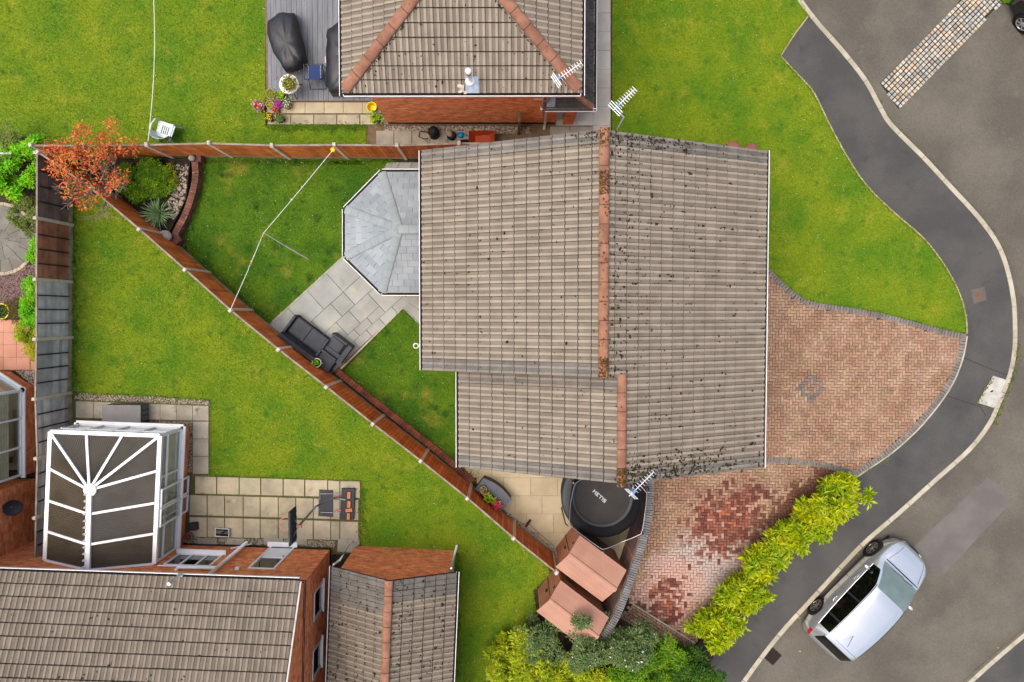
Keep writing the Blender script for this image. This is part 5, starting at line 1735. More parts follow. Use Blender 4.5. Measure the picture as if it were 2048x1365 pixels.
gutter(hs, TS @ Vector((-LN, OH + .07, ZS - .04)), TS @ Vector((.12, OH + .07, ZS - .04)))
a_, b_ = TS @ Vector((.15, OH, ZS - .05)), TS @ Vector((.15, -DP / 2, rz(-DP / 2) - .05))
MB().tube([a_, b_], .035, 5).build('verge_trim', 'white_dirty', sroof)
sp = []
Nn = ey * SP_ + Vector((0, 0, CP_))
for k in range(150):
    p = TS @ Vector((-rnd.uniform(0, 9), rnd.uniform(-3.4, .3), 0))
    yl = (TS.inverted() @ p).y
    p.z = rz(yl) + .045
    sp.append((p, Nn, abs(rnd.gauss(0, .014)) + .009))
moss(sroof, sp)
# soil pipe, waste branches, little vent
def nx_pt(u, v, z, off=.1):
    l = loc_x(u, v, z)
    return TS @ Vector((l.x, off, z))
spx = -loc_x(487, 1084, .3).x
pp = [TS @ Vector((-spx, .14, 0)), TS @ Vector((-spx, .14, 3.6)), TS @ Vector((-spx, .5, 3.9)), TS @ Vector((-spx, .55, 4.3))]
MB().tube([TS @ Vector((-spx, .12, .02)), TS @ Vector((-spx, .12, ZS - .15))], .058, 10).build('soil_pipe', 'white_upvc', hs, smooth_=True)
MB().tube([TS @ Vector((-spx, .12, 2.45)), TS @ Vector((-spx - 1.15, .12, 2.5)), TS @ Vector((-spx - 1.25, .02, 2.5))], .055, 10).build('branch_pipe', 'white_upvc', hs, smooth_=True)
MB().tube([TS @ Vector((-spx - .4, .07, 2.25)), TS @ Vector((-spx - 1.9, .07, 2.3))], .022, 8).build('waste_pipe', 'white_upvc', hs)
vx = loc_x(355, 1155, 4.2).x
MB().tube([TS @ Vector((vx, .2, ZS - .15)), TS @ Vector((vx, OH + .12, ZS + .02)), TS @ Vector((vx - .06, OH + .05, ZS + .6))], .06, 10).build('vent_pipe', 'white_upvc', hs, smooth_=True)
l = loc_x(476, 1138, 2.2)
MB().box((l.x, .05, 2.25), (.12, .08, .1), T=TS).build('vent_cowl', 'white_upvc', hs)
MB().tube([TS @ Vector((-spx + .2, .1, .05)), TS @ Vector((-spx - .3, .1, .6))], .022, 6).build('overflow_pipe', 'white_upvc', hs)

# ================================================================== its polycarbonate conservatory
ce = P(371, 860); cw_ = P(147, 872)
ZK, ZKR = 2.05, 2.75
NEc, NWc = P(320, 872, ZK), P(101, 864, ZK)
SEc, SWc = P(308, 1140, ZK), P(90, 1123, ZK)
cv = thing('conservatory', 'white-framed conservatory with bronze polycarbonate roof against the orange brick house', 'conservatory', ((NEc.x + SWc.x) / 2, (NEc.y + SEc.y) / 2, 0))
# pull the ends in to the house wall
def to_wall(p, z):
    l = TS.inverted() @ p
    return TS @ Vector((l.x, .03, z))
SEc, SWc = to_wall(SEc, ZK), to_wall(SWc, ZK)
RN = P(180, 980, ZKR); RS = to_wall(P(176, 1140, ZKR), ZKR)
e1 = (NEc - NWc).normalized(); e2 = (SEc - NEc).normalized()
b0 = [NWc, NEc, SEc, SWc]
MB().prism([(p + (((NWc + SEc) / 2 - p).normalized() * .1)).xy[:] for p in b0], -.04, .05).build('floor', 'room_dark', cv)
def dwarf(a, b, z1=.6, off=.02):
    d = (b - a); L = d.length; d = d / L
    n_ = Vector((d.y, -d.x, 0))
    if n_.dot((a + b) / 2 - (NWc + SEc) / 2) < 0:
        n_ = -n_
    c_ = (a + b) / 2 - n_ * .06
    MB().box((c_.x, c_.y, z1 / 2 - .02), (L, .1, z1), math.atan2(d.y, d.x)).build('dwarf_wall', 'mortar', cv)
    brick_wall(cv, Vector((a.x, a.y, 0)), d, L, 0, z1, nrm=n_)
    return d, n_, L
for (a, b, nl) in ((NEc, SEc, 3), (NWc, NEc, 4), (NWc, SWc, 4)):
    d, n_, L = dwarf(a, b)
    T = frame(Vector((a.x, a.y, .63)), d, n_, (0, 0, 1))
    wo_ = window(cv, T, L, ZK - .68, nl, glass='window_glass', sillw=.12, depth=.07)
    MB().box((L / 2, .03, .95), (L - .05, .055, .05), T=T).build('transom', 'white_upvc', wo_)
    for k in range(13):
        MB().box((L / 2, -.07, .1 + k * .1), (L - .15, .03, .055), T=T).build('blind_slat', 'blind', wo_)
# open door leaf on the east side
T = frame(Vector((NEc.lerp(SEc, .42).x, NEc.lerp(SEc, .42).y, .08)), (SEc - NEc).normalized(), Vector((1, 0, 0)), (0, 0, 1))
for k in range(2):
    TT = T @ Matrix.Translation((k * .62, .09, 0))
    window(cv, TT, .6, 1.9, 1, sill=False, glass='window_glass', name='door')
    MB().box((.06 if k else .54, .05, .95), (.03, .05, .14), T=TT).build('handle', 'chrome', cv)
Vr = [NWc, NEc, SEc, SWc, RN, RS]
tri_panels = []
def on(a, b, t):
    return a.lerp(b, t)
bars = []
nb = [on(NWc, NEc, t) for t in (0, .333, .666, 1)]
eb = [on(NEc, SEc, t) for t in (0, .27, .52, .76, 1)]
wb = [on(NWc, SWc, t) for t in (0, .28, .53, .77, 1)]
rb = [on(RN, RS, t) for t in (0, .30, .68, 1)]
for a, b in ((0, 1), (1, 2), (2, 3)):
    tri_panels.append([nb[a], nb[b], RN])
tri_panels += [[eb[0], eb[1], RN], [wb[1], wb[0], RN], [eb[1], eb[2], rb[1], RN][:4], [wb[2], wb[1], RN, rb[1]]]
tri_panels += [[eb[2], eb[3], rb[2], rb[1]], [eb[3], eb[4], rb[3], rb[2]], [wb[3], wb[2], rb[1], rb[2]], [wb[4], wb[3], rb[2], rb[3]]]
for q in tri_panels:
    m = MB()
    n = len(q)
    m.add([tuple(p) for p in q] + [(p.x, p.y, p.z - .025) for p in q], [list(range(n)), list(range(n, 2 * n))[::-1]])
    # flutes of the twin-wall sheet, running down the fall
    a_, b_ = q[0], q[1]
    top_ = q[2:] if n == 4 else [q[2], q[2]]
    if n == 4:
        t1, t0 = q[2], q[3]
    else:
        t1 = t0 = q[2]
    o_ = m.build('roof_sheet', 'polycarb', cv)
    k = max(4, int((b_ - a_).length / .07))
    fl_ = MB()
    for i in range(1, k):
        s0, s1_ = a_.lerp(b_, i / k), t0.lerp(t1, i / k)
        dd_ = (s1_ - s0)
        fl_.tube([s0 + Vector((0, 0, .004)), s0.lerp(s1_, .92) + Vector((0, 0, .004))], .006, 3, caps=False)
    fl_.build('flutes', 'polycarb', o_)
def bar(a, b, w=.075, h=.05, name='glazing_bar'):
    d = b - a
    L = d.length
    X = d.normalized()
    S = X.cross(Vector((0, 0, 1))).normalized()
    Nz = S.cross(X)
    T = frame((a + b) / 2 + Vector((0, 0, .02)), X, -S, Nz)
    MB().box((0, 0, 0), (L, w, h), T=T).build(name, 'white_upvc', cv)
for p in nb + [eb[1], wb[1]]:
    bar(p, RN)
for k in (1, 2):
    bar(eb[k + 1], rb[k]); bar(wb[k + 1], rb[k])
bar(eb[4], rb[3]); bar(wb[4], rb[3])
bar(RN, RS, .15, .09, 'ridge_beam')
for a, b in ((NWc, NEc), (NEc, SEc), (SWc, NWc)):
    bar(a - Vector((0, 0, .05)), b - Vector((0, 0, .05)), .13, .11, 'eaves_beam')
MB().lathe([(.02, .1), (.12, .08), (.2, .02), (.2, -.04)], 14, T=Matrix.Translation(RN)).build('boss', 'white_upvc', cv)
for k in range(12):
    p = RN.lerp(RS, (k + .6) / 12.2) + Vector((-.1, 0, .08))
    MB().add([(p.x - .05, p.y, p.z - .03), (p.x + .04, p.y - .05, p.z), (p.x + .04, p.y + .05, p.z), (p.x, p.y, p.z + .09)], [(0, 1, 3), (1, 2, 3), (2, 0, 3), (0, 2, 1)]).build('cresting', 'white_upvc', cv)

# ================================================================== garage
TGm = R(-2.5)
gx = Vector((math.cos(TGm), math.sin(TGm), 0)); gy = Vector((-math.sin(TGm), math.cos(TGm), 0))
ZG = 2.35
gl_, gr_ = P(666, 1134, ZG), P(911, 1143, ZG)
gw_ = (gr_ - gl_).dot(gx)
TGf = frame(Vector((gl_.x, gl_.y, 0)), gx, gy, (0, 0, 1))
ga_ = thing('garage', 'brick garage with mossy brown gable roof and clay ridge beside the lawn', 'garage', TGf @ Vector((gw_ / 2, -3, 0)))
DG = 6.0
MB().prism([(.2, -DG), (gw_ - .2, -DG), (gw_ - .2, -.12), (.2, -.12)], -.05, ZG, T=TGf).build('wall', 'mortar', ga_)
PG = .5
MB().add([(.2, -.12, ZG - .1), (gw_ - .2, -.12, ZG - .1), (gw_ / 2, -.12, ZG + PG * gw_ / 2)], [(0, 1, 2)], T=TGf).build('gable', 'mortar', ga_)
brick_wall(ga_, TGf @ Vector((.2, -.11, 0)), gx, gw_ - .4, 0, ZG + 1.2, top=lambda x: ZG + PG * min(x + .2, gw_ - .2 - x) - .02, nrm=gy)
zr_ = ZG + PG * gw_ / 2
groof = MB().add([TGf @ Vector(p) for p in ((0, 0, ZG - .06), (gw_ / 2, 0, zr_ - .06), (gw_, 0, ZG - .06), (0, -DG, ZG - .06), (gw_ / 2, -DG, zr_ - .06), (gw_, -DG, ZG - .06))], [(0, 1, 4, 3), (1, 2, 5, 4)]).build('roof', 'roof_under', ga_)
cg, sg_ = 1 / math.sqrt(1 + PG * PG), PG / math.sqrt(1 + PG * PG)
nrg = int(gw_ / 2 / cg / TG + .7)
ncg = int(DG / TW)
s1 = slope(TGf @ Vector((-.02, -ncg * TW, ZG - .02)), gy, gx * cg + Vector((0, 0, sg_)), ncg, nrg)
s2 = slope(TGf @ Vector((gw_ + .02, -ncg * TW, ZG - .02)), gy, -gx * cg + Vector((0, 0, sg_)), ncg, nrg)
top_i = [M for s in (s1, s2) for (M, i, j, nc) in s if (TGf.inverted() @ M.translation).y > -.75]
oth = [M for s in (s1, s2) for (M, i, j, nc) in s if (TGf.inverted() @ M.translation).y <= -.75]
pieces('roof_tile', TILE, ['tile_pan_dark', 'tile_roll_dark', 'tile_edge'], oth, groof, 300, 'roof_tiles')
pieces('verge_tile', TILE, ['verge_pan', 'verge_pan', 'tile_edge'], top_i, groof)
ridge(groof, TGf @ Vector((gw_ / 2, .02, zr_ + .06)), TGf @ Vector((gw_ / 2, -DG, zr_ + .06)), r=.125)
gutter(ga_, TGf @ Vector((-.07, 0, ZG - .05)), TGf @ Vector((-.07, -DG, ZG - .05)), w=.08)
gutter(ga_, TGf @ Vector((gw_ + .07, 0, ZG - .05)), TGf @ Vector((gw_ + .07, -DG, ZG - .05)), w=.08)
sp = []
for k in range(900):
    side = rnd.random() < .55
    t, y_ = rnd.uniform(.05, gw_ / 2 - .15), -rnd.uniform(0, DG)
    if rnd.random() < .6:
        t = round(t * cg ** -1 / TG) * TG * cg + rnd.uniform(-.03, .03)
        t = min(max(t, .03), gw_ / 2 - .12)
    p = TGf @ Vector((gw_ - t if side else t, y_, ZG + PG * t + .05))
    nn = (gx if side else -gx) * sg_ + Vector((0, 0, cg))
    sp.append((p, nn, abs(rnd.gauss(0, .016)) + .009))
moss(groof, sp)
MB().tube([TGf @ Vector((.05, .06, .02)), TGf @ Vector((.1, .06, 1.9)), TGf @ Vector((-.02, .02, 2.2))], .035, 8).build('downpipe', 'white_upvc', ga_, smooth_=True)
MB().tube([TGf @ Vector((gw_ - .15, .06, .02)), TGf @ Vector((gw_ - .15, .06, 2.2))], .035, 8).build('downpipe', 'white_upvc', ga_, smooth_=True)

# ================================================================== far-left house and its bay conservatory
hw = thing('house', 'orange brick house wall with a satellite dish behind the grey fence', 'house', P(-30, 1050))
wcn = P(73, 958)
MB().prism([(wcn.x - 6, wcn.y - 8), (wcn.x - .03, wcn.y - 8), (wcn.x - .03, wcn.y - .03), (wcn.x - 6, wcn.y - .03)], -.05, 4.8).build('wall', 'mortar', hw)
brick_wall(hw, wcn, (0, -1), 7.5, 0, 4.8, nrm=(1, 0, 0))
brick_wall(hw, wcn, (-1, 0), 5.0, 0, 4.8, nrm=(0, 1, 0))
a_, b_ = P(8, 958, 2.25), P(73, 962, 2.25)
cnp = MB().add([(wcn.x - 1.6, wcn.y + .02, 2.15), (wcn.x + .02, wcn.y + .02, 2.15), (wcn.x + .02, wcn.y + .42, 2.0), (wcn.x - 1.6, wcn.y + .42, 2.0), (wcn.x - 1.6, wcn.y + .02, 2.1), (wcn.x + .02, wcn.y + .02, 2.1), (wcn.x + .02, wcn.y + .42, 1.95), (wcn.x - 1.6, wcn.y + .42, 1.95)],
               [(0, 1, 2, 3), (7, 6, 5, 4), (2, 6, 7, 3), (1, 5, 6, 2), (0, 3, 7, 4)]).build('canopy', 'brick_edging', hw)
gutter(hw, (wcn.x - 2.5, wcn.y + .06, 2.9), (wcn.x - .6, wcn.y + .06, 2.9), w=.08)
dc = P(56, 1017, 1.6)
dsh = thing('satellite_dish', 'black round satellite dish on the far brick wall', 'dish', (wcn.x + .2, dc.y, 1.4))
T = Matrix.Translation((wcn.x + .22, dc.y, 1.5)) @ Matrix.Rotation(R(35), 4, 'Y') @ Matrix.Rotation(R(15), 4, 'X')
MB().lathe([(.02, -.06), (.15, -.045), (.25, -.01), (.28, .03), (.25, .0), (.15, -.03), (.01, -.045)], 20, T=T, close=False).build('reflector', 'pot_dark', dsh, smooth_=True)
MB().tube([(wcn.x - .02, dc.y, 1.5), (wcn.x + .18, dc.y, 1.48)], .02, 6).build('bracket', 'metal_grey', dsh)
MB().tube([(wcn.x + .01, dc.y + .02, 1.8), (wcn.x + .012, dc.y + .03, 2.3), (wcn.x + .01, dc.y + .05, 2.6)], .012, 5).build('cable', 'white_upvc', dsh)

bc = thing('conservatory', 'white-framed bay conservatory on a brick base beyond the grey fence', 'conservatory', P(0, 850))
outl = PL([(-90, 744), (21, 744), (70, 776), (70, 944), (-90, 950)])
cen = P(-20, 850)
bays = [outl[0], outl[1], outl[2], outl[3], outl[4]]
MB().prism([p.lerp(cen, .06).xy[:] for p in bays], -.04, .04).build('floor', 'slab_buff', bc)
for a, b, nl in ((bays[0], bays[1], 2), (bays[1], bays[2], 1), (bays[2], bays[3], 3)):
    d = (b - a); L = d.length; d = d / L
    n_ = Vector((-d.y, d.x, 0))
    if n_.dot((a + b) / 2 - cen) < 0:
        n_ = -n_
    c_ = (a + b) / 2 - n_ * .06
    MB().box((c_.x, c_.y, .27), (L, .1, .58), math.atan2(d.y, d.x)).build('dwarf_wall', 'mortar', bc)
    brick_wall(bc, Vector((a.x, a.y, 0)), d, L, 0, .58, nrm=n_)
    T = frame(Vector((a.x, a.y, .6)) - n_ * .06, d, n_, (0, 0, 1))
    window(bc, T, L, 1.5, nl, glass='window_glass', sillw=.1, depth=.09)
    for k in range(8):
        MB().box((L / 2, -.1, .5 + k * .12), (L - .1, .04, .06), T=T).build('blind_slat', 'blind', bc)
MB().prism([p.lerp(cen, -.03).xy[:] for p in bays], 2.12, 2.2).build('roof', 'white_upvc', bc)
c = P(20, 870, .5)
MB().box((c.x - .6, c.y, .3), (.8, 1.6, .5)).build('day_bed', 'blind', bc)
MB().box((c.x - .6, c.y - .9, .45), (.7, .25, .8)).build('chest', 'wood_old', bc)
# ------------------------------------------------------------------ sheds
def shed(label, ridge_px, eaveN_px, eaveS_px, zr, ze, door=False):
    r0, r1 = P(*ridge_px[0], zr), P(*ridge_px[1], zr)
    X = (r1 - r0); X.z = 0; X.normalize(); Y = Vector((-X.y, X.x, 0))
    L = (r1 - r0).length
    wN = abs((P(*eaveN_px[0], ze) - r0).dot(Y)); wS = abs((P(*eaveS_px[0], ze) - r0).dot(Y))
    w = (wN + wS) / 2
    s = thing('shed', label, 'shed', (r0 + X * L / 2) - Vector((0, 0, zr)))
    T = frame(Vector((r0.x, r0.y, 0)), X, Y, (0, 0, 1))
    wi, li = w - .08, .1
    MB().prism([(li, -wi), (L - li, -wi), (L - li, wi), (li, wi)], 0, ze - .04, T=T).build('wall', 'shed_groove', s)
    MB().add([(li, -wi, ze - .06), (li, wi, ze - .06), (li, 0, zr - .08)], [(0, 1, 2)], T=T).build('gable', 'shed_groove', s)
    MB().add([(L - li, -wi, ze - .06), (L - li, wi, ze - .06), (L - li, 0, zr - .08)], [(0, 2, 1)], T=T).build('gable', 'shed_groove', s)
    n = 12
    for e, x in ((0, li - .015), (1, L - li + .015)):
        for k in range(n):
            a, b = -wi + 2 * wi * k / n, -wi + 2 * wi * (k + 1) / n
            zt = ze - .06 + (zr - ze) * (1 - abs((a + b) / 2) / wi) * .92
            MB().box((x, (a + b) / 2, zt / 2), (.03, b - a - .008, zt), T=T).build('wall_board', 'shed_wall', s)
    n2 = int(L / .16)
    for sy in (-1, 1):
        for k in range(n2):
            a, b = li + (L - 2 * li) * k / n2, li + (L - 2 * li) * (k + 1) / n2
            MB().box(((a + b) / 2, sy * (wi + .015), (ze - .06) / 2), (b - a - .008, .03, ze - .06), T=T).build('wall_board', 'shed_wall', s)
    nb_ = 8
    for sy in (-1, 1):
        for k in range(nb_):
            y0_, y1_ = sy * w * k / nb_, sy * w * (k + 1) / nb_
            z0_, z1_ = zr - (zr - ze) * k / nb_, zr - (zr - ze) * (k + 1) / nb_
            g_ = .0012 * sy
            MB().add([(0, y0_ + g_, z0_), (L, y0_ + g_, z0_), (L, y1_ - g_, z1_), (0, y1_ - g_, z1_), (0, y0_ + g_, z0_ - .02), (L, y0_ + g_, z0_ - .02), (L, y1_ - g_, z1_ - .02), (0, y1_ - g_, z1_ - .02)],
                     [(0, 1, 2, 3), (7, 6, 5, 4), (0, 4, 5, 1), (2, 6, 7, 3), (1, 5, 6, 2), (3, 7, 4, 0)], T=T).build('roof_board', 'shed_roof', s)
        MB().add([(.01, 0, zr - .025), (L - .01, 0, zr - .025), (L - .01, sy * (w - .01), ze - .025), (.01, sy * (w - .01), ze - .025)], [(0, 1, 2, 3)], T=T).build('roof_liner', 'shed_groove', s)
    MB().add([(-.01, -.06, zr + .002), (-.01, 0, zr + .022), (-.01, .06, zr + .002), (L + .01, -.06, zr + .002), (L + .01, 0, zr + .022), (L + .01, .06, zr + .002)],
             [(0, 1, 4, 3), (1, 2, 5, 4), (0, 2, 1), (3, 4, 5), (0, 3, 5, 2)], T=T).build('ridge_cap', 'shed_roof', s)
    d_ = MB().box((li - .035, 0, .85), (.02, .03, 1.6), T=T).build('door_edge', 'shed_groove', s)
    MB().box((li - .05, -.12, 1.05), (.05, .06, .18), T=T).build('handle', 'shed_metal', s)
    MB().box((li - .05, .25, 1.5), (.03, .08, .05), T=T).build('vent', 'shed_metal', s)
    return s
shed('brown plastic shed with plain ridged roof between the trampoline and the curved wall', ((1137, 1110), (1232, 1181)), ((1159, 1070), (1253, 1142)), ((1111, 1134), (1206, 1207)), 2.15, 1.8)
shed('brown plastic shed half covered by the white-flowered shrub', ((1098, 1201), (1196, 1276)), ((1121, 1161), (1214, 1234)), ((1072, 1223), (1172, 1300)), 2.15, 1.8)
a_, b_ = P(1132, 1158, 1.0), P(1216, 1231, 1.0)
d = b_ - a_
MB().box(((a_.x + b_.x) / 2, (a_.y + b_.y) / 2, .62), (d.length, .06, 1.24), math.atan2(d.y, d.x)).build('old_board', 'wood_old', label='mossy old board standing between the two brown sheds', cat='board')

# ------------------------------------------------------------------ trampoline
tc_ = P(1205, 994, .75)
TX = Matrix.Translation((tc_.x, tc_.y, 0))
tr = thing('trampoline', 'black round trampoline with safety net and METIS lettering on the mat', 'trampoline', (tc_.x, tc_.y, 0))
MB().lathe([(.01, .75), (.5, .745), (.93, .76)], 40, T=TX, close=False).build('mat', 'tramp_mat', tr)
MB().lathe([(.90, .765), (.93, .785), (1.0, .79), (1.2, .785), (1.31, .78), (1.36, .75), (1.37, .70)], 48, T=TX, close=False).build('pad', 'tramp_pad', tr, smooth_=True)
MB().lathe([(1.34, .02), (1.35, .74)], 40, T=TX, close=False).build('skirt', 'tramp_skirt', tr)
for k in range(6):
    t = R(23 + 60 * k)
    c_, s_ = math.cos(t), math.sin(t)
    pole = [(1.42 * c_, 1.42 * s_, .0), (1.42 * c_, 1.42 * s_, 1.9), (1.36 * c_, 1.36 * s_, 2.25)]
    po = MB().tube(pole, .022, 8, T=TX).build('pole', 'dark_tube', tr, smooth_=True)
    MB().lathe([(.026, -.03), (.03, .0), (.026, .04), (.005, .05)], 8, T=TX @ Matrix.Translation((1.36 * c_, 1.36 * s_, 2.25))).build('cap', 'metal_grey', po)
nv, nf = [], []
ns = 48
for i in range(ns + 1):
    t = 2 * math.pi * i / ns
    k = (t - R(23)) / R(60)
    f_ = abs(k - round(k)) * 2            # 0 at the poles, 1 midway
    rt = 1.30 - .13 * (1 - (1 - f_) ** 2) - .0
    nv += [(1.0 * math.cos(t), 1.0 * math.sin(t), .8), (rt * .98 * math.cos(t), rt * .98 * math.sin(t), 1.5), (rt * math.cos(t), rt * math.sin(t), 2.2 - .12 * f_)]
for i in range(ns):
    for q in range(2):
        nf.append((i * 3 + q, i * 3 + 3 + q, i * 3 + 4 + q, i * 3 + 1 + q))
MB().add(nv, nf, T=TX).build('net', 'net_black', tr)
MB().tube([TX @ Vector(nv[i * 3 + 2]) for i in range(ns + 1)], .012, 5).build('net_rope', 'metal_grey', tr)
# block lettering
LET = {'M': ['1...1', '11.11', '1.1.1', '1...1', '1...1'], 'E': ['1111', '1...', '111.', '1...', '1111'], 'T': ['11111', '..1..', '..1..', '..1..', '..1..'],
       'I': ['1', '1', '1', '1', '1'], 'S': ['1111', '1...', '1111', '...1', '1111']}
def letters(parent, word, T, cell, mat, th=.004):
    x = 0
    for ch in word:
        g_ = LET[ch]
        m = MB()
        for r_, row in enumerate(g_):
            k = 0
            while k < len(row):
                if row[k] == '1':
                    e = k
                    while e < len(row) and row[e] == '1':
                        e += 1
                    m.box((x + (k + e) / 2 * cell, -(r_ + .5) * cell, r_ * .0002), ((e - k) * cell, cell * 1.02, th), T=T)
                    k = e
                else:
                    k += 1
        m.build('letter', mat, parent)
        x += (len(g_[0]) + 1) * cell
lt = P(1189, 981, .76)
a0_, a1_ = P(1187, 982, .76), P(1209, 1002, .76)
letters(tr, 'METIS', Matrix.Translation((a0_.x, a0_.y, .757)) @ Matrix.Rotation(math.atan2(a1_.y - a0_.y, a1_.x - a0_.x), 4, 'Z') @ Matrix.Translation((0, .06, 0)), .0235, 'text_white')

# ------------------------------------------------------------------ garden sofa set on the flags
sd_ = (P(668, 748) - P(560, 668)); sd_.z = 0; sd_.normalize()        # along the fence
sn_ = Vector((-sd_.y, sd_.x, 0))                                     # away from the fence
def seat(name, label, cat, o, X, Y, w, dpt, arms, back=True, group=None):
    """o: rear left corner on the ground; X along the back, Y to the front"""
    T = frame(o, X, Y, (0, 0, 1))
    s = thing(name, label, cat, T @ Vector((w / 2, dpt / 2, 0)), group)
    MB().bbox((w / 2, dpt / 2 + .02, .16), (w - .04, dpt - .06, .3), .02, T=T).build('base', 'rattan_side', s)
    if back:
        MB().add([(0, -.04, .3), (w, -.04, .3), (w, .15, .3), (0, .15, .3), (0, -.1, .68), (w, -.1, .68), (w, .05, .70), (0, .05, .70), (0, -.04, .0), (w, -.04, .0), (w, .15, 0), (0, .15, 0)],
                 [(4, 5, 6, 7), (0, 1, 5, 4), (2, 3, 7, 6), (1, 2, 6, 5), (3, 0, 4, 7), (8, 9, 1, 0), (10, 11, 3, 2), (9, 10, 2, 1), (11, 8, 0, 3)], T=T).build('backrest', 'rattan', s)
    for e in arms:
        x = .04 if e == 0 else w - .04
        MB().bbox((x, dpt / 2 + .06, .29), (.08, dpt - .1, .58), .012, T=T).build('armrest', 'rattan', s)
    n = 2 if w > 1 else 1
    xa, xb = (.09 if 0 in arms else .02), w - (.09 if 1 in arms else .02)
    for k in range(n):
        a, b = xa + (xb - xa) * k / n, xa + (xb - xa) * (k + 1) / n
        MB().bbox(((a + b) / 2, dpt / 2 + .09, .36), (b - a - .012, dpt - .2, .12), .03, T=T).build('cushion', 'cushion', s)
    return s
so = P(559, 668, .66); so.z = 0
seat('sofa', 'two-seat dark grey rattan sofa with its back to the diagonal fence', 'sofa', Vector((so.x, so.y, 0)), sd_, sn_, 1.42, .78, (0, 1))
# armchair turned to face up the garden, back along the patio edge
ac = P(697, 690, .6)
cx_ = -sn_
co = P(702, 692, .5); co.z = 0
seat('armchair', 'single dark grey rattan armchair beside the low corner table', 'armchair', Vector((co.x, co.y, 0)), cx_, -sd_, .72, .72, (0, 1))
tb = thing('low_table', 'square dark grey rattan table in the corner between sofa and armchair', 'table', P(652, 725))
tcn = P(651, 716, .45)
T = frame(Vector((tcn.x, tcn.y, 0)), sd_, sn_, (0, 0, 1))
MB().bbox((0, 0, .2), (.68, .72, .4), .01, T=T).build('base', 'rattan_side', tb)
MB().bbox((0, 0, .425), (.7, .74, .04), .012, T=T).build('table_top', 'rattan', tb)

# ------------------------------------------------------------------ foliage
def leaf_mesh(name, pos, size, mats, up=.5, outward=None, width=.42, droop=.2, mi=None):
    """one folded leaf at each position; positions (n,3)"""
    n = len(pos)
    nrm = rng.normal(0, 1, (n, 3))
    nrm[:, 2] = np.abs(nrm[:, 2])
    nrm /= np.linalg.norm(nrm, axis=1)[:, None]
    nrm = nrm * (1 - up) + np.array([0, 0, up])
    nrm /= np.linalg.norm(nrm, axis=1)[:, None]
    d = rng.normal(0, 1, (n, 3)) if outward is None else outward + rng.normal(0, .35, (n, 3))
    d -= nrm * (d * nrm).sum(1)[:, None]
    d /= np.linalg.norm(d, axis=1)[:, None] + 1e-9
    s = np.cross(nrm, d)
    L = (size * rng.uniform(.65, 1.25, n))[:, None]
    v = np.empty((n, 4, 3))
    v[:, 0] = pos
    v[:, 1] = pos + d * L * .5 + s * L * width * .5 + nrm * L * .06
    v[:, 2] = pos + d * L - nrm * L * droop
    v[:, 3] = pos + d * L * .5 - s * L * width * .5 + nrm * L * .06
    return np_mesh(name, v.reshape(-1, 3), np.arange(4 * n).reshape(-1, 4), mats, mi)

def blob_pts(blobs, n, shell=.55):
    """points in ellipsoids; mostly in the outer shell, lumpy"""
    out, vol = [], np.array([b[1][0] * b[1][1] * b[1][2] for b in blobs])
    cnt = np.maximum(8, (vol / vol.sum() * n).astype(int))
    for (c, r), k in zip(blobs, cnt):
        q = rng.normal(0, 1, (k, 3))
        q /= np.linalg.norm(q, axis=1)[:, None]
        q[:, 2] = np.where(q[:, 2] < -.3, -q[:, 2], q[:, 2])
        q *= (shell + (1 - shell) * rng.random(k) ** .5)[:, None] * rng.uniform(.85, 1.1, (k, 1))
        out.append(np.array(c)[None] + q * np.array(r)[None])
    return np.concatenate(out)

def rosettes(centres, per, r, size):
    """leaves radiating from shoot tips"""
    n = len(centres)
    c = np.repeat(centres, per, axis=0)
    a = rng.uniform(0, 2 * np.pi, n * per)
    el = rng.uniform(-.1, .9, n * per)
    d = np.c_[np.cos(a) * np.cos(el), np.sin(a) * np.cos(el), np.sin(el)]
    return c + d * r * rng.uniform(.1, 1, (n * per, 1)), d

def shrub(name, label, cat, base, blobs, n, size, mat, per=0, group=None, twigs=5, up=.5, width=.42, trunk_r=.03, bark='bark', extra=()):
    s = thing(name, label, cat, base, group)
    base = Vector(base)
    if per:
        c = blob_pts(blobs, n // per, .72)
        pos, dr = rosettes(c, per, size * .5, size)
        me = leaf_mesh('crown', pos, size, mat, up=up, outward=dr, width=width)
    else:
        pos = blob_pts(blobs, n, .5)
        me = leaf_mesh('crown', pos, size, mat, up=up, width=width)
    np_obj('crown', me, s)
    for (m2, n2, s2) in extra:
        pos = blob_pts(blobs, n2, .8)
        np_obj('crown', leaf_mesh('crown', pos, s2, m2, up=up, width=width), s)
    m = MB()
    for k in range(twigs):
        b = blobs[k % len(blobs)]
        tip = Vector(b[0]) + Vector((rnd.uniform(-.6, .6) * b[1][0], rnd.uniform(-.6, .6) * b[1][1], rnd.uniform(.1, .7) * b[1][2]))
        mid = base.lerp(tip, .5) + Vector((rnd.uniform(-.1, .1), rnd.uniform(-.1, .1), .05))
        m.tube([base + Vector((rnd.uniform(-.08, .08), rnd.uniform(-.08, .08), 0)), mid, tip], [trunk_r, trunk_r * .6, trunk_r * .2], 5)
    m.build('branches', bark, s)
    return s

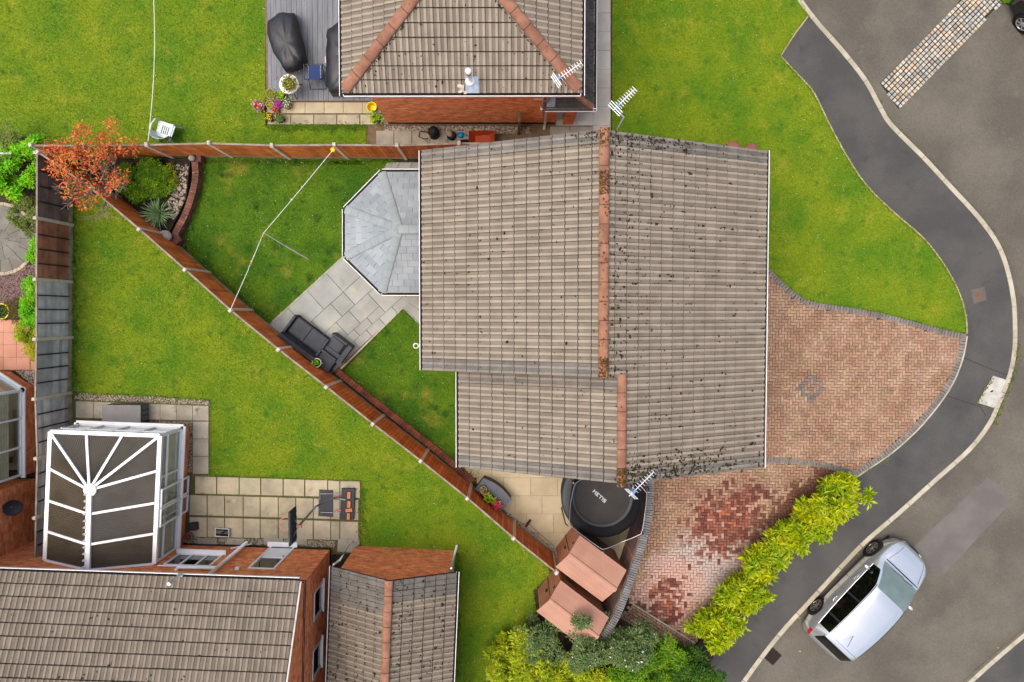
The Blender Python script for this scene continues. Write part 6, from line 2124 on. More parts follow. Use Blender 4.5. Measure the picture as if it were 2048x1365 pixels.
# hedge of golden shrubs along the drive
HG = 'hedge of golden shrubs between drive and footpath'
hl = [(1686, 995), (1638, 1045), (1585, 1080), (1528, 1130), (1487, 1190), (1440, 1262)]
hr = [.86, 1.05, .7, .68, .74, .86]
lab = ['golden hedge shrub at the drive corner nearest the paved edge', 'broad golden hedge shrub, second from the drive corner', 'golden hedge shrub, third along from the drive corner',
       'smaller golden hedge shrub where the hedge narrows', 'golden hedge shrub facing the rear of the silver car', 'golden hedge shrub at the dark bushes end']
for k, (u, v) in enumerate(hl):
    z = 1.0
    c = P(u, v, z)
    bl = []
    for q in range(13):
        al, ac_ = rnd.uniform(-.6, .6), rnd.uniform(-.6, .6) * hr[k]
        bl.append(((c.x + .69 * al - .72 * ac_, c.y + .72 * al + .69 * ac_, rnd.uniform(.5, 1.2)), (rnd.uniform(.13, .27), rnd.uniform(.13, .27), rnd.uniform(.13, .26))))
    bl.append(((c.x, c.y, .5), (hr[k] * .6, hr[k] * .6, .4)))
    shrub('hedge_shrub', lab[k], 'shrub', (c.x, c.y, 0), bl, 3700, .215, 'leaf_hedge', per=9, group=HG, twigs=9, width=.38, up=.3, extra=(('leaf_bright', 700, .14), ('leaf_green', 300, .13)))
bed = [p.xy[:] for p in PL([(1690, 946), (1718, 952), (1660, 1010), (1600, 1078), (1530, 1166), (1470, 1240), (1420, 1325), (1392, 1292), (1455, 1208), (1530, 1122), (1600, 1047)])]
MB().prism(bed, -.04, .03).build('hedge_bed', 'soil', kind='structure')
ln_ = PL([(1690, 945), (1600, 1044), (1530, 1119), (1456, 1204), (1396, 1274)])
MB().prism([p.xy[:] for p in offset(ln_, .0)] + [p.xy[:] for p in offset(ln_, .05)[::-1]], -.03, .06).build('hedge_kerb', 'kerb_stone', bpy.data.objects['hedge_bed'])
weeds('bed_weeds', PL([(1690, 955), (1712, 960), (1660, 1000)]), 120, bpy.data.objects['hedge_bed'], .08, .1, 'leaf_olive')

# shrubbery along the south edge
bbed = [p.xy[:] for p in PL([(1385, 1292), (1425, 1335), (1350, 1460), (900, 1460), (1000, 1330), (1080, 1300), (1200, 1285), (1240, 1238)])]
pebbles('border_gravel', PL([(345, 330), (378, 330), (370, 395), (350, 440), (335, 430)], .22), 260, .03, .06, 'pebble', bpy.data.objects['border_bed'], .215)
MB().prism(bbed, -.04, .02).build('shrub_bed', 'soil', kind='structure')
def cluster(u, v, z, R0, n, rr=(.2, .36), zz=(.5, 1.2), flat=1.0):
    c = P(u, v, z)
    out = []
    for q in range(n):
        a = rnd.uniform(0, 6.28); r_ = rnd.uniform(.0, 1) ** .6 * R0
        out.append(((c.x + math.cos(a) * r_, c.y + math.sin(a) * r_ * flat, rnd.uniform(*zz)), (rnd.uniform(*rr), rnd.uniform(*rr), rnd.uniform(rr[0], rr[1]) * .9)))
    return (c.x, c.y, 0), out
SG = 'shrubs filling the south bed'
for (u, v, R0, n, lf, sz, mat_, per, lb, ex_) in (
        (1035, 1325, .75, 12, 5200, .10, 'leaf_olive', 10, 'feathery olive-yellow shrub nearest the garage lawn', (('leaf_gold', 300, .07),)),
        (1145, 1345, .7, 11, 4600, .10, 'leaf_olive', 10, 'feathery olive-yellow shrub below the flowering shrub', (('leaf_gold', 300, .07),)),
        (1180, 1292, .95, 14, 5200, .085, 'leaf_sage', 6, 'grey-green shrub with white flowers leaning over the shed roof', (('petal_white', 60, .085), ('leaf_dark', 900, .1))),
        (1070, 1282, .55, 9, 2200, .085, 'leaf_sage', 6, 'grey-green sprays reaching over the lawn beside the shed', ()),
        (1262, 1300, .6, 10, 3200, .085, 'leaf_sage', 6, 'grey-green white-flowered shrub at the curved wall end', (('petal_white', 70, .09), ('leaf_dark', 900, .1))),
        (1222, 1352, .55, 9, 3000, .085, 'leaf_bright', 6, 'yellow-green shrub with glossy leaves below the white-flowered shrub', ()),
        (1268, 1350, .5, 9, 3000, .08, 'leaf_green', 6, 'mid green shrub next to the small-leaved shrub', ()),
        (1312, 1322, .6, 11, 5200, .075, 'leaf_green', 5, 'bright green small-leaved shrub beside the loose paving strip', (('leaf_gold', 200, .06),)),
        (1385, 1345, .5, 10, 4600, .09, 'leaf_dark', 6, 'dark green shrub at the footpath corner', (('leaf_green', 700, .08),))):
    tall = v < 1310 and u > 1100
    b0_, bl = cluster(u, v, 2.1 if tall else .9, R0 * (1.1 if tall else 1.3), int(n * 1.5), (.2, .38), (1.3, 2.45) if tall else (.4, 1.5))
    shrub('garden_shrub', lb, 'shrub', b0_, bl, int(lf * 1.25), sz * 1.4, mat_, per=per, group=SG, twigs=9, up=.55, width=.34, extra=ex_)

# red-leaved tree over the fence corner
tb_ = P(225, 392, .2)
tree = thing('red_tree', 'red-leaved tree leaning over the corner where the three fences meet', 'tree', tb_)
m = MB()
tips = []
top_c = P(190, 322, 2.6)
def branch(p, d, L, r, depth):
    e = p + d * L
    mid = p.lerp(e, .5) + Vector((rnd.uniform(-.05, .05), rnd.uniform(-.05, .05), rnd.uniform(0, .06)))
    m.tube([p, mid, e], [r, r * .8, r * .6], 5, caps=False)
    if depth == 0:
        tips.append(e)
        return
    for k in range(3 if depth > 1 else 3):
        dd_ = (d + Vector((rnd.uniform(-.75, .75), rnd.uniform(-.75, .75), rnd.uniform(-.15, .5)))).normalized()
        branch(e, dd_, L * rnd.uniform(.6, .85), r * .55, depth - 1)
bd_ = (top_c - tb_).normalized()
for k in range(7):
    branch(tb_ + Vector((rnd.uniform(-.06, .06), rnd.uniform(-.06, .06), 0)), (bd_ + Vector((rnd.uniform(-.55, .5), rnd.uniform(-.5, .55), .15))).normalized(), .85, .045, 3)
m.build('trunk', 'twig_grey', tree)
tp = np.array([tuple(t) for t in tips])
cmass = P(185, 318, 2.5)
keep = []
bl = []
for (u, v, r_) in ((140, 300, .5), (165, 275, .45), (205, 285, .5), (150, 340, .55), (195, 320, .5), (228, 252, .3), (250, 292, .35), (130, 375, .35), (190, 385, .4), (215, 350, .4), (112, 325, .4), (150, 400, .28), (105, 300, .25), (232, 372, .25)):
    c = P(u, v, 2.4)
    bl.append(((c.x, c.y, rnd.uniform(1.9, 2.6)), (r_ * 1.0, r_ * 1.0, r_ * .6)))
cts = blob_pts(bl, 215, .3)
pos, dr = rosettes(cts, 7, .09, .12)
np_obj('crown', leaf_mesh('crown', pos, .115, 'leaf_red', up=.35, outward=dr, width=.36), tree)
pos = blob_pts(bl, 800, .2)
np_obj('crown', leaf_mesh('crown', pos, .09, 'leaf_rust', up=.3, width=.4), tree)

# border shrubs behind the planter wall
b0_, bl = cluster(292, 362, .5, .85, 24, (.2, .33), (.3, .6), .62)
shrub('border_shrub', 'green and yellow variegated shrub behind the low brick wall', 'shrub', b0_, bl, 9500, .08, 'leaf_green', per=6, twigs=6, extra=(('leaf_gold', 420, .06), ('leaf_bright', 1600, .075)))
b0_, bl = cluster(345, 350, .5, .35, 6, (.12, .2), (.25, .45))
shrub('border_shrub', 'thin straggling shrub against the brick pier', 'shrub', b0_, bl, 900, .06, 'leaf_olive', per=5, twigs=8)
yc = P(313, 428, .5)
yu = thing('yucca', 'spiky grey-green yucca rosette in the corner of the border', 'plant', (yc.x, yc.y, .2))
for k in range(90):
    a = k * 2.399 + rnd.uniform(-.2, .2); el = rnd.uniform(.1, 1.15)
    L = rnd.uniform(.5, .78)
    d = Vector((math.cos(a) * math.cos(el), math.sin(a) * math.cos(el), math.sin(el)))
    s = Vector((-math.sin(a), math.cos(a), 0)) * .017
    p = Vector((yc.x, yc.y, .3))
    q = p + d * L * .55 + Vector((0, 0, .03)); e = p + d * L - Vector((0, 0, .08 * (1.2 - el)))
    MB().add([p - s, p + s, q + s, q - s, e], [(0, 1, 2, 3), (3, 2, 4)]).build('leaf', 'leaf_yucca', yu)

# plants of the far-left garden
for (u, v, z, R0, n, lf, sz, mat_, per, lb, up_) in (
        (18, 345, .9, .62, 11, 4200, .12, 'leaf_lime', 8, 'lime green glossy bush beyond the brown fence panels', .5),
        (52, 300, 1.2, .3, 6, 1400, .11, 'leaf_lime', 8, 'lime green bush top at the fence corner', .5),
        (20, 292, 1.0, .5, 8, 1500, .10, 'leaf_needle', 8, 'wispy grey-green shrub behind the low weathered fence', .3),
        (52, 430, .8, .42, 9, 3800, .085, 'leaf_needle', 9, 'grey-green needle-leaved bush overhanging the stone circle', .3),
        (66, 500, .6, .26, 6, 1500, .09, 'leaf_lime', 8, 'small lime bush between stone circle and fence', .5),
        (64, 585, .8, .3, 7, 2600, .07, 'leaf_lime', 7, 'bright green conifer bush against the grey fence', .5),
        (62, 625, .8, .33, 7, 2600, .07, 'leaf_lime', 7, 'larger bright green conifer bush above the terracotta paving', .5),
        (60, 672, .6, .3, 7, 2200, .06, 'leaf_olive', 7, 'olive and gold dwarf conifer beside the terracotta paving', .5),
        (66, 700, .5, .2, 5, 1100, .06, 'leaf_gold', 7, 'bright gold dwarf conifer at the fence foot', .5),
        (35, 620, .3, .3, 6, 1100, .06, 'leaf_dry', 6, 'dry straggly heather beside the pink gravel', .4)):
    b0_, bl = cluster(u, v, z, R0 * 1.25, int(n * 1.6), (.13, .25), (z * .45, z * 1.1))
    shrub('border_bush', lb, 'shrub', b0_, bl, int(lf * 1.6), sz, mat_, per=per, twigs=6, up=up_, width=.3 if 'needle' in mat_ else .42, group='bushes of the garden beyond the lap fence')

# ------------------------------------------------------------------ pots
def pot(name, label, u, v, r, h, mat, plant=(), z=0.0, rim=True, soil=True, cat='flower pot', group=None, prof=None):
    c = P(u, v, z + h)
    T = Matrix.Translation((c.x, c.y, z))
    p = thing(name, label, cat, (c.x, c.y, z), group)
    pr = prof or [(r * .72, 0), (r * .9, h * .75), (r, h * .78), (r, h), (r * .88, h), (r * .84, h * .82)]
    MB().lathe(pr, 20, T=T, close=False).build('pot', mat, p)
    MB().lathe([(.01, 0), (r * .7, 0)], 16, T=T, close=False).build('pot_base', mat, p)
    if soil:
        MB().lathe([(.005, h * .84), (r * .86, h * .83)], 16, T=T, close=False).build('compost', 'soil', p)
    for (mt, n, sz, rad, zz, nm) in plant:
        k = rng.normal(0, 1, (n, 2)) * rad * .5
        pos = np.c_[c.x + k[:, 0], c.y + k[:, 1], z + h * .85 + rng.uniform(0, zz, n)]
        np_obj(nm, leaf_mesh(nm, pos, sz, mt, up=.55, width=.6), p)
    return p
PG_ = 'pots clustered at the deck corner'
G_ = lambda mt='leaf_green', n=60, s=.06, r=.1, zz=.12: (mt, n, s, r, zz, 'foliage')
B_ = lambda mt, n=30, s=.06, r=.1, zz=.16: (mt, n, s, r, zz, 'blossom')
pot('flower_pot', 'grey pot of red and pink geraniums standing on the lawn by the deck', 517, 211, .185, .3, 'pot_grey', (G_('leaf_green', 40, .07, .12, .1), B_('petal_red', 70, .07, .15), B_('petal_blush', 26, .07, .2)), group=PG_)
pot('flower_pot', 'taupe pot of dry green sedum at the deck corner', 541, 188, .165, .25, 'pot_taupe', (G_('leaf_olive', 220, .045, .16, .06), G_('leaf_dry', 80, .045, .16, .06)), z=.03, group=PG_)
pot('flower_pot', 'glazed blue pot overflowing with green and orange leaves', 563, 191, .16, .27, 'pot_blue', (G_('leaf_bright', 130, .07, .19, .14), B_('petal_yellow', 8, .06, .15), B_('leaf_fallen', 12, .06, .15)), z=.03, group=PG_)
pot('flower_pot', 'cream-rimmed pot of green sedum', 539, 209, .135, .22, 'terracotta_pale', (G_('leaf_olive', 170, .045, .13, .05),), z=.03, group=PG_)
pot('flower_pot', 'pot of bright magenta flowers', 556, 208, .115, .2, 'terracotta', (B_('petal_magenta', 90, .05, .13, .12), G_('leaf_green', 24, .05, .1)), z=.03, group=PG_)
pot('flower_pot', 'orange clay pot of silvery white-tipped succulents', 573, 210, .135, .22, 'terracotta', (G_('leaf_sage', 70, .08, .12, .1), B_('petal_white', 36, .04, .13, .16)), z=.03, group=PG_)
pot('flower_pot', 'small clay pot with two crimson flower heads', 551, 220, .11, .2, 'terracotta', (B_('petal_pink', 44, .05, .09), G_('leaf_bright', 18, .05, .08)), z=.03, group=PG_)
pot('flower_pot', 'dark pot of yellow pansies at the edge of the slabs', 538, 234, .145, .25, 'pot_dark', (B_('petal_yellow', 60, .05, .16, .14), G_('leaf_dark', 40, .05, .12)), z=.03, group=PG_)
pot('flower_pot', 'dark pot holding a mound of grey-green foliage', 559, 236, .15, .24, 'pot_dark', (G_('leaf_sage', 120, .06, .14, .1), G_('leaf_green', 50, .05, .12)), z=.03, group=PG_)
pot('flower_pot', 'navy pot with a leafy red-budded plant by the brick wall corner', 751, 236, .17, .3, 'pot_navy', (G_('leaf_bright', 120, .08, .2, .2), B_('petal_red', 8, .05, .1, .25)), z=.03)
bk = pot('bucket', 'empty bright yellow bucket by the corner of the brick house', 743, 214, .17, .26, 'bucket_yellow', (), z=.03, soil=False, cat='bucket', prof=[(.12, 0), (.16, .25), (.168, .26), (.15, .255), (.115, .02), (.01, .02)])
# white round table with a planted bowl
wt = thing('round_table', 'white round table carrying a dish of dry brown-green plants on the deck', 'table', P(578, 168, DZ))
c = P(578, 169, .8)
T = Matrix.Translation((c.x, c.y, DZ))
MB().lathe([(.01, .62), (.3, .62), (.315, .63), (.315, .65), (.01, .652)], 28, T=T, close=False).build('table_top', 'pot_white', wt)
for k in range(3):
    t = R(40 + 120 * k)
    MB().tube([(.06 * math.cos(t), .06 * math.sin(t), .62), (.1 * math.cos(t), .1 * math.sin(t), .3), (.3 * math.cos(t), .3 * math.sin(t), .0)], .014, 6, T=T).build('leg', 'dark_tube', wt)
pot('planter_bowl', 'dish of dry brown-green plants on the white round table', 578, 168, .2, .12, 'terracotta_pale', (('leaf_dry', 330, .06, .27, .1, 'foliage'), ('leaf_olive', 130, .06, .2, .12, 'foliage')), z=DZ + .655, cat='planter')
pot('flower_pot', 'white pot with a small green plant on the low rattan table', 633, 726, .155, .24, 'pot_white', (G_('leaf_lime', 60, .07, .12, .1),), z=.446)
pot('flower_pot', 'wide grey pot with an empty clay pot nested inside it', 374, 1076, .165, .24, 'pot_taupe', (), soil=False, prof=[(.13, 0), (.165, .22), (.17, .24), (.15, .235), (.13, .06), (.01, .05)])
pot('clay_pot', 'empty clay pot nested inside the wide grey pot', 374, 1076, .105, .16, 'terracotta', (), z=.055, soil=False, prof=[(.07, 0), (.1, .14), (.105, .16), (.09, .155), (.065, .02), (.01, .015)])
pot('ring_planter', 'yellow-rimmed planter with dark foliage at the gravel edge', 2, 623, .27, .25, 'vac_yellow', (G_('leaf_dark', 110, .08, .28, .1),), cat='planter')

# ------------------------------------------------------------------ storage boxes
def box_on(name, label, cat, corners, h, lid, side, z=0.0, bow=0.0):
    pass
bx = thing('storage_box', 'dark grey plastic deck box with flowers standing on its lid', 'storage box', P(982, 988))
T0 = P(951, 979, .55); T1 = P(1005, 1020, .55)
X = (T1 - T0); X.z = 0; LB = X.length; X.normalize(); Y = Vector((-X.y, X.x, 0))
T = frame(Vector((T0.x, T0.y, 0)), X, Y, (0, 0, 1))
outl_ = [(0, 0), (LB, 0)] + [(LB - LB * k / 8, .45 + .1 * math.sin(math.pi * k / 8)) for k in range(9)]
MB().prism([(p[0], p[1]) for p in outl_], 0, .5, T=T).build('body', 'box_side', bx)
MB().prism([((p[0] - LB / 2) * 1.03 + LB / 2, (p[1] - .25) * 1.04 + .25) for p in outl_], .505, .56, T=T).build('lid', 'box_lid', bx)
c = T @ Vector((LB * .78, .1, 0)); 
def pot_at(label, lx, ly, r, h, mat, plant, **kw):
    q = T @ Vector((lx, ly, 0))
    # pixel of that spot, so the shared builder can be used
    d = CAM_M.inverted() @ (Vector((q.x, q.y, .561 + h)) - Vector((0, 0, CAMH)))
    return pot('flower_pot', label, CX + F * d.x / -d.z, CY - F * d.y / -d.z, r, h, mat, plant, z=.561, **kw)
pot_at('round clay pot of mauve and yellow flowers on the deck box lid', .2, .18, .12, .16, 'terracotta_pale', (B_('petal_magenta', 14, .05, .08), G_('leaf_olive', 40, .05, .09), B_('petal_yellow', 10, .04, .08)))
pot_at('clay pot of hot pink flowers on the deck box lid', .86, .06, .12, .16, 'terracotta_pale', (B_('petal_pink', 110, .06, .13, .14), G_('leaf_bright', 16, .06, .1)))
tq = thing('leafy_trough', 'small black trough of bright leafy salad plants on the deck box lid', 'planter', T @ Vector((.52, .12, .56)))
MB().bbox((.52, .12, .62), (.34, .13, .12), .01, T=T).build('trough', 'pot_dark', tq)
k = rng.uniform(-1, 1, (90, 2)) * np.array([.22, .1])
q = np.array([tuple(T @ Vector((.52 + a, .10 + b, .69))) for a, b in k]); q[:, 2] += rng.uniform(0, .14, 90)
np_obj('foliage', leaf_mesh('foliage', q, .1, 'leaf_bright', up=.6, width=.6), tq)

st = thing('storage_box', 'plain mid-grey garden storage chest beside the polycarbonate conservatory', 'storage box', P(252, 840))
q = [P(204, 810, .62), P(281, 811, .62), P(281, 848, .62), P(204, 846, .62)]
poly = [p.xy[:] for p in q]
cq = sum((Vector(p) for p in poly), Vector((0, 0))) / 4
MB().prism([(cq + (Vector(p) - cq) * .95)[:] for p in poly], 0, .56).build('body', 'store_side', st)
MB().prism(poly, .565, .62).build('lid', 'store_grey', st)
for k in range(3):
    e = P(285, 812 + k * 12, .3)
    MB().box((q[1].x - .02, q[1].y - .1 - k * .18, .28), (.02, .13, .4)).build('side_panel', 'store_grey', st)

# ------------------------------------------------------------------ covered furniture on the deck
def cover(label, px, z, seams=True):
    """fabric cover draped over furniture: lofted outlines, lowest first"""
    s = thing('furniture_cover', label, 'cover', P(px[0][0][0], px[0][0][1], DZ))
    m = MB()
    rings = []
    for ring_, zz in zip(px, z):
        pts_ = [P(u, v, zz) for u, v in ring_]
        rings.append([pts_[i].lerp(pts_[(i + 1) % len(pts_)], k / 3) for i in range(len(pts_)) for k in range(3)])
    n = len(rings[0])
    vv = []
    for q_, rg in enumerate(rings):
        for i, p in enumerate(rg):
            f = .03 * math.sin(i * 1.9 + q_) * (1 if q_ < 2 else .5) + rnd.uniform(-.01, .01)
            vv.append((p.x + f * .6, p.y + f * .4, p.z + (.03 * math.sin(i * 1.3 + q_ * 2) + rnd.uniform(-.015, .015) if q_ else 0)))
    ff = []
    for q_ in range(len(rings) - 1):
        for i in range(n):
            ff.append((q_ * n + i, q_ * n + (i + 1) % n, (q_ + 1) * n + (i + 1) % n, (q_ + 1) * n + i))
    ctr_ = sum((Vector(p) for p in vv[-n:]), Vector()) / n
    inner = [tuple(Vector(p).lerp(ctr_, .45) + Vector((0, 0, rnd.uniform(-.015, .03)))) for p in vv[-n:]]
    o_ = len(vv)
    vv += inner + [tuple(ctr_ + Vector((0, 0, .03)))]
    for i in range(n):
        ff.append((o_ - n + i, o_ - n + (i + 1) % n, o_ + (i + 1) % n, o_ + i))
        ff.append((o_ + i, o_ + (i + 1) % n, o_ + n))
    m.add(vv, ff)
    m.build('fabric', 'cover_black', s, smooth_=True)
    return s, rings
s_, rg = cover('large black fabric cover over furniture at the deck edge', [
    [(545, 40), (560, 26), (590, 27), (600, 60), (612, 105), (615, 128), (600, 140), (575, 148), (557, 120), (545, 85)],
    [(535, 44), (556, 26), (588, 26), (597, 62), (606, 105), (608, 122), (594, 138), (571, 143), (553, 116), (536, 80)],
    [(542, 48), (560, 33), (580, 36), (588, 66), (596, 104), (596, 120), (588, 130), (572, 132), (556, 108), (543, 76)]], [DZ + .01, .75, .95])
a_ = [P(u, v, .97) for u, v in ((562, 52), (568, 75), (575, 100), (584, 120))]
MB().tube(a_, .007, 5).build('seam', 'cover_seam', s_)
s_, rg = cover('black fabric cover partly under the eaves of the hipped house', [
    [(668, 60), (690, 40), (760, 40), (800, 110), (790, 190), (735, 196), (665, 194), (655, 170), (655, 110), (660, 90)],
    [(655, 60), (676, 44), (745, 44), (785, 110), (775, 180), (715, 182), (662, 186), (652, 172), (652, 110), (653, 80)],
    [(666, 70), (684, 56), (740, 56), (772, 110), (764, 168), (712, 170), (672, 172), (666, 160), (664, 110), (665, 90)]], [DZ + .01, .7, .85])
MB().box((P(651, 120, .8).x, P(651, 120, .8).y, .8), (.03, .2, .02)).build('tag', 'petal_blush', s_)

# blue folding chair
fc = thing('folding_chair', 'blue sling folding chair with dark tube frame on the deck', 'chair', P(628, 155, DZ))
c = P(629, 145, DZ + .42)
T = Matrix.Translation((c.x, c.y, DZ)) @ Matrix.Rotation(R(1), 4, 'Z')
MB().bbox((0, .0, .42), (.44, .44, .025), .008, T=T).build('seat', 'blue_sling', fc)
MB().add([(-.24, -.24, .42), (.24, -.24, .42), (.24, -.36, .82), (-.24, -.36, .82), (-.24, -.22, .42), (.24, -.22, .42), (.24, -.33, .83), (-.24, -.33, .83)],
         [(0, 1, 2, 3), (7, 6, 5, 4), (3, 2, 6, 7), (0, 3, 7, 4), (1, 5, 6, 2), (0, 4, 5, 1)], T=T).build('backrest', 'blue_sling', fc)
for sx in (-1, 1):
    MB().tube([(sx * .29, .25, .0), (sx * .29, .2, .6), (sx * .29, -.26, .62), (sx * .26, -.3, .66)], .016, 6, T=T).build('arm_frame', 'dark_tube', fc)
    MB().tube([(sx * .25, .24, .42), (sx * .27, -.42, .0)], .014, 6, T=T).build('leg', 'dark_tube', fc)
    MB().tube([(sx * .25, -.22, .42), (sx * .25, -.37, .86)], .014, 6, T=T).build('back_tube', 'dark_tube', fc)
MB().tube([(-.27, -.42, .02), (.27, -.42, .02)], .014, 6, T=T).build('stretcher', 'dark_tube', fc)
MB().tube([(-.29, .25, .45), (.29, .25, .45)], .014, 6, T=T).build('stretcher', 'dark_tube', fc)
for sx in (-1, 1):
    for k in range(9):
        MB().box((sx * .2, -.18 + k * .045, .437), (.012, .018, .004), T=T).build('stitch', 'petal_white', fc)

# white plastic chair on the north lawn
wc_ = thing('garden_chair', 'white plastic garden chair standing alone on the north lawn', 'chair', P(335, 268))
c = P(331, 263, .42)
T = Matrix.Translation((c.x, c.y, 0)) @ Matrix.Rotation(R(-18), 4, 'Z') @ Matrix.Diagonal((1.14, 1.14, 1.08, 1))      # faces image-up
seat_o = [(-.22, -.2), (.2, -.2), (.24, .22), (.12, .25), (-.12, .25), (-.24, .22)]
MB().prism([(-.23, -.2), (.23, -.2), (.25, .24), (-.25, .24)], .40, .425, T=T).build('seat', 'chair_white', wc_)
for k in range(4):
    MB().box((-.09 + k * .06, .02, .4265), (.022, .24, .004), T=T).build('slot', 'pot_dark', wc_)
bp = []
for k in range(11):
    t = R(200 + 14 * k)
    bp.append((.29 * math.cos(t), -.02 + .27 * math.sin(t)))
vv, ff = [], []
for (x, y) in bp:
    f = max(0, -y) / .29
    vv += [(x * .86, y * .86, .42), (x * 1.02, y * 1.05, .62 + .2 * f), (x * 1.04, y * 1.12, .64 + .2 * f), (x * .9, y * .9, .42)]
for k in range(len(bp) - 1):
    for q in range(4):
        ff.append((k * 4 + q, k * 4 + (q + 1) % 4, k * 4 + 4 + (q + 1) % 4, k * 4 + 4 + q))
MB().add(vv, ff, T=T).build('backrest', 'chair_white', wc_)
for sx in (-1, 1):
    MB().tube([(sx * .29, -.14, .66), (sx * .31, .05, .66), (sx * .27, .22, .62), (sx * .25, .24, .42)], .025, 6, T=T).build('armrest', 'chair_white', wc_)
    MB().tube([(sx * .23, .22, .42), (sx * .27, .27, 0)], [.035, .022], 6, T=T).build('leg', 'chair_white', wc_)
    MB().tube([(sx * .2, -.2, .42), (sx * .25, -.3, 0)], [.035, .022], 6, T=T).build('leg', 'chair_white', wc_)

# rank grass and grit where mower and broom do not reach
for ln, n_ in ((PL([(372, 486), (413, 540), (502, 616), (542, 646)]), 260), (PL([(404, 330), (398, 380), (385, 440), (368, 482)]), 160), (PL([(420, 322), (560, 321), (780, 324)]), 200),
               (PL([(690, 742), (800, 836), (946, 956)]), 260), (PL([(540, 256), (728, 256)]), 150), (PL([(148, 330), (148, 560), (148, 780)]), 200), (PL([(916, 1115), (912, 1360)]), 160),
               (PL([(726, 970), (722, 1095)]), 60), (PL([(130, 312), (60, 308), (-20, 306)]), 80)):
    weeds('rank_grass', ln, n_, None, .07, .11, 'grass_deep')
weeds('gutter_grit', offset(KERB, .06)[::2], 700, None, .05, .022, 'soil')
weeds('gutter_grit', offset(smooth(K2, 3), -.05), 200, None, .05, .022, 'soil')
weeds('hedge_litter', PL([(1700, 965), (1600, 1085), (1500, 1205), (1425, 1320)]), 160, bpy.data.objects['hedge_bed'], .12, .04, 'leaf_dry')

# ------------------------------------------------------------------ washing lines, aerials
w1_ = thing('washing_line', 'white washing line stretched across the north lawn to a fence post', 'line', P(296, 285, 1.9))
a_, b_ = P(296, 284, 1.95), P(305, -60, 2.1)
pts = [a_.lerp(b_, k / 12) - Vector((0, 0, .25 * math.sin(math.pi * k / 12))) for k in range(13)]
MB().tube(pts, .011, 6).build('rope', 'rope_white', w1_)
w2_ = thing('washing_line', 'washing line with pegs between two fences held up by a prop', 'line', P(527, 467, 1.9))
A_, B_2, C_ = P(668, 298, 1.95), P(527, 467, 2.0), P(460, 622, 1.95)
MB().tube([A_, A_.lerp(B_2, .5) - Vector((0, 0, .03)), B_2, B_2.lerp(C_, .5) - Vector((0, 0, .04)), C_], .009, 6).build('rope', 'rope_white', w2_)
for (t, s, mt) in ((.45, 0, 'petal_blush'), (.6, 0, 'petal_white'), (.06, 1, 'peg_red'), (.12, 1, 'pot_grey'), (.36, 1, 'vac_yellow'), (.4, 1, 'peg_red'), (.44, 1, 'toy_blue')):
    p = A_.lerp(B_2, t) if s == 0 else B_2.lerp(C_, t)
    MB().box((p.x, p.y, p.z - .03), (.03, .045, .09), rnd.uniform(0, 1)).build('peg', mt, w2_)
MB().lathe([(.01, -.02), (.06, -.01), (.075, .02), (.05, .05), (.01, .06)], 12, T=Matrix.Translation(P(666, 300, 1.92))).build('reel', 'vac_yellow', w2_)
pr_ = thing('line_prop', 'thin grey pole propping up the washing line over the lawn', 'pole', P(615, 519))
MB().tube([P(617, 519, .02), P(572, 493, 1.0)], .02, 8).build('pole', 'aerial_metal', pr_)
MB().tube([P(572, 493, 1.0), P(527, 466, 2.05)], .016, 8).build('upper_pole', 'aerial_metal', pr_)

def aerial(label, p0, p1, z, foot, n=9, w=.24):
    a_, b_ = P(*p0, z), P(*p1, z)
    d = (b_ - a_); L = d.length; d.normalize(); s = Vector((-d.y, d.x, 0))
    o = thing('tv_aerial', label, 'aerial', foot)
    MB().tube([a_, b_], .012, 6).build('boom', 'aerial_metal', o)
    for k in range(n):
        c_ = a_.lerp(b_, .26 + .73 * k / (n - 1))
        ww = w * (.42 - .1 * k / n)
        MB().tube([c_ - s * ww, c_ + s * ww], .006, 5).build('director', 'aerial_metal', o)
    c_ = a_.lerp(b_, .06)
    for k in range(3):
        MB().tube([c_ - s * w * .75 + Vector((0, 0, -.08 + .08 * k)) + d * .03 * k, c_ + s * w * .75 + Vector((0, 0, -.08 + .08 * k)) + d * .03 * k], .009, 5).build('reflector', 'aerial_metal', o)
    c_ = a_.lerp(b_, .2)
    MB().box((c_.x, c_.y, c_.z + .02), (.09, .07, .06), math.atan2(d.y, d.x)).build('dipole_box', 'aerial_blue', o)
    MB().tube([Vector(foot), Vector((foot[0], foot[1], z - .35)), a_.lerp(b_, .1)], .019, 8).build('mast', 'aerial_metal', o)
    return o
f1 = P(1112, 176, 5.0)
aerial('aerial on a short mast at the hipped roof corner', (1107, 165), (1163, 126), 5.9, (f1.x, y0 - .02, 4.9))
f2 = P(1238, 262, 6.9)
aerial('aerial standing past the north verge beside the clay ridge', (1226, 222), (1270, 178), 8.0, (f2.x, YT + .1, 6.5))
f3 = P(1262, 972, 6.2)
aerial('aerial past the south verge above the trampoline', (1258, 993), (1308, 944), 6.9, (f3.x - .0, YB2 - .08, 6.1))

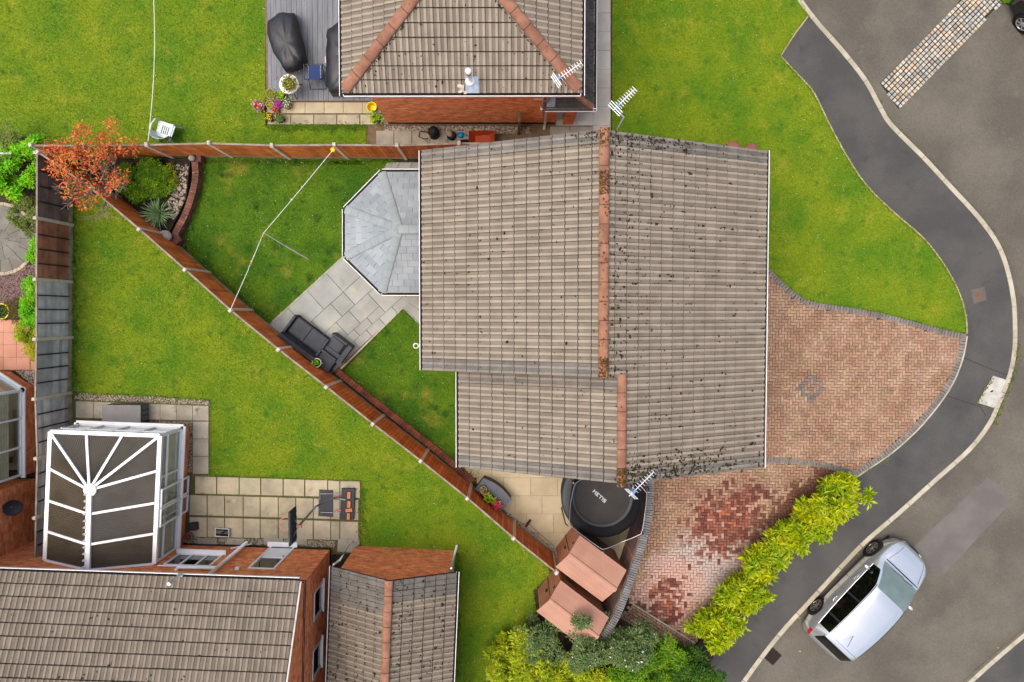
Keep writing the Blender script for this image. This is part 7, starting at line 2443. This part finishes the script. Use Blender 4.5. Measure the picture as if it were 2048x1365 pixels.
# ------------------------------------------------------------------ basketball hoop
bb_ = thing('basketball_stand', 'portable basketball hoop with black backboard leaning over the worn patio', 'basketball hoop', P(694, 1008))
q = [P(683, 978, .16), P(709, 978, .16), P(707, 1040, .16), P(680, 1040, .16)]
m = MB().prism([p.xy[:] for p in q], 0.03, .16)
m.build('base', 'board_black', bb_)
foot = P(665, 1003, .2); top_ = P(597, 1053, 2.25)
kn = P(632, 1013, 1.0)
MB().tube([P(690, 1000, .16), P(668, 995, .35), kn.lerp(P(668, 995, .35), .5), kn], .028, 8).build('lower_pole', 'metal_grey', bb_, smooth_=True)
MB().tube([kn, top_], .036, 8).build('pole', 'metal_grey', bb_, smooth_=True)
MB().tube([P(686, 988, .15), P(640, 988, .1), P(640, 1000, .1)], .012, 6).build('strut', 'metal_grey', bb_)
MB().tube([P(686, 1026, .15), P(641, 1025, .1), P(636, 1012, .85)], .012, 6).build('strut', 'metal_grey', bb_)
for (u, v) in ((670, 994), (674, 1022)):
    MB().tube([P(u - 5, v + 2, .2), P(u + 8, v - 1, .2)], .025, 6).build('coupling', 'hoop_red', bb_)
bc_ = P(584, 1054, 2.5)
MB().box((bc_.x, bc_.y, 2.45), (.05, 1.05, .66)).build('backboard', 'board_black', bb_)
rib = MB()
for k in range(5):
    rib.box((bc_.x + .035, bc_.y - .4 + k * .2, 2.45), (.02, .03, .62))
for k in range(4):
    rib.box((bc_.x + .037, bc_.y, 2.2 + k * .17), (.018, 1.0, .03))
rib.build('rib', 'rattan', bb_)
for sv in (-1, 1):
    MB().tube([top_, (bc_.x + .04, bc_.y + sv * .3, 2.5)], .012, 6).build('bracket', 'metal_grey', bb_)
MB().box((top_.x + .04, top_.y, 2.25), (.12, .09, .09)).build('clamp', 'hoop_red', bb_)
hc = Vector((bc_.x - .27, bc_.y, 2.2))
MB().tube([hc + Vector((.22 * math.cos(2 * math.pi * k / 24), .22 * math.sin(2 * math.pi * k / 24), 0)) for k in range(25)], .012, 6, caps=False).build('rim', 'hoop_red', bb_)
net_ = MB()
for k in range(12):
    t = 2 * math.pi * k / 12
    net_.tube([hc + Vector((.21 * math.cos(t), .21 * math.sin(t), 0)), hc + Vector((.13 * math.cos(t + .4), .13 * math.sin(t + .4), -.35))], .004, 4)
net_.build('net', 'rope_white', bb_)
mt_ = MB().prism([p.xy[:] for p in PL([(639, 979), (667, 980), (667, 1034), (637, 1032)])], .02, .04)
mt_.build('rubber_mat', 'rattan', label='dark rubber mat lying under the basketball stand', cat='mat')
for k, (u, v, a_) in enumerate(((698, 991, 85), (698, 1009, 88), (698, 1021, 8), (697, 1033, 86))):
    c = P(u, v, .2)
    o = thing('loose_brick', ['loose orange brick at the north end of the hoop base', 'second loose orange brick on the hoop base', 'loose orange brick lying crosswise on the hoop base', 'loose orange brick at the south end of the hoop base'][k], 'brick', (c.x, c.y, .165), 'bricks weighing down the hoop base')
    T = Matrix.Translation((c.x, c.y, .165)) @ Matrix.Rotation(R(a_), 4, 'Z')
    MB().bbox((0, 0, .033), (.215, .1, .065), .004, T=T).build('body', 'brick_loose', o)
    for q in (-1, 0, 1):
        MB().lathe([(.016, .0655), (.001, .0665)], 8, T=T @ Matrix.Translation((q * .055, 0, 0)), close=False).build('hole', 'hole_dark', o)

# small things on that patio
o = thing('black_bin', 'small square black tub beside the nested pots', 'tub', P(386, 1054))
c = P(386, 1054, .2); T = Matrix.Translation((c.x, c.y, 0)) @ Matrix.Rotation(R(5), 4, 'Z')
MB().bbox((0, 0, .1), (.24, .24, .2), .02, T=T).build('body', 'pot_dark', o)
MB().bbox((0, 0, .215), (.26, .26, .03), .01, T=T).build('lid', 'rattan_side', o)
o = thing('tray', 'white-rimmed black tray of water on the worn patio', 'tray', P(443, 1066))
c = P(444, 1066, .15); T = Matrix.Translation((c.x, c.y, 0)) @ Matrix.Rotation(R(-3), 4, 'Z')
MB().box((0, 0, .06), (.44, .26, .12), T=T).build('body', 'pot_dark', o)
m = MB()
for sv in (-1, 1):
    m.box((0, sv * .135, .13), (.48, .025, .03), T=T); m.box((sv * .23, 0, .13), (.025, .245, .03), T=T)
m.build('rim', 'white_dirty', o)
MB().box((0, 0, .124), (.42, .24, .004), T=T).build('water', 'car_glass', o)
o = thing('air_brick', 'dark three-hole brick below the white-rimmed tray', 'brick', P(446, 1079))
c = P(446, 1080, .06); T = Matrix.Translation((c.x, c.y, 0))
MB().bbox((0, 0, .05), (.21, .1, .065), .004, T=T).build('body', 'slab_dull', o)
for q in (-1, 0, 1):
    MB().lathe([(.016, .0835), (.001, .0845)], 8, T=T @ Matrix.Translation((q * .055, 0, 0)), close=False).build('hole', 'hole_dark', o)

# broom lying on the sandstone
br = thing('broom', 'wooden broom lying on the sandstone beside the gravel', 'broom', P(1080, 1070))
a_, b_ = P(1056, 1047, .05), P(1108, 1093, .04)
MB().tube([a_, b_], .013, 6).build('handle', 'broom_wood', br)
d = (b_ - a_).normalized()
MB().bbox((a_.x, a_.y, .07), (.07, .3, .08), .01, math.atan2(d.y, d.x) + R(8)).build('head', 'broom_head', br)

# clutter in the alley
o = thing('vacuum', 'black and yellow wet vacuum standing in the alley below the brick wall', 'vacuum', P(863, 268))
c = P(866, 262, .4); T = Matrix.Translation((c.x, c.y - .02, 0))
MB().lathe([(.17, 0), (.19, .05), (.19, .34), (.17, .36), (.15, .44), (.08, .5), (.01, .51)], 18, T=T).build('drum', 'rubber_black', o)
c2 = P(853, 268, .4)
MB().add([(-.2, -.1, .2), (-.2, .06, .22), (-.12, .02, .4), (-.1, -.16, .38), (-.12, -.17, .1)], [(0, 1, 2, 3), (0, 3, 4)], T=T).build('yellow_panel', 'vac_yellow', o)
MB().tube([(-.19, 0, .3), (-.45, .05, .2), (-.52, -.08, .04), (-.35, -.16, .03), (-.2, -.15, .05)], .018, 6, T=T).build('hose', 'rubber_black', o)
o = thing('garden_bag', 'dark bag with a grey mesh top in the alley', 'bag', P(900, 270))
c = P(899, 268, .3)
MB().lathe([(.14, 0), (.16, .15), (.12, .28), (.02, .3)], 12, T=Matrix.Translation((c.x + .05, c.y - .02, 0))).build('body', 'rubber_black', o)
MB().lathe([(.1, .29), (.085, .33), (.02, .35)], 12, T=Matrix.Translation((c.x, c.y, 0))).build('mesh_top', 'pot_taupe', o)
o = thing('watering_can', 'bright blue watering can lying in the alley', 'watering can', P(924, 270))
c = P(921, 269, .2); T = Matrix.Translation((c.x, c.y, 0)) @ Matrix.Rotation(R(-8), 4, 'Z')
MB().lathe([(.02, 0), (.09, .02), (.1, .14), (.06, .19), (.01, .2)], 14, T=T).build('body', 'toy_blue', o, smooth_=True)
MB().tube([(.07, 0, .12), (.2, -.01, .14), (.28, -.01, .15)], [.025, .016, .02], 8, T=T).build('spout', 'toy_blue', o)
MB().tube([(-.02, 0, .19), (-.1, 0, .24), (-.12, 0, .1)], .012, 6, T=T).build('handle', 'toy_blue', o)
o = thing('wheelbarrow', 'dark wheelbarrow with a rusty orange tray parked in the alley', 'wheelbarrow', P(965, 272))
c = P(965, 274, .5); T = Matrix.Translation((c.x, c.y - .1, 0))
MB().add([(-.45, -.28, .58), (.4, -.28, .58), (.4, .28, .58), (-.45, .28, .58), (-.25, -.18, .3), (.25, -.18, .3), (.25, .18, .3), (-.25, .18, .3)],
         [(4, 5, 6, 7), (0, 4, 7, 3), (1, 2, 6, 5), (2, 3, 7, 6), (0, 1, 5, 4)], T=T).build('tray', 'barrow_orange', o)
for sv in (-1, 1):
    MB().tube([(-.6, sv * .12, .2), (.2, sv * .2, .32), (.95, sv * .27, .62)], .017, 6, T=T).build('handle', 'metal_grey', o)
    MB().tube([(.3, sv * .2, .33), (.38, sv * .22, .0)], .015, 6, T=T).build('leg', 'metal_grey', o)
MB().lathe([(.19, -.04), (.2, 0), (.19, .04)], 16, T=T @ Matrix.Translation((-.6, 0, .2)) @ Matrix.Rotation(R(90), 4, 'X')).build('wheel', 'tyre', o)
a_ = P(1037, 235, 1.4)
MB().box((P(1038, 240, .8).x, WY - .25, .85), (.08, .3, 1.7)).build('gate_post', 'wood_old', label='weathered timber gate post against the brick side wall', cat='post')
# ------------------------------------------------------------------ cars
def curve(xs, ys):
    xs, ys = np.array(xs, float), np.array(ys, float)
    h = np.diff(xs); dl = np.diff(ys) / h
    m = np.zeros_like(ys)
    m[0], m[-1] = dl[0], dl[-1]
    for i in range(1, len(xs) - 1):
        m[i] = 0 if dl[i - 1] * dl[i] <= 0 else 2 * dl[i - 1] * dl[i] / (dl[i - 1] + dl[i])
    def f(x):
        i = int(np.clip(np.searchsorted(xs, x) - 1, 0, len(h) - 1))
        t = (x - xs[i]) / h[i]
        t2, t3 = t * t, t * t * t
        return (2 * t3 - 3 * t2 + 1) * ys[i] + (t3 - 2 * t2 + t) * h[i] * m[i] + (-2 * t3 + 3 * t2) * ys[i + 1] + (t3 - t2) * h[i] * m[i + 1]
    return f
Z_TOP = curve([-2.27, -2.22, -2.12, -1.78, -1.3, -.6, 0, .4, .8, 1.34, 1.6, 1.9, 2.12, 2.24, 2.27], [.62, .86, 1.06, 1.50, 1.58, 1.63, 1.62, 1.57, 1.39, 1.04, .99, .92, .80, .64, .5])
W_BELT = curve([-2.27, -2.2, -2.0, -1.5, -.5, .6, 1.3, 1.8, 2.08, 2.22, 2.27], [.50, .70, .83, .89, .915, .91, .885, .80, .64, .42, .3])
Z_BELT = curve([-2.27, -2.15, -1.9, -1.0, .3, 1.1, 1.5, 1.9, 2.15, 2.27], [.58, .86, 1.02, .99, .94, .92, .88, .80, .68, .46])
W_ROOF = curve([-2.27, -2.1, -1.78, -1.2, -.3, .4, .8, 1.22, 1.6, 2.0, 2.2, 2.27], [.44, .60, .60, .62, .635, .63, .68, .76, .72, .56, .36, .22])

def car(name, label, paint, M, wheel_mat, group=None):
    c = thing(name, label, 'car', M.translation[:])
    c.rotation_euler = (0, 0, 0)
    xs = np.unique(np.r_[np.linspace(-2.27, -1.7, 14), np.linspace(-1.7, 1.34, 48), np.linspace(1.34, 2.27, 18)])
    rows = []
    for x in xs:
        zt, wb, zb, wr = Z_TOP(x), W_BELT(x), Z_BELT(x), W_ROOF(x)
        zb = min(zb, zt - .02)
        wm = wb * 1.0
        h = [(wm * .90, .20), (wm * .985, .30), (wm * 1.0, .55), (wm * 1.0, zb * .8 + .02), (wm * .985, zb - .03), (wm * .955, zb),
             (wr * 1.02 + .01, zt - .085 if zt - zb > .2 else zb + (zt - zb) * .62), (wr * .95, zt - .035 if zt - zb > .2 else zb + (zt - zb) * .82), (wr * .6, zt - .006), (0, zt)]
        rows.append(h)
    nh = len(rows[0])
    tags = {}
    def put(tag_, quad):
        tags.setdefault(tag_, []).append(quad)
    for i in range(len(xs) - 1):
        xm = (xs[i] + xs[i + 1]) / 2
        for k in range(nh - 1):
            for s in (-1, 1):
                q = [(xs[i], s * rows[i][k][0], rows[i][k][1]), (xs[i + 1], s * rows[i + 1][k][0], rows[i + 1][k][1]),
                     (xs[i + 1], s * rows[i + 1][k + 1][0], rows[i + 1][k + 1][1]), (xs[i], s * rows[i][k + 1][0], rows[i][k + 1][1])]
                if s < 0:
                    q = q[::-1]
                side = 'left' if s > 0 else 'right'
                t = 'body'
                if k == 5 and -1.72 < xm < .92:
                    t = 'side_pillar' if (abs(xm + .32) < .045 or abs(xm + 1.22) < .035) else 'side_window_' + side
                elif k >= 7 and .42 < xm < 1.29:
                    t = 'windscreen'
                elif k >= 6 and -2.13 < xm < -1.86:
                    t = 'rear_window'
                elif k == 6 and .5 < xm < 1.12:
                    t = 'body'
                elif xm < -2.0 and k in (3, 4):
                    t = 'tail_lamp_' + side
                elif 1.80 < xm < 2.14 and k in (5, 6):
                    t = 'headlamp_' + side
                elif k == 0:
                    t = 'sill'
                put(t, q)
    names = {'body': ('body', paint), 'side_pillar': ('pillar', 'rattan_side'), 'windscreen': ('windscreen', 'car_screen'), 'rear_window': ('rear_window', 'car_glass'), 'sill': ('sill', 'trim_black')}
    body = None
    for t in ['body'] + [k for k in tags if k != 'body']:
        m = MB()
        idx = {}
        vv, ff = [], []
        for q in tags[t]:
            f = []
            for p in q:
                key = (round(p[0], 4), round(p[1], 4), round(p[2], 4))
                if key not in idx:
                    idx[key] = len(vv); vv.append(p)
                if idx[key] not in f:
                    f.append(idx[key])
            if len(f) > 2:
                ff.append(f)
        m.add(vv, ff, T=M)
        if t.startswith('side_window'):
            nm, mt = 'side_window', 'car_glass'
        elif t.startswith('tail_lamp'):
            nm, mt = 'tail_lamp', 'lamp_red'
        elif t.startswith('headlamp'):
            nm, mt = 'headlamp', 'lamp_clear'
        else:
            nm, mt = names[t]
        o = m.build(nm, mt, c, smooth_=True)
        if t == 'body':
            body = o
    # ends closed
    for e in (0, -1):
        pts = [(xs[e], y, z) for y, z in rows[e]] + [(xs[e], -y, z) for y, z in rows[e][::-1]]
        MB().add(pts, [list(range(len(pts)))], T=M).build('end_panel', paint, c)
    MB().box((0, 0, .26), (4.1, 1.5, .1), T=M).build('underside', 'trim_black', c)
    WY_ = .895
    for (x, s) in ((1.36, 1), (1.36, -1), (-1.36, 1), (-1.36, -1)):
        T = M @ Matrix.Translation((x, s * (WY_ - .1), .33)) @ Matrix.Rotation(R(-90 * s), 4, 'X')
        MB().lathe([(.36, -.06), (.375, .0), (.37, .105), (.0, .104)], 28, T=T, close=False).build('wheel_arch', 'trim_black', c)
        w = MB().lathe([(.21, -.08), (.31, -.08), (.33, -.05), (.33, .10), (.305, .125), (.24, .125), (.225, .11)], 28, T=T, close=False).build('wheel', 'tyre', c, smooth_=True)
        MB().lathe([(.235, .10), (.235, .122), (.215, .122), (.205, .10)], 28, T=T, close=False).build('rim', wheel_mat, w)
        MB().lathe([(.01, .1085), (.21, .1085)], 20, T=T, close=False).build('disc', 'trim_black', w)
        for k in range(7):
            MB().box((.115, 0, .116), (.2, .05, .014), T=T @ Matrix.Rotation(2 * math.pi * k / 7, 4, 'Z')).build('spoke', wheel_mat, w)
        MB().lathe([(.06, .11), (.055, .13), (.01, .132)], 12, T=T, close=False).build('hub', wheel_mat, w)
    for s in (1, -1):
        mr = MB().lathe([(.01, -.11), (.07, -.09), (.09, 0), (.08, .08), (.01, .1)], 10, T=M @ Matrix.Translation((.72, s * 1.0, 1.02)) @ Matrix.Rotation(R(90), 4, 'X') @ Matrix.Diagonal((.75, .75, 1, 1))).build('mirror', paint, c, smooth_=True)
        for x in (.15, -.85):
            MB().tube([M @ Vector((x, s * .925, .84)), M @ Vector((x + .1, s * .95, .845)), M @ Vector((x + .2, s * .925, .84))], .014, 6).build('door_handle', 'chrome', c)
        # bright line under the windows, roof rail
        MB().tube([M @ Vector((x, s * (W_BELT(x) * .96 + .006), Z_BELT(x) + .006)) for x in np.linspace(-1.72, .95, 16)], .009, 5).build('window_trim', 'chrome', c)
        MB().tube([M @ Vector((x, s * (W_ROOF(x) * 1.0 + .004), Z_TOP(x) - .06)) for x in np.linspace(-1.65, .5, 16)], .012, 5).build('roof_rail', 'trim_black', c)
        # shut lines
        for x in (.72, -.32, -1.22):
            MB().tube([M @ Vector((x, s * (W_BELT(x) * 1.0 + .002), z)) for z in (.3, .5, .7)] + [M @ Vector((x, s * (W_BELT(x) * .99 + .002), Z_BELT(x) - .04))], .004, 4).build('shut_line', 'trim_black', c)
    MB().tube([M @ Vector((1.35, y, Z_TOP(1.35) + .003 - .05 * (abs(y) / .8) ** 2)) for y in np.linspace(-.7, .7, 11)], .022, 5).build('scuttle', 'trim_black', c)
    for y in (-.1, -.5):
        MB().tube([M @ Vector((1.28, y, Z_TOP(1.28) + .02)), M @ Vector((1.2, y + .55, Z_TOP(1.2) + .015 - .03))], .008, 5).build('wiper', 'trim_black', c)
    MB().tube([M @ Vector((-1.25, .08, Z_TOP(-1.25))), M @ Vector((-1.62, .08, Z_TOP(-1.25) + .16))], .008, 5).build('aerial', 'trim_black', c)
    MB().tube([M @ Vector((-1.72, y, Z_TOP(-1.72) - .012 * (abs(y) / .6) ** 2 + .002)) for y in np.linspace(-.58, .58, 9)], .005, 4).build('shut_line', 'trim_black', c)
    MB().tube([M @ Vector((2.25 - .10 * (y / .35) ** 2, y, .58)) for y in np.linspace(-.38, .38, 9)], .045, 6).build('grille', 'trim_black', c)
    for s in (1, -1):
        MB().tube([M @ Vector((x, s * (.66 - .22 * (x - 1.4) / .7), Z_TOP(x) - .012)) for x in np.linspace(1.42, 2.08, 8)], .005, 4).build('bonnet_line', 'rattan_side', c)
    return c
wr_, wf_ = P(1632, 1213, .25), P(1746, 1096, .25)
d = wf_ - wr_; d.z = 0; d.normalize()
nrm_ = Vector((d.y, -d.x, 0))
cc_ = (wr_ + wf_) / 2 + nrm_ * .90
car('parked_car', 'silver estate car parked at the kerb alongside the golden hedge', 'car_silver', Matrix.Translation((cc_.x, cc_.y, -.1)) @ Matrix.Rotation(math.atan2(d.y, d.x), 4, 'Z'), 'alloy')
ww = P(2045, 49, .25)
d = Vector((.62, -.78, 0)).normalized()
nl_ = Vector((-d.y, d.x, 0))
cc_ = ww + d * 1.36 + nl_ * .92
car('parked_car', 'black car with bright alloy wheels parked past the end of the sett strip', 'car_black', Matrix.Translation((cc_.x, cc_.y, -.1)) @ Matrix.Rotation(math.atan2(d.y, d.x), 4, 'Z'), 'alloy_bright')
